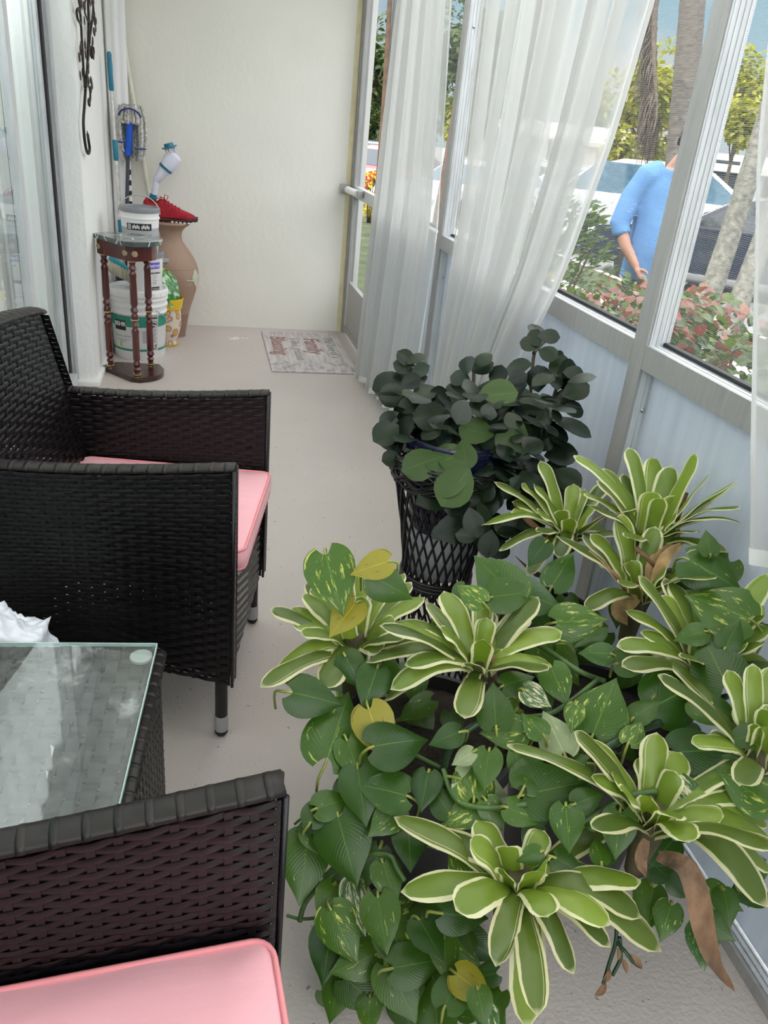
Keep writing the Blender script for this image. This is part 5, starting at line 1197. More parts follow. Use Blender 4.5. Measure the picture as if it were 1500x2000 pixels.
# ================================================================== bromeliads and pothos in the foreground
M['brom'] = leaf_mat('cream_edged_strap_leaf', (0.115, 0.190, 0.022), (0.250, 0.345, 0.050), (0.4, 0.4, 0.2), 0, 0.30, margin=(0.76, 0.74, 0.46), stripes=True, trans=0.32, vein=False, mscale=260)
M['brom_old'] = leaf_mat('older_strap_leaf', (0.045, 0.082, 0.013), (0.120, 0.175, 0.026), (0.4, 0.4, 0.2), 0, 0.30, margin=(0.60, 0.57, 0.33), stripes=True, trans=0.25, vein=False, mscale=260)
M['dead'] = simple('dry_brown_leaf', (0.17, 0.095, 0.048), 0.65, var=0.75, scale=26, stretch=(1, 1, 0.3), bump=0.5, bscale=60)
M['straw'] = simple('straw_brown_leaf', (0.42, 0.27, 0.12), 0.65, var=0.4, scale=40)
M['cup'] = simple('olive_brown_leaf_base', (0.07, 0.06, 0.025), 0.7, var=0.3, scale=40)  # dull olive brown base colour
M['pothos'] = leaf_mat('pothos_green', (0.018, 0.058, 0.007), (0.065, 0.140, 0.014), (0.50, 0.54, 0.12), 0.25, 0.30, spec=0.42, trans=0.25, vein=True, mscale=40)
M['pothos_var'] = leaf_mat('pothos_variegated', (0.030, 0.090, 0.010), (0.090, 0.180, 0.022), (0.58, 0.60, 0.14), 0.58, 0.30, spec=0.42, trans=0.28, vein=True, mscale=40)
M['pothos_cream'] = leaf_mat('pothos_cream', (0.030, 0.100, 0.018), (0.060, 0.140, 0.03), (0.70, 0.68, 0.42), 0.86, 0.3, trans=0.28, vein=True, mscale=40)
M['pothos_yel'] = leaf_mat('pothos_yellowing', (0.20, 0.22, 0.02), (0.42, 0.34, 0.03), (0.10, 0.05, 0.02), 0.45, 0.4, trans=0.3, vein=True, mscale=40)
M['pothos_pale'] = leaf_mat('pothos_pale_underside', (0.24, 0.33, 0.17), (0.36, 0.42, 0.22), (0.60, 0.60, 0.38), 0.5, 0.4, trans=0.3, vein=True, mscale=40)
M['vine'] = simple('green_vine', (0.06, 0.12, 0.03), 0.45, var=0.4, scale=30); M['vine_dark'] = simple('dark_vine', (0.015, 0.045, 0.015), 0.4); M['vine_yel'] = simple('yellow_green_vine', (0.26, 0.30, 0.06), 0.45, var=0.3, scale=30)
M['twig'] = simple('brown_stub', (0.24, 0.13, 0.07), 0.7, var=0.4, scale=60)
M['pot_dark'] = simple('dark_plastic_pot', (0.020, 0.020, 0.021), 0.5, var=0.2)

POTS = [(0.355, 0.955, 0.150, 'round dark pot under the leaning bromeliad and trailing vines'), (0.665, 0.965, 0.145, 'round dark pot beside the floor track under the bromeliad with the dry leaf'), (0.690, 1.262, 0.125, 'round dark pot at the back below the upper bromeliads')]
for x, y, r, lb in POTS:
    p = thing('plant_pot', lb, 'pot', (x, y, 0))
    h = 0.335
    b = MB(); b.lathe([(0, 0), (r * 0.74, 0), (r * 0.77, 0.01), (r * 0.95, h - 0.03), (r, h - 0.03), (r, h), (r * 0.94, h), (r * 0.92, h - 0.03), (0, h - 0.032)], (0, 0, 0), 40, cap=False); part(b, 'body', M['pot_dark'], p)
    b = MB(); b.lathe([(0, h - 0.012), (r * 0.6, h - 0.014), (r * 0.925, h - 0.025)], (0, 0, 0), 28, cap=False); part(b, 'soil', M['soil'], p)

STRAP = [(0, 0.95), (0.12, 0.78), (0.4, 0.86), (0.68, 1.0), (0.82, 0.97), (0.91, 0.78), (0.965, 0.48), (0.99, 0.2), (1, 0.03)]
def strap(b, B, T, axis, half, arch=0.45, out=None, chan=0.35, twist=0.0, rows=16, cols=8):
    Lm = (T - B).length; ctrl = B + (T - B) * 0.42 + axis * Lm * arch * 0.55
    od = (T - B) - axis * (T - B).dot(axis)
    if out is not None: od = out
    if od.length < 0.02: od = (B - EYE); od.z = 0
    od.normalize(); side0 = axis.cross(od).normalized()
    vs = []; uv = []; fs = []
    rw = random.random() * 6
    for j in range(rows + 1):
        t = j / rows; c = bez(B, ctrl, T, t); tg = ((ctrl - B) * (1 - t) + (T - ctrl) * t).normalized()
        sd = (side0 - tg * side0.dot(tg)).normalized()
        if twist: sd = (Matrix.Rotation(twist * t, 3, tg) @ sd)
        nr = sd.cross(tg).normalized()
        if nr.dot(axis) < 0 and t > 0.5 and nr.dot(od) > 0: nr = nr
        w = knots(STRAP, t) * half
        for i in range(cols + 1):
            s = i / cols * 2 - 1
            z = chan * w * (s * s) * (1 - 0.55 * t) + 0.0016 * math.sin(t * 13 + rw + s * 1.5) * abs(s)
            vs.append(c + sd * (s * w) + nr * z); uv.append(((s + 1) / 2, t))
    c1 = cols + 1
    for j in range(rows):
        for i in range(cols): fs.append((j * c1 + i, j * c1 + i + 1, (j + 1) * c1 + i + 1, (j + 1) * c1 + i))
    b.add(vs, fs, uv)
def tip_pt(px, py, Bd, B, dz):
    X0, Y0 = pix(B); dm = (py - Y0) / FOC * Bd
    d = Bd + (dz if dz is not None else -0.38 * dm)
    p = at(px, py, d=d)
    if p.x > 0.852: p = at(px, py, x=0.852)
    if p.z < 0.012: p = at(px, py, z=0.012)
    return p
def bromeliad(label, bpx, bpy, z, leaves, axis=(0, 0, 1), half=0.0215, extra=7, seed=1, inner=2, dead=(), stubs=()):
    B = at(bpx, bpy, z=z); Bd = depth_of(B); ax = V(axis).normalized(); rn = random.Random(seed); random.seed(seed)
    t = thing('bromeliad', label, 'bromeliad', B, group='cream edged bromeliads')
    fo = MB(); old = MB()
    for l in leaves:
        px, py = l[0], l[1]; hw = half * (l[2] if len(l) > 2 else 1.0); dz = l[3] if len(l) > 3 else None; arch = l[4] if len(l) > 4 else None
        T = tip_pt(px, py, Bd, B, dz)
        dirh = (T - B).normalized(); up = dirh.dot(ax)
        a = arch if arch is not None else (0.25 if up > 0.75 else 0.55 if up > 0.2 else 0.75)
        off = (T - B); off = off - ax * off.dot(ax)
        Bo = B + (off.normalized() * 0.014 if off.length > 0.01 else V((0, 0, 0))) + ax * rn.uniform(-0.004, 0.012)
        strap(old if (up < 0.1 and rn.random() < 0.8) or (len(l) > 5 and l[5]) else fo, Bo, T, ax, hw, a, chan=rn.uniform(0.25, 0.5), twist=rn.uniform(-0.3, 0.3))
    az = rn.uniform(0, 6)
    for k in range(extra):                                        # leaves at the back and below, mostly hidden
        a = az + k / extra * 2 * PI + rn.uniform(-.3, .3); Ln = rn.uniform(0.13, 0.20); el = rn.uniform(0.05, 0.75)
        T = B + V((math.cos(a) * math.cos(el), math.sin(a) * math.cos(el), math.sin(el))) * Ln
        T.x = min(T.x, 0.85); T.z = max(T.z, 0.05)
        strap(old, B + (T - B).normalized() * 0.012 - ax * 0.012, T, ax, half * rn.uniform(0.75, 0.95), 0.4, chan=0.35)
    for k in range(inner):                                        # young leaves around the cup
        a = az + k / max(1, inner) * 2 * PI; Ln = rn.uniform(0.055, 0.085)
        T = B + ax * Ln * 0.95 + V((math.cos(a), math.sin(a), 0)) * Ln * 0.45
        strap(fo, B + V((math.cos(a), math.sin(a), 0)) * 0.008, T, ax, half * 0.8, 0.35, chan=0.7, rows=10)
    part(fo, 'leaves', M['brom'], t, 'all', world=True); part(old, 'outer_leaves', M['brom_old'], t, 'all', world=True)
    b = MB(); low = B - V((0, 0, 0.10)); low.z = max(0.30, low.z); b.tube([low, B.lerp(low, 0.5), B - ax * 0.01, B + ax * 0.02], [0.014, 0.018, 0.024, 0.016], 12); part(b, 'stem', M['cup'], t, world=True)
    if dead:
        b = MB()
        for pts, w in dead:
            P = smooth([tip_pt(x, y, Bd, B, d) for x, y, d in pts], 5); n = len(P); sd0 = None
            vs = []; fs = []
            for i, p in enumerate(P):
                tg = (P[min(i + 1, n - 1)] - P[max(0, i - 1)]).normalized(); sd = tg.cross(VIEW(p)).normalized(); nr = sd.cross(tg)
                ww = w * (0.35 + 0.65 * math.sin(PI * min(1, (i + 1) / n * 1.1))) * (1 if i < n - 3 else (n - i) / 4)
                for s in (-1, -0.4, 0.3, 1): vs.append(p + sd * s * ww + nr * (0.35 * ww * abs(s) + 0.003 * math.sin(i * 1.3 + s * 3)))
            for i in range(n - 1):
                for j in range(3): fs.append((i * 4 + j, i * 4 + j + 1, i * 4 + j + 5, i * 4 + j + 4))
            b.add(vs, fs)
        part(b, 'dead_leaf', M['straw'] if seed % 2 else M['dead'], t, 'all', world=True, label='dry brown leaf')
    if stubs:
        b = MB()
        for pts in stubs:
            P = [tip_pt(x, y, Bd, B, d) for x, y, d in pts]; b.tube(P, [0.0035] * (len(P) - 1) + [0.005], 7)
        part(b, 'flower_stalk', M['twig'], t, 'all', world=True, label='dried brown flower stalk')
    return t
bromeliad('tallest bromeliad, standing against the frosted panel under the red hedge', 1265, 1058, 0.575,
    [(1120, 890, .75, .02), (1175, 945, 1, .0), (1178, 915, .75, .06), (1226, 874, .8, .06), (1277, 893, 1, .05), (1312, 910, 1.05, .0), (1360, 884, .95, .05), (1386, 924, .85, .0), (1440, 938, 1.0, .02), (1392, 972, 1.25, -.05), (1446, 992, .95, -.04), (1452, 1022, .9, -.06), (1275, 960, 1.0, -.05), (1290, 972, .8, -.06), (1318, 968, .8, -.03), (1420, 1080, .9, -.1), (1140, 965, .7, .0)], half=0.021, extra=8, seed=2, stubs=([(1322, 1020, -.02), (1340, 962, -.02)],))
bromeliad('bromeliad with brown dry leaves and stalks, below the tallest one', 1247, 1160, 0.515,
    [(1153, 1042, .95, .03), (1212, 1003, 1, .02), (1280, 1028, .95, .0), (1320, 1024, 1.15, .02), (1348, 1118, .75, -.04), (1142, 1190, .95, -.06), (1220, 1105, .7, -.05), (1255, 1150, .9, -.08, .3), (1170, 1100, .6, .06), (1400, 1100, .8, .0)], half=0.021, extra=7, seed=3,
    dead=([[(1275, 1150, -.01), (1300, 1090, -.02), (1340, 1055, -.02)], 0.011], [[(1270, 1135, .0), (1285, 1095, -.0), (1312, 1060, .0)], 0.016], [[(1245, 1165, -.02), (1210, 1190, -.03), (1225, 1220, -.02)], 0.016]), stubs=([(1236, 1172, -.01), (1205, 1125, -.03), (1148, 1078, -.03)], [(1290, 1118, 0), (1262, 1088, -.02), (1242, 1070, -.02)]))
bromeliad('bromeliad beside the black wicker stand, tips over the dark round leaves', 1108, 1045, 0.515,
    [(1055, 900, .85, .03), (1018, 944, .8, .02), (1042, 945, .8, .0), (1000, 980, .85, .0), (998, 1000, .8, -.03), (940, 1026, .85, -.03), (975, 1076, .75, -.05), (1120, 945, .8, .03), (1142, 955, .6, .02), (1050, 1000, .9, -.06), (1114, 1012, .8, -.07, .2), (1190, 1038, .8, .02), (1165, 985, .7, .08), (1030, 1125, .8, -.05), (1090, 1090, .9, -.1), (1180, 1062, .75, -.02)], half=0.021, extra=6, seed=4,
    dead=([[(1085, 1060, -.02), (1030, 1015, -.02), (1002, 982, -.02)], 0.006], [[(1110, 1080, -.03), (1060, 1125, -.03), (1005, 1085, -.03)], 0.006]))
bromeliad('bromeliad leaning over the open porch floor with a yellow dying leaf in it', 692, 1258, 0.445,
    [(664, 1060, .8, .04), (715, 1100, .8, .05), (592, 1160, 1.0, .0), (566, 1192, .8, -.01), (572, 1222, .9, -.04), (588, 1238, .75, -.06), (533, 1335, 1.0, -.04, 1.0), (635, 1345, 1.1, -.10, .5), (830, 1166, .95, .02), (772, 1212, 1.0, -.02), (790, 1120, .8, .1), (606, 1150, .55, .03), (745, 1270, .9, -.05), (690, 1150, .9, .04)], axis=(-0.15, -0.05, 1), half=0.0215, extra=6, seed=5)
bromeliad('bromeliad with striped upright leaves and a brown stub at its heart', 935, 1302, 0.468,
    [(866, 1155, 1.05, .05), (776, 1220, 1.0, .02), (756, 1218, .6, .05), (860, 1226, 1.0, -.03), (944, 1168, .85, .06), (1030, 1194, 1.05, .03), (1098, 1236, .95, .02), (1085, 1308, .9, -.02), (1060, 1300, .7, .0), (714, 1294, .85, -.02), (762, 1347, .9, -.05), (750, 1370, .75, -.03), (918, 1295, 1.0, -.08, .2), (790, 1300, .7, -.06), (1010, 1222, .5, .06), (975, 1290, .5, .0), (900, 1400, .6, -.06, .6)], half=0.022, extra=6, seed=6, stubs=([(968, 1330, 0), (962, 1290, -.01), (956, 1258, -.01)],))
bromeliad('bromeliad half hidden behind the large heart shaped leaves by the screen', 1370, 1305, 0.500,
    [(1220, 1192, .85, .02), (1292, 1162, 1.05, .03), (1250, 1235, .7, -.01), (1204, 1262, .85, -.03), (1205, 1275, 1.0, .02), (1310, 1135, .8, .08), (1500, 1118, 1.0), (1490, 1190, .9), (1505, 1225, .8), (1460, 1255, .9, -.06, .3), (1495, 1255, .8, -.05), (1385, 1180, .8, .08), (1350, 1170, .6, .06), (1440, 1160, .9, .0), (1500, 1290, .9, -.02)], half=0.0215, extra=7, seed=7)
bromeliad('bromeliad of narrow upright white edged leaves, cut off by the photo edge', 1478, 1475, 0.50,
    [(1420, 1308, .75, .03), (1470, 1296, .75, .02), (1497, 1385, .7, -.03), (1480, 1415, .6, -.05), (1510, 1300, .9, .02), (1385, 1440, .9, .0, .5), (1350, 1450, .8, -.02), (1520, 1440, .9), (1440, 1380, .7, .05)], half=0.020, extra=6, seed=8)
bromeliad('bromeliad with a long dry brown leaf hanging toward the floor track', 1272, 1600, 0.415,
    [(1140, 1440, .8, .03), (1283, 1430, .95, .03), (1154, 1518, .75, -.02), (1195, 1512, .9, -.02), (1440, 1522, .7, .02), (1478, 1555, .9, .0), (1414, 1595, .85, -.05), (1502, 1612, .9, -.02), (1510, 1650, 1.1, -.05), (1498, 1772, 1.05, -.10, 1.0), (1347, 1645, 1.0, -.10, .9), (1320, 1600, .8, -.10, .8), (990, 1455, .7, .02, .5, 1), (1500, 1480, .8, .03), (1330, 1470, 1.0, .03), (1180, 1585, .9, .02), (1250, 1480, .6, .05), (1360, 1500, .6, .05), (1508, 1705, .8, -.03), (1215, 1545, .8, -.05)], half=0.022, extra=5, seed=10,
    dead=([[(1285, 1672, -.06), (1335, 1690, -.09), (1360, 1740, -.10), (1376, 1820, -.10), (1396, 1880, -.09), (1434, 1934, -.08)], 0.0145], [[(1262, 1640, -.04), (1252, 1680, -.05), (1262, 1712, -.05)], 0.008]))
bromeliad('lowest bromeliad in front, with a long leaf hanging to the floor', 1012, 1728, 0.345,
    [(930, 1602, 1.0, .04), (918, 1640, .95, .0), (783, 1742, 1.05, -.02, .4), (890, 1778, 1.05, -.08, .6), (1062, 1622, .8, .03), (1252, 1722, 1.0, -.03), (1192, 1806, 1.0, -.08), (1253, 1792, .85, -.04), (1292, 1858, .95, -.03), (1192, 1850, .75, -.07), (1120, 1902, .8, -.08), (1030, 2010, 1.1, -.06, .9), (968, 1888, .8, -.10, .8), (1072, 1790, .9, -.10, .7), (1050, 1700, .8, -.06, .3), (830, 1628, .95, .06, .5, 1), (985, 1700, .7, -.05, .2), (1010, 1660, .8, .04), (1150, 1690, .7, .02)], half=0.0225, extra=3, seed=12)

# ---------------------------------------------------------------- pothos
ANCH = [(690, 1260, 1.315), (935, 1300, 1.27), (1108, 1045, 1.58), (1265, 1058, 1.45), (1247, 1160, 1.43), (1370, 1300, 1.235), (1478, 1475, 1.07), (1272, 1600, 1.09), (1012, 1728, 1.02), (650, 1950, 1.185), (600, 1700, 1.22), (640, 1420, 1.27), (800, 1900, 1.13), (950, 1985, 1.02), (760, 1600, 1.19), (1100, 1450, 1.18), (900, 1500, 1.18), (1390, 1830, 1.05), (1100, 1600, 1.08), (850, 1780, 1.12)]
def can(px, py):
    sw = sd = 0
    for x, y, d in ANCH:
        w = 1 / ((px - x) ** 2 + (py - y) ** 2 + 1500); sw += w; sd += w * d
    return sd / sw
def heart(b, px, py, ang, ln, dd=-0.05, tilt=0.35, up=0.45, rn=random, petb=None, fold=0.05, droop=0.16, wid=0.95):
    dp = can(px, py) + dd; c = at(px, py, d=dp)
    if c.x > 0.845: c = at(px, py, x=0.845); dp = depth_of(c)
    if c.z < 0.03: c = at(px, py, z=0.03); dp = depth_of(c)
    Lm = ln * dp / FOC * 1.06
    r, u, v = img_frame(c); a = math.radians(ang); di = r * math.cos(a) + u * math.sin(a)
    nr = (v + V((0, 0, 1)) * up + V((rn.uniform(-1, 1), rn.uniform(-1, 1), rn.uniform(-.5, .5))) * tilt).normalized()
    di = (di - nr * di.dot(nr)).normalized()
    p = c - di * Lm * 0.42
    blade(b, p, di, nr, Lm, HEART, wid, fold=fold, droop=droop, lobe=0.17, rows=15, cols=8, cup=rn.uniform(0.0, 0.22), wave=0.008)
    if petb is not None:
        q = p - di * Lm * rn.uniform(0.15, 0.3) - nr * Lm * rn.uniform(0.25, 0.5); e = q - V((0, 0, 1)) * Lm * 0.4 - v * 0.04
        petb.tube(smooth([p, p - di * Lm * 0.12 - nr * Lm * 0.06, q, e], 3), [0.0022] * 10, 5, False)
    return p
G, Y_, C_, L_, P_ = 'pothos', 'pothos_var', 'pothos_cream', 'pothos_yel', 'pothos_pale'
LEFT = [(650, 1132, 287, 118, Y_), (725, 1106, 195, 74, L_), (764, 1145, 335, 88, G), (672, 1205, 235, 78, L_), (615, 1362, 350, 100, G), (660, 1420, 70, 140, Y_), (735, 1428, 290, 98, L_), (778, 1448, 20, 112, G, 1.05), (750, 1542, 165, 98, Y_), (705, 1548, 280, 100, G), (650, 1568, 20, 70, G), (675, 1652, 287, 122, G, 1.05), (595, 1690, 265, 116, G), (598, 1612, 200, 42, G), (755, 1602, 220, 76, Y_), (697, 1766, 288, 92, C_, 0.75), (668, 1822, 300, 100, Y_), (640, 1858, 262, 95, G), (780, 1845, 300, 98, Y_), (745, 1800, 280, 94, G), (812, 1882, 10, 98, G), (695, 1880, 200, 88, G), (782, 1935, 300, 104, G), (655, 1948, 255, 74, G), (706, 1938, 325, 88, G), (850, 1962, 95, 92, G), (888, 1925, 60, 84, G), (922, 1925, 325, 78, L_), (940, 1965, 280, 60, G), (955, 1990, 300, 58, C_), (905, 1788, 355, 88, G), (730, 1690, 250, 70, G), (870, 1640, 200, 62, C_), (895, 1690, 120, 56, Y_), (620, 1580, 60, 60, G), (720, 1980, 270, 60, G), (840, 1830, 300, 80, G), (640, 1760, 250, 70, G), (610, 1640, 300, 50, Y_), (690, 1310, 300, 70, G), (725, 1340, 250, 80, Y_), (690, 1480, 290, 76, G), (830, 1540, 260, 70, G), (800, 1650, 270, 80, G), (870, 1870, 270, 70, G), (760, 1720, 290, 74, G), (985, 1795, 270, 50, G)]
MID = [(970, 1128, 130, 112, G), (1046, 1166, 345, 100, G), (1130, 1212, 5, 92, Y_), (1050, 1080, 235, 54, G), (1096, 1114, 60, 74, Y_), (1165, 1275, 180, 56, Y_), (1090, 1335, 290, 74, Y_), (966, 1378, 92, 84, G), (985, 1430, 182, 80, Y_), (1042, 1414, 125, 58, Y_), (1083, 1432, 112, 88, P_), (1048, 1362, 330, 56, C_), (1040, 1502, 60, 84, G), (1078, 1540, 12, 124, G), (926, 1510, 85, 98, Y_), (942, 1535, 345, 96, P_), (905, 1480, 210, 44, P_), (1108, 1612, 270, 80, Y_), (1170, 1590, 20, 60, Y_), (1200, 1600, 300, 56, Y_), (1207, 1625, 258, 82, Y_), (1035, 1672, 200, 46, G), (1112, 1690, 335, 60, G), (1095, 1706, 20, 84, G), (1170, 1660, 90, 48, G), (1075, 1745, 190, 60, G), (1020, 1590, 340, 66, G), (900, 1590, 200, 76, Y_), (950, 1500, 260, 70, G), (1120, 1500, 200, 60, G), (1010, 1330, 20, 60, G), (1000, 1160, 10, 84, G), (920, 1160, 140, 60, Y_), (1150, 1240, 220, 60, G), (1120, 1400, 260, 50, Y_), (1010, 1480, 100, 56, G), (870, 1440, 200, 60, G), (1150, 1560, 20, 60, G), (860, 1560, 120, 66, G), (965, 1590, 300, 60, G)]
RIGHT = [(1408, 1185, 152, 118, Y_, 1.08), (1392, 1118, 328, 108, Y_), (1384, 1060, 95, 46, G), (1398, 1292, 105, 116, G, 1.05), (1330, 1352, 28, 126, Y_, 1.05), (1178, 1385, 65, 112, Y_, 1.15), (1312, 1540, 122, 110, C_), (1366, 1466, 4, 104, G), (1458, 1540, 142, 98, Y_), (1372, 1846, 262, 74, C_), (1302, 1798, 245, 66, Y_), (1398, 1812, 325, 66, G), (1260, 1385, 40, 60, G), (1430, 1240, 60, 60, G), (1240, 1430, 60, 56, Y_), (1350, 1240, 200, 56, G), (1410, 1400, 300, 60, G), (1340, 1720, 280, 70, G), (1270, 1770, 250, 80, G), (1450, 1440, 200, 60, G), (1385, 1390, 320, 70, G), (1455, 1690, 300, 70, G), (1240, 1290, 10, 70, G), (1420, 1770, 270, 60, G)]
def pothos(label, loc, leaves, region, nfill, seed, vines):
    t = thing('pothos', label, 'pothos vine', loc)
    rn = random.Random(seed); random.seed(seed); bs = {}; pet = MB()
    for i, (px, py, a, ln, k, *wd) in enumerate(leaves):
        kk = (k, i) if k in (L_, P_) else k
        heart(bs.setdefault(kk, MB()), px, py, a, ln, -0.055 - 0.025 * rn.random(), 0.3, rn=rn, petb=pet, wid=wd[0] if wd else 0.95)
    x0, y0, x1, y1 = region[0]; n = 0
    while n < nfill:
        px, py = rn.uniform(x0, x1), rn.uniform(y0, y1)
        if not inside(px, py, region[1]): continue
        n += 1; heart(bs.setdefault(Y_ if rn.random() < 0.25 else G, MB()), px, py, rn.uniform(180, 360), rn.uniform(45, 78), rn.uniform(0.08, 0.24), 0.7, rn=rn)
    names = {G: 'foliage', Y_: 'variegated_foliage', C_: 'cream_foliage', L_: 'yellowed_leaf', P_: 'pale_leaf'}
    labs = {Y_: 'green leaves splashed with yellow', C_: 'leaves mostly cream', L_: 'yellowed dying leaf', P_: 'pale grey green leaf'}
    for k, b in bs.items():
        k = k[0] if isinstance(k, tuple) else k
        part(b, names[k], M[k], t, 'all', label=labs.get(k), world=True)
    part(pet, 'stalk_foliage', M['vine_yel'], t, 'all', world=True)
    b = MB(); bd = MB()
    for pts, r, dk in vines:
        P = []
        for x, y, dd in pts:
            p = at(x, y, d=can(x, y) + dd)
            if p.z < 0.01: p = at(x, y, z=0.01)
            P.append(p)
        (bd if dk else b).tube(smooth(P, 6), r, 7)
    part(b, 'vine', M['vine'], t, 'all', world=True)
    if bd.v: part(bd, 'old_vine', M['vine_dark'], t, 'all', world=True, label='thick dark green vine')
    return t
def inside(x, y, poly):
    c = False; j = len(poly) - 1
    for i in range(len(poly)):
        (xi, yi), (xj, yj) = poly[i], poly[j]
        if (yi > y) != (yj > y) and x < (xj - xi) * (y - yi) / (yj - yi) + xi: c = not c
        j = i
    return c
PL = [(640, 1300), (760, 1240), (850, 1320), (900, 1420), (880, 1600), (860, 1700), (940, 1850), (990, 1960), (930, 1990), (700, 1985), (630, 1960), (620, 1860), (650, 1760), (640, 1640), (680, 1500)]
PM = [(830, 1180), (1000, 1110), (1180, 1200), (1230, 1290), (1230, 1500), (1260, 1640), (1150, 1720), (900, 1680), (860, 1560), (880, 1400)]
PR = [(1200, 1130), (1400, 1080), (1480, 1180), (1490, 1560), (1490, 1720), (1400, 1800), (1270, 1780), (1220, 1600), (1200, 1300)]
pothos('trailing pothos spilling from its pot to the floor toward the pink cushion', (0.30, 0.90, 0.33), LEFT, ((620, 1230, 1000, 1990), PL), 80, 31,
    [([(860, 1500, .02), (800, 1470, .03), (725, 1440, .02), (660, 1400, .0)], 0.004, 0), ([(690, 1620, .0), (745, 1590, -.02), (800, 1570, .05)], 0.0045, 0), ([(585, 1800, -.01), (598, 1760, -.02), (640, 1715, -.03), (700, 1680, .02)], 0.004, 0), ([(560, 1788, -.01), (590, 1795, -.01), (640, 1790, .0)], 0.0025, 0), ([(632, 1780, .02), (620, 1740, .01), (630, 1680, .0), (660, 1600, .02)], 0.003, 1), ([(712, 1668, -.05), (760, 1670, -.06), (775, 1695, -.06), (790, 1720, -.05)], 0.004, 0), ([(715, 1755, -.05), (752, 1735, -.05), (755, 1695, -.05), (770, 1670, -.03)], 0.003, 0), ([(700, 1480, .0), (740, 1510, .01), (800, 1560, .05)], 0.004, 0), ([(575, 1610, 0), (600, 1595, 0), (650, 1605, 0), (690, 1630, 0)], 0.0022, 0)])
pothos('pothos in the middle, threaded between the bromeliads', (0.50, 0.95, 0.33), MID, ((830, 1100, 1260, 1720), PM), 45, 32,
    [([(868, 1500, -.03), (880, 1460, -.05), (905, 1432, -.06), (945, 1408, -.06), (975, 1402, -.05)], 0.0055, 1), ([(866, 1502, -.04), (880, 1545, -.06), (905, 1570, -.07), (960, 1578, -.07), (1030, 1570, -.06)], 0.004, 0), ([(1095, 1520, -.04), (1140, 1485, -.06), (1180, 1462, -.06), (1240, 1430, -.05), (1290, 1412, -.04)], 0.006, 1), ([(1010, 1238, .03), (1070, 1270, .0), (1130, 1310, -.02), (1180, 1330, .0)], 0.0045, 0), ([(1170, 1325, -.02), (1120, 1365, -.02), (1070, 1395, -.03), (1000, 1402, -.03)], 0.004, 0), ([(1130, 1610, -.05), (1180, 1580, -.06), (1230, 1555, -.06), (1285, 1545, -.05)], 0.0045, 0)])
pothos('pothos with the largest heart shaped leaves, beside the screen wall', (0.70, 0.92, 0.33), RIGHT, ((1200, 1080, 1490, 1800), PR), 35, 33,
    [([(1300, 1390, .0), (1340, 1400, -.02), (1400, 1395, -.02), (1470, 1385, .0)], 0.004, 0), ([(1380, 1070, .0), (1390, 1095, .0), (1400, 1130, .02)], 0.003, 0), ([(1420, 1360, -.02), (1380, 1375, -.03), (1330, 1410, -.02)], 0.005, 1), ([(1375, 1480, -.02), (1430, 1478, -.03), (1480, 1490, -.02)], 0.004, 0)])
# withered scraps hanging under the right plants
b = MB(); rn = random.Random(6)
dw = thing('withered_sprig', 'withered brown sprig hanging below the bromeliads over the floor', 'dry sprig', at(1205, 1850, d=1.1))
for pts in ([(1205, 1790, 1.08), (1202, 1840, 1.08), (1190, 1880, 1.08), (1178, 1922, 1.08)], [(1210, 1830, 1.08), (1212, 1870, 1.08), (1196, 1905, 1.08)], [(1203, 1840, 1.08), (1222, 1860, 1.07), (1236, 1880, 1.07)]):
    b.tube(smooth([at(x, y, d=d) for x, y, d in pts]), 0.0028, 5)
part(b, 'stem', M['vine_dark'], dw, 'all', world=True)
b = MB()
for px, py, a, ln in ((1190, 1890, 250, 30), (1182, 1915, 240, 34), (1222, 1866, 330, 36), (1212, 1872, 300, 26), (1205, 1850, 280, 22)):
    c = at(px, py, d=1.08); r, u, v = img_frame(c); a = math.radians(a); di = r * math.cos(a) + u * math.sin(a)
    blade(b, c, di, v + r * 0.6, ln * 1.08 / FOC, OVAL, 0.6, fold=0.9, droop=0.5)
part(b, 'dry_leaf', M['dead'], dw, 'all', world=True)
# ================================================================== outdoors
def lawn_mat():
    m, t, b = nodes('lawn'); tc = N(t, 'ShaderNodeTexCoord'); n = N(t, 'ShaderNodeTexNoise'); n.inputs['Scale'].default_value = 3; n.inputs['Detail'].default_value = 9; L(t, tc.outputs['Object'], n.inputs['Vector'])
    L(t, ramp(t, [(0.3, (0.03, 0.042, 0.012)), (0.6, (0.07, 0.085, 0.03)), (0.75, (0.15, 0.12, 0.07))], n.outputs['Fac']).outputs[0], b.inputs['Base Color']); b.inputs['Roughness'].default_value = 0.9
    return m
M['lawn'] = lawn_mat()
M['asphalt'] = simple('worn_asphalt', (0.22, 0.215, 0.21), 0.85, var=0.2, scale=2)
M['concrete'] = simple('pale_concrete', (0.55, 0.51, 0.44), 0.85, var=0.1, scale=3)
GZ = -0.28; PZ = -0.7
b = MB(); b.add([(0.96, -6, GZ), (5.2, -6, GZ), (6.2, -6, PZ - 0.01), (6.2, 60, PZ - .01), (5.2, 60, GZ), (0.96, 60, GZ)], [(0, 1, 4, 5), (1, 2, 3, 4)]); b.box((0.955, -6, -0.5), (0.96, 60, GZ)); struct(b, 'lawn', M['lawn'], 'patchy grass strip outside the screened porch', False)
b = MB(); b.add([(-60, 5.18, GZ - 0.02), (0.97, 5.18, GZ - .02), (0.97, 60, GZ - 0.02), (-60, 60, GZ - 0.02)], [(0, 1, 2, 3)]); struct(b, 'lawn', M['lawn'], 'grass beyond the end wall of the porch', False)
b = MB(); b.add([(6.2, -20, PZ), (90, -20, PZ), (90, 110, PZ), (6.2, 110, PZ)], [(0, 1, 2, 3)]); struct(b, 'asphalt_ground', M['asphalt'], 'grey asphalt parking lot in front of the parked cars', False)
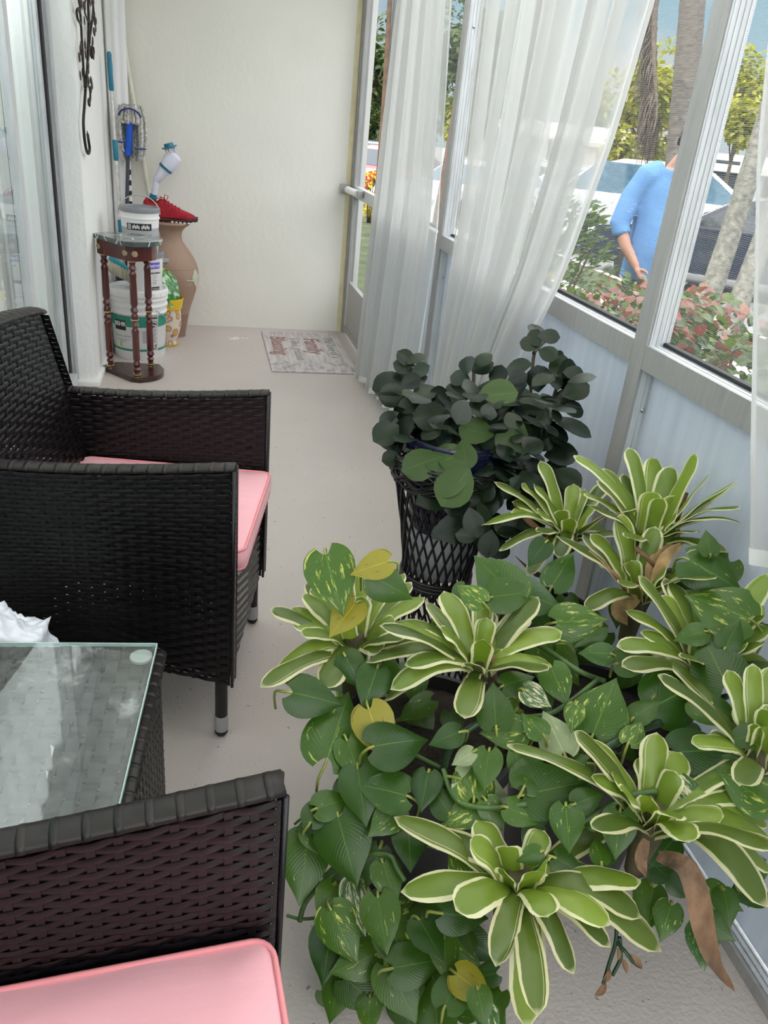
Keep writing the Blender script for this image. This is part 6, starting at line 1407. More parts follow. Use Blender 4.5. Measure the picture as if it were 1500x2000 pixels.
b = MB(); b.box((3.4, -6, GZ - 0.1), (4.3, 60, GZ + 0.012)); b.box((5.9, -6, PZ - 0.1), (6.3, 60, PZ + 0.14)); struct(b, 'ground_concrete', M['concrete'], 'pale concrete walk between hedge and parked cars', False)

M['red_leaf'] = leaf_mat('red_new_leaf', (0.24, 0.035, 0.035), (0.42, 0.17, 0.12), (0.30, 0.33, 0.08), 0.5, 0.4, trans=0.25)
M['hedge_leaf'] = leaf_mat('hedge_leaf', (0.025, 0.055, 0.012), (0.16, 0.24, 0.04), (0.3, 0.35, 0.1), 0.1, 0.4, trans=0.25)
M['bush_leaf'] = leaf_mat('soft_bush_leaf', (0.06, 0.11, 0.03), (0.16, 0.22, 0.07), (0.3, 0.35, 0.1), 0, 0.5, trans=0.3)
M['tree_leaf'] = leaf_mat('sunny_tree_leaf', (0.12, 0.15, 0.012), (0.38, 0.36, 0.04), (0.4, 0.4, 0.1), 0, 0.5, trans=0.35)
M['dark_leaf'] = leaf_mat('dark_tree_leaf', (0.030, 0.06, 0.018), (0.11, 0.15, 0.04), (0.4, 0.4, 0.1), 0, 0.5, trans=0.3)
M['wood'] = simple('shrub_wood', (0.10, 0.07, 0.045), 0.8, var=0.3)
M['bark'] = simple('grey_palm_bark', (0.115, 0.10, 0.085), 0.9, var=0.35, scale=14, bump=0.6, bscale=20, stretch=(1, 1, 3))
M['bark_pale'] = simple('pale_mottled_bark', (0.17, 0.165, 0.14), 0.9, var=0.5, scale=22, bump=0.4)
LEAF = [(0, 0.03), (0.2, 0.16), (0.45, 0.22), (0.7, 0.17), (0.9, 0.07), (1, 0.005)]
def small_leaf(b, p, di, nr, ln, wid=1.0):
    blade(b, p, di, nr, ln, LEAF, wid, fold=0.25, droop=0.15, rows=4, cols=2)
def shrub(name, label, cat, x, y, rx, ry, z0, z1, n, ln, mats, names, seed, group=None, split=None, stems=7, wid=1.3):
    t = thing(name, label, cat, (x, y, z0), group=group); rn = random.Random(seed)
    bs = [MB() for _ in mats]
    for k in range(n):
        a = rn.uniform(0, 2 * PI); h = rn.random() ** 0.95; rr = math.sqrt(rn.uniform(0.04, 1)) * (1 - 0.35 * max(0, h - 0.7) / 0.3)
        p = V((x + rx * rr * math.cos(a), y + ry * rr * math.sin(a), lerp(z0 + 0.08, z1, h) + 0.05 * noise.noise((x + math.cos(a), y + math.sin(a), h * 3))))
        di = V((math.cos(a), math.sin(a), rn.uniform(0.1, 1.3))).normalized(); nr = V((rn.uniform(-.7, .7), rn.uniform(-.7, .7), 1))
        i = (1 if (h > split + 0.25 * noise.noise(p * 7) + rn.uniform(-.06, .10) and rn.random() < 0.6) else 0) if split is not None and len(mats) > 1 else 0
        small_leaf(bs[i], p, di, nr, ln * rn.uniform(0.7, 1.25), wid)
    for b, m, nm in zip(bs, mats, names):
        if b.v: part(b, nm, m, t, 'all', world=True)
    b = MB()
    for k in range(stems):
        a = k / stems * 2 * PI; b.tube([(x + 0.05 * math.cos(a), y + 0.05 * math.sin(a), z0 - 0.01), (x + rx * 0.4 * math.cos(a), y + ry * 0.4 * math.sin(a), lerp(z0, z1, 0.5)), (x + rx * 0.7 * math.cos(a), y + ry * 0.7 * math.sin(a), lerp(z0, z1, 0.88))], [0.012, 0.008, 0.004], 6)
    part(b, 'stem', M['wood'], t, 'all', world=True)
    return t
HL = ['red tipped hedge shrub behind the sliver of curtain', 'red tipped hedge shrub before the pale leaning trunk', 'red tipped hedge shrub seen between the swept aside curtain and the thick post', 'red tipped hedge shrub in front of the person in blue', 'red tipped hedge shrub behind the nearer curtain', 'red tipped hedge shrub outside the bay between the two curtains']
for i, (x, y, zt, n) in enumerate(((1.36, 1.28, 0.78, 3600), (1.44, 1.90, 0.83, 3800), (1.40, 2.50, 0.76, 3000), (1.80, 2.95, 0.74, 2200), (1.42, 3.25, 0.68, 1200), (1.40, 4.3, 0.62, 1000))):
    shrub('hedge_shrub', HL[i], 'shrub', x, y, 0.36, 0.40, GZ, zt, n, 0.038, (M['hedge_leaf'], M['red_leaf']), ('foliage', 'red_new_leaves'), 40 + i, 'red tipped hedge along the porch', split=0.93, wid=1.9)
shrub('flowering_bush', 'soft green bush with tiny violet flowers beside the person in blue', 'bush', 1.80, 4.22, 0.42, 0.5, GZ, 0.95, 3600, 0.042, (M['bush_leaf'],), ('foliage',), 60)
fb = bpy.data.objects['flowering_bush']
b = MB(); rn = random.Random(4)
for k in range(60):
    a = rn.uniform(0, 2 * PI); r = rn.uniform(0.1, 0.5); c = V((1.80 + r * math.cos(a), 4.22 + r * math.sin(a), rn.uniform(0.72, 1.0)))
    for q in range(5):
        th = q / 5 * 2 * PI; small_leaf(b, c, V((math.cos(th), math.sin(th), 0.3)), V((0, 0, 1)), 0.014, 2.0)
part(b, 'flower', simple('violet_petals', (0.36, 0.30, 0.62), 0.6), fb, 'all', world=True)
shrub('low_bush', 'yellow green low bush under the curtain edge beside the violet flowers', 'bush', 1.48, 3.72, 0.22, 0.3, GZ, 0.70, 260, 0.08, (M['tree_leaf'],), ('foliage',), 61)

def trunk(b, p0, p1, r0, r1, n=14, ring=0.0):
    pts = []; rad = []
    for i in range(n + 1):
        t = i / n; pts.append(p0.lerp(p1, t) + V((0.02 * math.sin(t * 7), 0.02 * math.cos(t * 5), 0))); rad.append(lerp(r0, r1, t) * (1 + ring * (i % 2)))
    b.tube(pts, rad, 14)
def down_to(p, q, z):
    t = (z - q.z) / (p.z - q.z); return q + (p - q) * t
def palm_fronds(b, top, n, seed, ln=2.2):
    rn = random.Random(seed)
    for k in range(n):
        a = k / n * 2 * PI + rn.uniform(-.2, .2); el = rn.uniform(-0.2, 0.9)
        ctrl = top + V((math.cos(a) * ln * 0.5, math.sin(a) * ln * 0.5, ln * 0.5 * el + 0.3)); tip = top + V((math.cos(a) * ln, math.sin(a) * ln, ln * 0.4 * el - 0.7))
        P = [bez(top, ctrl, tip, i / 12) for i in range(13)]; b.tube(P, [0.018 - 0.001 * i for i in range(13)], 5)
        for i in range(2, 13):
            tg = (P[i] - P[i - 1]).normalized(); sd = tg.cross(V((0, 0, 1))).normalized()
            for s in (-1, 1): small_leaf(b, P[i], (sd * s + tg * 0.6 - V((0, 0, 0.4))), V((0, 0, 1)), 0.55, 0.18)
p1 = at(1352, 0, d=9.5); p0 = at(1325, 300, d=9.5); bot = down_to(p1, p0, PZ - 0.02); top = down_to(p1, p0, 7.2)
pa = thing('palm_tree', 'tall grey palm trunk above the person in blue', 'palm', bot)
b = MB(); trunk(b, bot, top, 0.165, 0.13, 60, 0.03); part(b, 'trunk', M['bark'], pa, 'all', world=True)
b = MB(); palm_fronds(b, top, 14, 3); part(b, 'fronds', M['dark_leaf'], pa, 'all', world=True)
for lab, a1, a0, d, r, sd in (('pale leaning trunk in front of the dark blue car', (1500, 215), (1392, 560), 7.0, 0.105, 5), ('shorter looking pale leaning trunk above the red hedge tips', (1512, 400), (1446, 585), 6.4, 0.095, 6)):
    p1 = at(*a1, d=d); p0 = at(*a0, d=d); bot = down_to(p1, p0, GZ - 0.02); top = down_to(p1, p0, 4.6); r *= 0.85
    t = thing('leaning_tree', lab, 'tree', bot); b = MB(); trunk(b, bot, top, r * 1.1, r * 0.8, 24, 0.01); part(b, 'trunk', M['bark_pale'], t, 'all', world=True)
    b = MB(); rn = random.Random(sd)
    for k in range(300):
        c = top + V((rn.gauss(0, .4), rn.gauss(0, .4), rn.gauss(0.4, .35))); small_leaf(b, c, V((rn.uniform(-1, 1), rn.uniform(-1, 1), rn.uniform(-1, .5))), V((0, 0, 1)), 0.2, 1.2)
    part(b, 'crown', M['dark_leaf'], t, 'all', world=True)
# hanging dead frond of a palm whose crown is above the frame
ptop = at(1276, -160, d=6.6); fbase = V((3.35, 7.6, GZ - 0.01)); crown = V((ptop.x - 0.3, ptop.y + 1.1, ptop.z + 0.55))
pb = thing('palm_tree', 'palm with a brown dead frond hanging down outside the screen', 'palm', fbase)
b = MB(); trunk(b, V((crown.x - 0.25, crown.y + 0.6, GZ - 0.01)), crown, 0.09, 0.07, 40, 0.03); pb.location = (crown.x - .25, crown.y + .6, GZ - .01); part(b, 'trunk', M['bark'], pb, 'all', world=True)
b = MB(); palm_fronds(b, crown, 9, 8, 1.6); part(b, 'fronds', M['dark_leaf'], pb, 'all', world=True)
b = MB(); rn = random.Random(5); sp = [crown, at(1282, -200, d=6.6), at(1280, -20, d=6.6), at(1277, 90, d=6.6), at(1280, 170, d=6.6), at(1284, 215, d=6.6)]; SP = smooth(sp, 6); b.tube(SP, [0.035 * (1 - i / len(SP)) + 0.008 for i in range(len(SP))], 7)
for k in range(520):
    i = rn.randrange(5, len(SP)); p = SP[i]; s = rn.uniform(-1, 0.75); r, u, v = img_frame(p); ln = rn.uniform(0.2, 0.55)
    e = p + r * s * 0.13 * rn.random() - V((0, 0, ln)) + v * rn.uniform(-.12, .12); m_ = p.lerp(e, 0.45) + r * s * 0.035
    b.tube([p, m_, e], [0.011, 0.009, 0.002], 4, False, 0.3)
part(b, 'dead_frond', simple('brown_dead_frond', (0.10, 0.075, 0.055), 0.85, var=0.4, scale=20), pb, 'all', world=True, label='brown dead frond')

def tree(label, px, py, d, rad, n, ln, mat, seed, th=0.12, squash=0.9, ground=PZ, cat='tree'):
    c = at(px, py, d=d); rn = random.Random(seed); t = thing('tree', label, cat, (c.x, c.y, ground))
    lobes = [c + V((rn.gauss(0, 1), rn.gauss(0, 1), rn.gauss(0, 0.8) * squash)).normalized() * rad * rn.uniform(0.25, 0.75) for _ in range(11)]
    b = MB()
    for k in range(n):
        o = rn.choice(lobes); dv = V((rn.gauss(0, 1), rn.gauss(0, 1), rn.gauss(0, 1))).normalized(); p = o + dv * rad * 0.42 * rn.uniform(0.6, 1.05)
        if p.z < ground + 0.1: p.z = ground + 0.1 + rn.random() * 0.6
        small_leaf(b, p, (dv + V((rn.uniform(-1, 1), rn.uniform(-1, 1), -0.3))).normalized(), dv + V((0, 0, 0.6)), ln * rn.uniform(.7, 1.3), 1.5)
    part(b, 'crown', mat, t, 'all', world=True)
    b = MB(); base = V((c.x, c.y, ground - 0.02)); b.tube([base, base.lerp(c, 0.5) + V((0.05, 0, 0)), c], [th, th * 0.8, th * 0.5], 10)
    for o in lobes[:6]: b.tube([base.lerp(c, 0.7), o], [th * 0.45, th * 0.15], 7)
    part(b, 'trunk', M['wood'], t, 'all', world=True)
    return t
TL = M['tree_leaf']; DL = M['dark_leaf']
tree('sunlit yellow green tree behind the hanging dead frond', 1262, 195, 21, 1.45, 2300, 0.19, TL, 1, 0.14)
tree('bright green shrub tree below the sunlit tree, behind the white pickup', 1275, 290, 22, 0.75, 800, 0.17, TL, 2, 0.08)
tree('feathery thin green tree top above the small round tree', 1462, 165, 17, 0.75, 1100, 0.13, TL, 3, 0.03)
tree('small round green tree above the dark blue car', 1448, 232, 16, 0.62, 1000, 0.13, TL, 4, 0.04)
tree('yellow green bush at the left foot of the sunlit tree', 1212, 292, 20, 0.55, 520, 0.15, TL, 5, 0.05)
tree('dark tree behind the bay between the two curtains', 928, 110, 30, 2.9, 2600, 0.32, DL, 6, 0.2)
tree('olive tree low behind the white car between the curtains', 912, 245, 30, 1.1, 800, 0.22, TL, 7, 0.1)
tree('dark tree seen through the film of the screen door', 738, 130, 34, 2.7, 2200, 0.30, DL, 8, 0.2)
tree('dark shrub tree behind the red car', 735, 250, 33, 1.5, 900, 0.26, DL, 9, 0.12)
tree('distant round tree behind the farther curtain', 830, 185, 46, 4.2, 1500, 0.4, DL, 10, 0.2)
tree('distant grey green tree behind the roof seen through the nearer curtain', 1165, 205, 50, 1.9, 900, 0.4, DL, 11, 0.2)
tree('distant tree left of the white house behind the curtain', 1010, 180, 60, 3.0, 900, 0.6, DL, 12, 0.25)
for lab, a1, a0, d, r in (('brown leaning trunk in the bay between the curtains', (934, -60), (893, 190), 10, 0.055), ('reddish trunk seen through the screen door film', (766, -40), (744, 260), 12, 0.040)):
    p1 = at(*a1, d=d); p0 = at(*a0, d=d); bot = down_to(p1, p0, GZ - 0.02); top = down_to(p1, p0, 5.5); t = thing('leaning_tree', lab, 'tree', bot); b = MB(); trunk(b, bot, top, r * 1.15, r * 0.8, 20, 0.02); part(b, 'trunk', simple('reddish_bark', (0.11, 0.065, 0.04), 0.9, var=0.3), t, 'all', world=True)
    b = MB(); rn = random.Random(int(d * 7))
    for k in range(350):
        c = top + V((rn.gauss(0, .4), rn.gauss(0, .4), rn.gauss(0.3, .4))); small_leaf(b, c, V((rn.uniform(-1, 1), rn.uniform(-1, 1), rn.uniform(-1, .5))), V((0, 0, 1)), 0.22, 1.2)
    part(b, 'crown', DL, t, 'all', world=True)
# low flowers by the lot
shrub('low_bush', 'clump of yellow flowers seen through the screen door film', 'bush', *[at(730, 345, d=13)[i] for i in (0, 1)], 0.20, 0.20, GZ, 0.52, 260, 0.07, (simple('yellow_petals', (0.75, 0.55, 0.02), 0.6),), ('blossom',), 71)

# ---------------------------------------------------------------- cars
M['tyre'] = simple('tyre_rubber', (0.014, 0.014, 0.014), 0.8); M['rim'] = simple('alloy_wheel', (0.45, 0.46, 0.48), 0.3, 0.8)
M['car_glass'] = simple('tinted_car_glass', (0.05, 0.13, 0.19), 0.06, spec=0.6); M['car_glass_dark'] = simple('dark_car_glass', (0.02, 0.03, 0.04), 0.06, spec=0.8)
M['lamp_red'] = simple('red_tail_lamp', (0.5, 0.02, 0.015), 0.2); M['lamp_clear'] = simple('clear_headlamp', (0.7, 0.72, 0.75), 0.12); M['trim_black'] = simple('black_car_trim', (0.015, 0.015, 0.016), 0.5)
def car(label, x, y, rz, col, glass, kind='sedan', z=PZ, sc=1.0):
    t = thing('car', label, 'car', (x, y, z), rz); paint = simple('car_paint_' + kind, col, 0.25, coat=0.8)
    W = 0.90
    if kind == 'sedan':
        body = [(-2.25, 0.30), (-2.3, 0.55), (-2.2, 0.82), (-1.5, 0.93), (-0.95, 0.96), (1.55, 1.00), (2.15, 0.95), (2.28, 0.6), (2.25, 0.30)]
        roof = [(-0.95, 0.95), (-0.30, 1.36), (0.15, 1.45), (0.75, 1.44), (1.25, 1.30), (1.75, 0.99)]
    elif kind == 'suv':
        body = [(-2.3, 0.35), (-2.4, 0.70), (-2.3, 1.0), (-1.6, 1.10), (2.2, 1.12), (2.36, 0.75), (2.3, 0.35)]
        roof = [(-1.5, 1.08), (-0.62, 1.64), (0.0, 1.74), (1.0, 1.72), (1.55, 1.56), (2.2, 1.10)]
    elif kind == 'pickup':
        body = [(-2.4, 0.40), (-2.5, 0.70), (-2.42, 1.02), (-1.6, 1.12), (-1.05, 1.14), (2.45, 1.16), (2.55, 0.75), (2.5, 0.40)]
        roof = [(-1.1, 1.12), (-0.45, 1.68), (-0.05, 1.76), (1.1, 1.76), (1.4, 1.68), (1.65, 1.14)]
    else:
        body = [(-2.3, 0.35), (-2.4, 0.70), (-2.3, 1.00), (-1.7, 1.08), (2.3, 1.1), (2.4, 0.7), (2.35, 0.35)]
        roof = [(-1.75, 1.06), (-0.75, 1.70), (-0.2, 1.82), (1.8, 1.82), (2.15, 1.70), (2.33, 1.09)]
    xw = (-1.38, 1.42); R_ = 0.32
    def loft(pts, w0, w1, mb, off=0.0):
        zs = [p[1] for p in pts]; lo, hi = min(zs), max(zs); secs = []
        for s in (-1, -0.97, -0.88, 0.88, 0.97, 1):
            sh = 1 - (0.03 if abs(s) > 0.99 else 0.008 if abs(s) > 0.95 else 0)
            cx = sum(p[0] for p in pts) / len(pts); cz = (lo + hi) / 2
            secs.append([(cx + (p[0] - cx) * sh, s * lerp(w0, w1, (p[1] - lo) / (hi - lo)) + off * s, cz + (p[1] - cz) * sh) for p in pts])
        n = len(pts); vs = [p for s in secs for p in s]; fs = []
        for i in range(len(secs) - 1):
            for j in range(n): fs.append((i * n + j, (i + 1) * n + j, (i + 1) * n + (j + 1) % n, i * n + (j + 1) % n))
        fs.append(tuple(range(n))); fs.append(tuple(range((len(secs) - 1) * n + n - 1, (len(secs) - 1) * n - 1, -1))); mb.add([V(q) * sc for q in vs], fs)
    b = MB(); loft(body, W, W * 0.96, b); part(b, 'body', paint, t)
    b = MB(); loft(roof, W * 0.90, W * 0.68, b); part(b, 'cabin', paint, t)
    # side windows and screens, set just proud of the cabin
    lo, hi = roof[0][1], max(p[1] for p in roof)
    def on_side(px, pz, s): return V((px, s * (lerp(W * 0.90, W * 0.68, (pz - lo) / (hi - lo)) + 0.006), pz)) * sc
    def win(poly, nm='window'):
        b = MB()
        for s in (-1, 1):
            q = [on_side(px, pz, s) for px, pz in poly]; b.add(q, [tuple(range(len(q)))])
        part(b, nm, glass, t, False)
    a, c_, d_, e_ = roof[0], roof[1], roof[-2], roof[-1]; zb = lo + 0.05; zt = hi - 0.09; midx = (c_[0] + d_[0]) / 2 + 0.05
    k = (zb - a[1]) / (c_[1] - a[1]); k2 = min(1.0, (zt - a[1]) / (c_[1] - a[1])); xa = lerp(a[0], c_[0], k) + 0.16; xb = lerp(a[0], c_[0], k2) + 0.12
    win([(xa, zb), (midx - 0.04, zb), (midx - 0.04, zt), (xb, zt)])
    k = (zb - e_[1]) / (d_[1] - e_[1]); xe = lerp(e_[0], d_[0], k) - 0.16; xd = d_[0] - 0.10
    win([(midx + 0.04, zb), (xe, zb), (xd, zt), (midx + 0.04, zt)])
    for (p, q, nm) in ((roof[0], roof[1], 'windscreen'), (roof[-1], roof[-2], 'rear_screen')):
        b = MB(); n = V((-(q[1] - p[1]), 0, q[0] - p[0])).normalized(); n = n if n.z > 0 else -n
        pts = []
        for t_, s in ((0.10, -1), (0.10, 1), (0.95, 1), (0.95, -1)):
            X, Z = lerp(p[0], q[0], t_), lerp(p[1], q[1], t_); w = lerp(W * 0.90, W * 0.68, (Z - lo) / (hi - lo)) * 0.90; pts.append((V((X, s * w, Z)) + n * 0.006) * sc)
        b.add(pts, [(0, 1, 2, 3)]); part(b, nm, glass, t, False)
    for wx_ in xw:
        for s in (-1, 1):
            b = MB(); rot = Matrix.Rotation(PI / 2, 4, 'X')
            b.lathe([(0.20, -0.10), (0.30, -0.10), (R_, -0.08), (R_, 0.08), (0.30, 0.10), (0.20, 0.10)], V((wx_, s * (W - 0.09), R_)) * sc, 24, mat=rot, cap=False); wh = part(b, 'wheel', M['tyre'], t)
            b = MB(); b.lathe([(0.0, 0.085), (0.05, 0.09), (0.08, 0.075), (0.19, 0.08), (0.21, 0.10)], V((wx_, s * (W - 0.09), R_)) * sc, 20, mat=Matrix.Rotation(PI / 2 * (1 if s < 0 else -1), 4, 'X'), cap=False); part(b, 'rim', M['rim'], wh)
            b = MB(); b.lathe([(0.0, 0.0), (0.39, 0.0), (0.40, 0.012), (0.37, 0.012)], V((wx_, s * (W + 0.001), R_ + 0.05)) * sc, 24, mat=Matrix.Rotation(PI / 2 * (1 if s < 0 else -1), 4, 'X'), cap=False); part(b, 'wheel_arch', M['trim_black'], t)
    b = MB()
    for s in (-1, 1):
        for hx in (midx - 0.25, midx + 0.85): b.rbox(V((hx - 0.09, s * (W * 0.985) - 0.02, lo - 0.13)) * sc, V((hx + 0.09, s * (W * 0.985) + 0.02, lo - 0.10)) * sc, 0.01)
    part(b, 'door_handle', M['trim_black'] if kind == 'pickup' else M['rim'], t)
    for s in (-1, 1):
        b = MB(); b.rbox(V((xa - 0.08, s * (W + 0.08) - 0.09, lo + 0.02)) * sc, V((xa + 0.04, s * (W + 0.08) + 0.09, lo + 0.16)) * sc, 0.04); part(b, 'side_mirror', paint, t)
        b = MB(); b.rbox(V((body[1][0] - 0.01, s * 0.66 - 0.18, 0.62)) * sc, V((body[1][0] + 0.22, s * 0.66 + 0.18, 0.78)) * sc, 0.04); part(b, 'headlamp', M['lamp_clear'], t)
        b = MB(); b.rbox(V((body[-2][0] - 0.18, s * 0.70 - 0.14, 0.68)) * sc, V((body[-2][0] + 0.01, s * 0.70 + 0.14, 0.88)) * sc, 0.04); part(b, 'tail_lamp', M['lamp_red'], t)
    return t
def put(px, py, d, z=PZ):
    p = at(px, py, d=d); return p.x, p.y
WHITE = (0.78, 0.78, 0.78)
lf = lambda x, y: math.atan2(y, x) - PI / 2                      # nose to the viewer's left
def carat(label, px, d, col, glass, kind, yaw=0.0, sc=1.0):
    x, y = put(px, 380, d); return car(label, x, y, math.atan2(y, x) - PI / 2 + PI * 0 + yaw, col, glass, kind, sc=sc)
carat('white car with pale blue windows behind the person in blue', 1312, 15.6, WHITE, M['car_glass'], 'suv', PI + 0.06, 1.03)
carat('dark blue car behind the pale leaning trunk', 1478, 12.2, (0.012, 0.016, 0.035), M['car_glass_dark'], 'sedan', -0.05)
carat('white car in the bay between the two curtains', 925, 17.0, WHITE, M['car_glass'], 'sedan', 0.9)
carat('white car farther back between the two curtains', 950, 25.0, (0.7, 0.7, 0.7), M['car_glass_dark'], 'sedan', 0.9)
carat('red car seen through the film of the screen door', 748, 21.0, (0.55, 0.02, 0.03), M['car_glass_dark'], 'sedan', 0.9)
carat('dark car behind the red car at the screen door', 738, 27.0, (0.03, 0.035, 0.05), M['car_glass_dark'], 'sedan', 0.9)
carat('silver car seen blurred through the nearer curtain', 1082, 20.5, (0.5, 0.51, 0.52), M['car_glass_dark'], 'sedan', 0.3)

# ---------------------------------------------------------------- houses
M['house_white'] = simple('white_house_wall', (0.72, 0.68, 0.60), 0.8, var=0.04); M['roof'] = simple('pale_roof', (0.62, 0.58, 0.50), 0.8, var=0.08); M['house_blue'] = simple('pale_blue_white_wall', (0.62, 0.68, 0.74), 0.8)
def house(label, x, y, rz, w, dp, h, rh, wall, nw):
    t = thing('house', label, 'house', (x, y, PZ), rz)
    b = MB(); b.box((-w / 2, 0, 0), (w / 2, dp, h)); part(b, 'wall', wall, t, False)
    b = MB(); o = 0.6; b.add([(-w / 2 - o, -o, h), (w / 2 + o, -o, h), (w / 2 + o, dp + o, h), (-w / 2 - o, dp + o, h), (-w / 2 + 1, dp / 2, h + rh), (w / 2 - 1, dp / 2, h + rh), (-w / 2 - o, -o, h - .18), (w / 2 + o, -o, h - .18), (w / 2 + o, dp + o, h - .18), (-w / 2 - o, dp + o, h - .18)], [(0, 1, 5, 4), (1, 2, 5), (2, 3, 4, 5), (3, 0, 4), (6, 7, 1, 0), (7, 8, 2, 1), (8, 9, 3, 2), (9, 6, 0, 3), (6, 9, 8, 7)]); part(b, 'roof', M['roof'], t, False)
    for k in range(nw):
        xx = -w / 2 + (k + 0.7) * w / (nw + 0.4); b = MB(); b.box((xx - 0.6, -0.04, 0.9), (xx + 0.6, 0.02, 2.0)); wn = part(b, 'window', M['house_white'], t, False)
        b = MB(); b.box((xx - 0.52, -0.055, 0.98), (xx + 0.52, -0.035, 1.92)); part(b, 'pane', M['car_glass_dark'], wn, False)
    b = MB(); b.box((0.3, -0.05, 0), (1.3, 0.02, 2.05)); part(b, 'door', M['wood'], t, False)
    return t
hp = at(1085, 300, d=46); house('low white house with pale roof seen through the nearer curtain', hp.x, hp.y, math.atan2(hp.y, hp.x) - PI / 2 + 0.15, 11, 8, 2.3, 0.75, M['house_white'], 3)
hp = at(1490, 300, d=27); house('pale blue white building behind the dark blue car', hp.x, hp.y, math.atan2(hp.y, hp.x) - PI / 2, 5.5, 6, 1.75, 0.4, M['house_blue'], 2)
hp = at(1262, 300, d=37); house('peach coloured house wall behind the sunlit tree', hp.x, hp.y, math.atan2(hp.y, hp.x) - PI / 2, 4.6, 5, 2.1, 0.35, simple('peach_wall', (0.72, 0.50, 0.40), 0.8), 1)

# ---------------------------------------------------------------- person in blue
M['skin'] = simple('skin', (0.40, 0.21, 0.145), 0.5, var=0.08, scale=12); M['shirt'] = simple('blue_jersey', (0.10, 0.25, 0.52), 0.8, var=0.08, scale=14, bump=0.5, bscale=9); M['trousers'] = simple('dark_trousers', (0.03, 0.033, 0.045), 0.8); M['hair'] = simple('dark_hair', (0.03, 0.02, 0.015), 0.6, bump=0.5, bscale=60); M['shoe'] = simple('black_shoe', (0.02, 0.02, 0.02), 0.6)
def remesh(mb, name, mat, parent, vox, smooth_it=6):
    o = mb.build(name + '_raw', mat, None, 'all'); md = o.modifiers.new('r', 'REMESH'); md.mode = 'VOXEL'; md.voxel_size = vox
    s = o.modifiers.new('s', 'SMOOTH'); s.iterations = smooth_it; s.factor = 0.5
    dg = bpy.context.evaluated_depsgraph_get(); me = bpy.data.meshes.new_from_object(o.evaluated_get(dg)); me.name = name
    me.materials.clear(); me.materials.append(mat); me.polygons.foreach_set('use_smooth', [True] * len(me.polygons))
    old = o.data; bpy.data.objects.remove(o); bpy.data.meshes.remove(old)
    n = bpy.data.objects.new(name, me); COL.objects.link(n); n.parent = parent; return n
pc = at(1299, 400, d=4.85); PX, PY = pc.x, pc.y
rzp = math.atan2(PY, PX) + PI + 0.75                          # faces the porch, turned a little aside
pn = thing('person', 'person in a blue shirt with sleeves pushed up, head hidden by the post', 'person', (PX, PY, GZ), rzp)
body = MB(); sh_ = MB(); tr_ = MB()
# figure frame: x = front, y = away from the camera (left side of the body is away), z up
neck = V((0.035, 0, 1.47)); headc = V((0.125, 0, 1.595))
body.tube([(0.0, 0, 1.36), (0.02, 0, 1.43), (0.085, 0, 1.50)], [0.075, 0.056, 0.054], 14)
body.sphere(headc, (0.098, 0.076, 0.118), 20, 16); body.sphere(headc + V((0.03, 0, -0.06)), (0.068, 0.056, 0.062), 16, 12)
body.tube([headc + V((0.088, 0, 0.02)), headc + V((0.112, 0, -0.022)), headc + V((0.095, 0, -0.035))], [0.010, 0.015, 0.011], 8)
body.sphere(headc + V((0.085, 0, -0.066)), (0.012, 0.025, 0.008), 8, 6)
for s in (-1, 1): body.sphere(headc + V((-0.005, s * 0.078, -0.01)), (0.020, 0.010, 0.032), 10, 8); body.sphere(headc + V((0.082, s * 0.032, 0.015)), (0.012, 0.012, 0.008), 8, 6)
tor = [((-0.005, 1.40), 0.10, 0.155), ((-0.01, 1.33), 0.118, 0.185), ((-0.005, 1.22), 0.130, 0.182), ((0.012, 1.08), 0.138, 0.170), ((0.015, 0.95), 0.138, 0.175), ((0.0, 0.84), 0.125, 0.172)]
def torso(mb, e, zl, flare=0.0):
    def fn(u, v):
        z = lerp(1.42, zl, v); a = u * 2 * PI
        cx = knots(sorted([(t[0][1], t[0][0]) for t in tor]), z); rx = knots(sorted([(t[0][1], t[1]) for t in tor]), z) + e; ry = knots(sorted([(t[0][1], t[2]) for t in tor]), z) + e
        k = 1 + flare * v * (1 + 0.3 * math.sin(a * 5))
        return (cx + rx * k * math.cos(a), ry * k * math.sin(a), z)
    mb.grid(fn, 32, 14, True)
    n = 32; o = len(mb.v) - n * 15; mb.f.append(tuple(o + i for i in range(n))); mb.mi.append(0); mb.f.append(tuple(o + 14 * n + n - 1 - i for i in range(n))); mb.mi.append(0)
torso(body, -0.012, 0.80); torso(sh_, 0.012, 0.775, 0.07)
def limb(mb, pts, rad): mb.tube([V(p) for p in pts], rad, 14)
ARMS = {-1: [(-0.015, -0.165, 1.375), (-0.055, -0.225, 1.24), (-0.045, -0.285, 1.09), (0.03, -0.262, 0.97), (0.105, -0.215, 0.865)], 1: [(-0.015, 0.160, 1.375), (-0.02, 0.185, 1.24), (-0.04, 0.19, 1.09), (-0.03, 0.17, 0.97), (0.0, 0.15, 0.865)]}
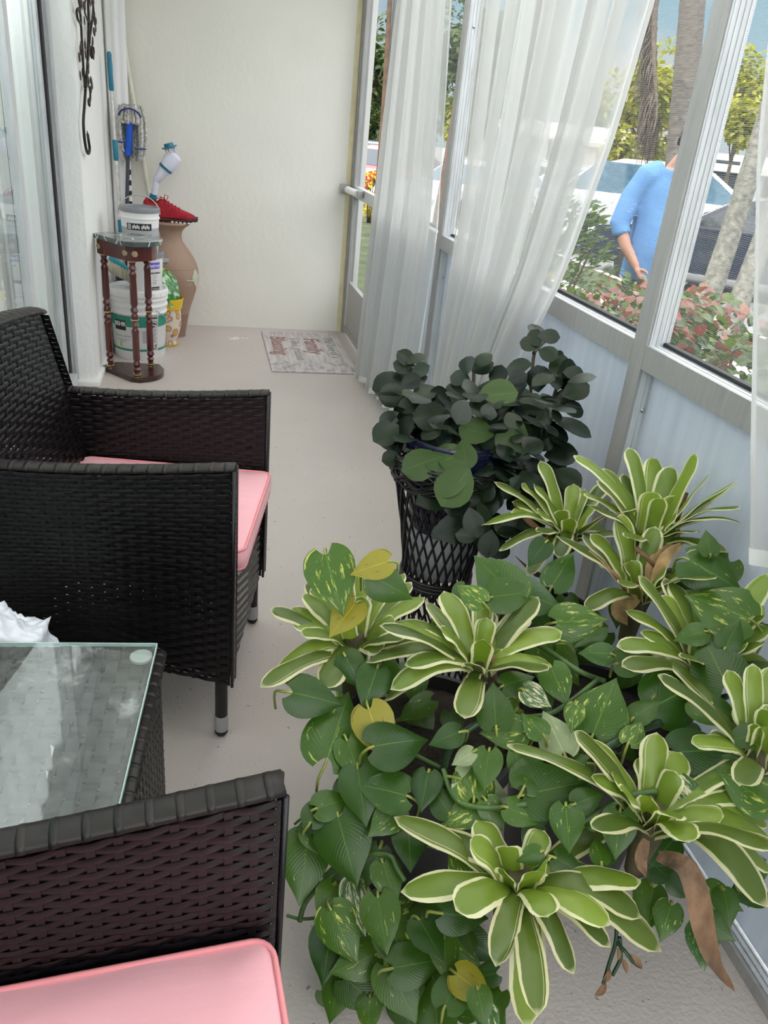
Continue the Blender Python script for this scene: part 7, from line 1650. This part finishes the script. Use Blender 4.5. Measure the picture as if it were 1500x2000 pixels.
for s, P in ARMS.items():
    P = [V(p) for p in P]; limb(body, P, [0.058, 0.050, 0.043, 0.036, 0.026])
    limb(sh_, [V((0.0, s * 0.09, 1.40)), P[0], P[1], P[2], P[2].lerp(P[3], 0.5)], [0.075, 0.079, 0.070, 0.062, 0.056])
    w = P[4]; dr = (P[4] - P[3]).normalized(); pal = w + dr * 0.085; out = V((0, s, 0)); fw = V((dr.z, 0, -dr.x)).normalized(); fw = fw if fw.x > 0 else -fw
    body.tube([w, w + dr * 0.03, pal], [0.026, 0.032, 0.030], 12, True, 0.62)
    for k, (o_, ln) in enumerate(((0.026, 0.068), (0.009, 0.078), (-0.008, 0.073), (-0.024, 0.058))):
        q = pal + fw * o_ - dr * 0.012; body.tube([q, q + dr * ln * 0.5, q + dr * ln * 0.85 - out * 0.012, q + dr * ln - out * 0.028], [0.0095, 0.009, 0.0085, 0.006], 8)
    q = w + dr * 0.03 + fw * 0.025; body.tube([q, q + fw * 0.025 + dr * 0.025, q + fw * 0.030 + dr * 0.055], [0.012, 0.0105, 0.008], 8)
for s, fx, kx in ((-1, -0.10, 0.02), (1, 0.16, 0.10)):
    H = V((0.0, s * 0.085, 0.86)); K_ = V((kx, s * 0.09, 0.47)); A_ = V((fx, s * 0.09, 0.085)); limb(body, [H, K_, A_], [0.085, 0.055, 0.038]); limb(tr_, [H + V((0, 0, 0.06)), H.lerp(K_, .3), K_, K_.lerp(A_, 0.5), A_], [0.098, 0.094, 0.072, 0.066, 0.060])
    body.tube([A_, A_ + V((0.02, 0, -0.05)), A_ + V((0.13, 0, -0.06))], [0.04, 0.035, 0.025], 10)
    b = MB(); b.tube([A_ + V((-0.055, 0, -0.042)), A_ + V((0.0, 0, -0.036)), A_ + V((0.09, 0, -0.05)), A_ + V((0.17, 0, -0.058)), A_ + V((0.19, 0, -0.062))], [0.034, 0.046, 0.042, 0.034, 0.012], 14, True, 0.62); part(b, 'shoe', M['shoe'], pn, 'all')
tr_.sphere((0, 0, 0.86), (0.136, 0.170, 0.12), 20, 14)
remesh(body, 'body', M['skin'], pn, 0.0075, 3); remesh(sh_, 'shirt', M['shirt'], pn, 0.011, 6); remesh(tr_, 'trousers', M['trousers'], pn, 0.012, 6)
b = MB(); b.grid(lambda u, v: headc + V((-0.012 + 0.100 * math.cos(u * 2 * PI) * math.cos(v * PI / 2) * (1 if math.cos(u * 2 * PI) < 0 else 0.86), 0.083 * math.sin(u * 2 * PI) * math.cos(v * PI / 2), 0.03 - 0.075 * (1 - v) * max(0, -math.cos(u * 2 * PI)) + 0.098 * math.sin(v * PI / 2))), 28, 12, True); part(b, 'hair', M['hair'], pn, 'all')
# ================================================================== light, sky, camera
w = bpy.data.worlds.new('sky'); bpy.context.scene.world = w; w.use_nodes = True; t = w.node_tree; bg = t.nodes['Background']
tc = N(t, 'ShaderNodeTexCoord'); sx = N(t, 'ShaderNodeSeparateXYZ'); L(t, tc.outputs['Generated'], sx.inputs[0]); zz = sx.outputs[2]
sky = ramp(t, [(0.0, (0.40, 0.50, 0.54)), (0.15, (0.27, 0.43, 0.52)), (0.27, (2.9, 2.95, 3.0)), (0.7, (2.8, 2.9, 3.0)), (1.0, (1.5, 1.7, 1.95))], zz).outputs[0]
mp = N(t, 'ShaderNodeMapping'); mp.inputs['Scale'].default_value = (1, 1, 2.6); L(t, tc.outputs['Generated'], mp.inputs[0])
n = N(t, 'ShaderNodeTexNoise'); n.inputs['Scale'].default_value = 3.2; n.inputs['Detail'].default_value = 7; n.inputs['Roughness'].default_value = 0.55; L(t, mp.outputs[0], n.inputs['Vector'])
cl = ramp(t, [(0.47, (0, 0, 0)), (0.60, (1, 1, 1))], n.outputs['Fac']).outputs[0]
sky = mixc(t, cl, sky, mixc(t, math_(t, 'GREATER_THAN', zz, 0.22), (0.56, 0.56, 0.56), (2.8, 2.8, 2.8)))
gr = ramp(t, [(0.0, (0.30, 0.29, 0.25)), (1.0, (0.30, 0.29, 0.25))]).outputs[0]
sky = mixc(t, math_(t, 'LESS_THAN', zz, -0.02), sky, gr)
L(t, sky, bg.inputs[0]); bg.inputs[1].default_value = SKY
def sun(dirv, e, ang=0.6, col=(1, 0.95, 0.86)):
    l = bpy.data.lights.new('sun', 'SUN'); l.energy = e; l.angle = math.radians(ang); l.color = col; o = bpy.data.objects.new('sun', l); COL.objects.link(o); o.rotation_euler = V(dirv).to_track_quat('-Z', 'Y').to_euler(); o.location = (-8, -6, 12); return o
sun((0.62, 0.34, -0.95), SUN)
def area(name, loc, aim, sx_, sy_, e, col=(1, 1, 1)):
    l = bpy.data.lights.new(name, 'AREA'); l.shape = 'RECTANGLE'; l.size = sx_; l.size_y = sy_; l.energy = e; l.color = col; o = bpy.data.objects.new(name, l); COL.objects.link(o); o.location = loc; o.rotation_euler = (V(aim) - V(loc)).to_track_quat('-Z', 'Y').to_euler(); return o
area('ceiling_fill', (0.42, 1.7, 2.46), (0.42, 1.7, 0), 0.7, 3.2, CEIL, (1, 0.965, 0.91))  # added fill light for the porch, no fixture hangs here
area('drape_fill', (-0.945, 1.6, 1.6), (0, 1.6, 1.2), 4.2, 1.4, 80, (0.96, 0.99, 1))  # added light behind the drapes to brighten them through the glass
cam = bpy.data.cameras.new('camera'); co = bpy.data.objects.new('camera', cam); COL.objects.link(co)
rgt = _x_cam(); upv = V((-_x.y, -_y.y, _d.y)); fwd = V((_x.z, _y.z, -_d.z))
mt = Matrix((rgt, upv, -fwd)).transposed().to_4x4(); mt.translation = EYE; co.matrix_world = mt
cam.sensor_fit = 'VERTICAL'; cam.sensor_height = 36.0; cam.lens = FOC / 2000 * 36.0; cam.clip_start = 0.02; cam.clip_end = 500
sc = bpy.context.scene; sc.camera = co
sc.view_settings.view_transform = 'Standard'; sc.view_settings.look = 'None'; sc.view_settings.exposure = EXPO; sc.view_settings.gamma = 1.0; sc.view_settings.use_curve_mapping = False
sc.cycles.max_bounces = 10; sc.cycles.transparent_max_bounces = 24; sc.cycles.diffuse_bounces = 5; sc.cycles.caustics_reflective = False; sc.cycles.caustics_refractive = False; sc.cycles.use_denoising = True; sc.cycles.sample_clamp_indirect = 6
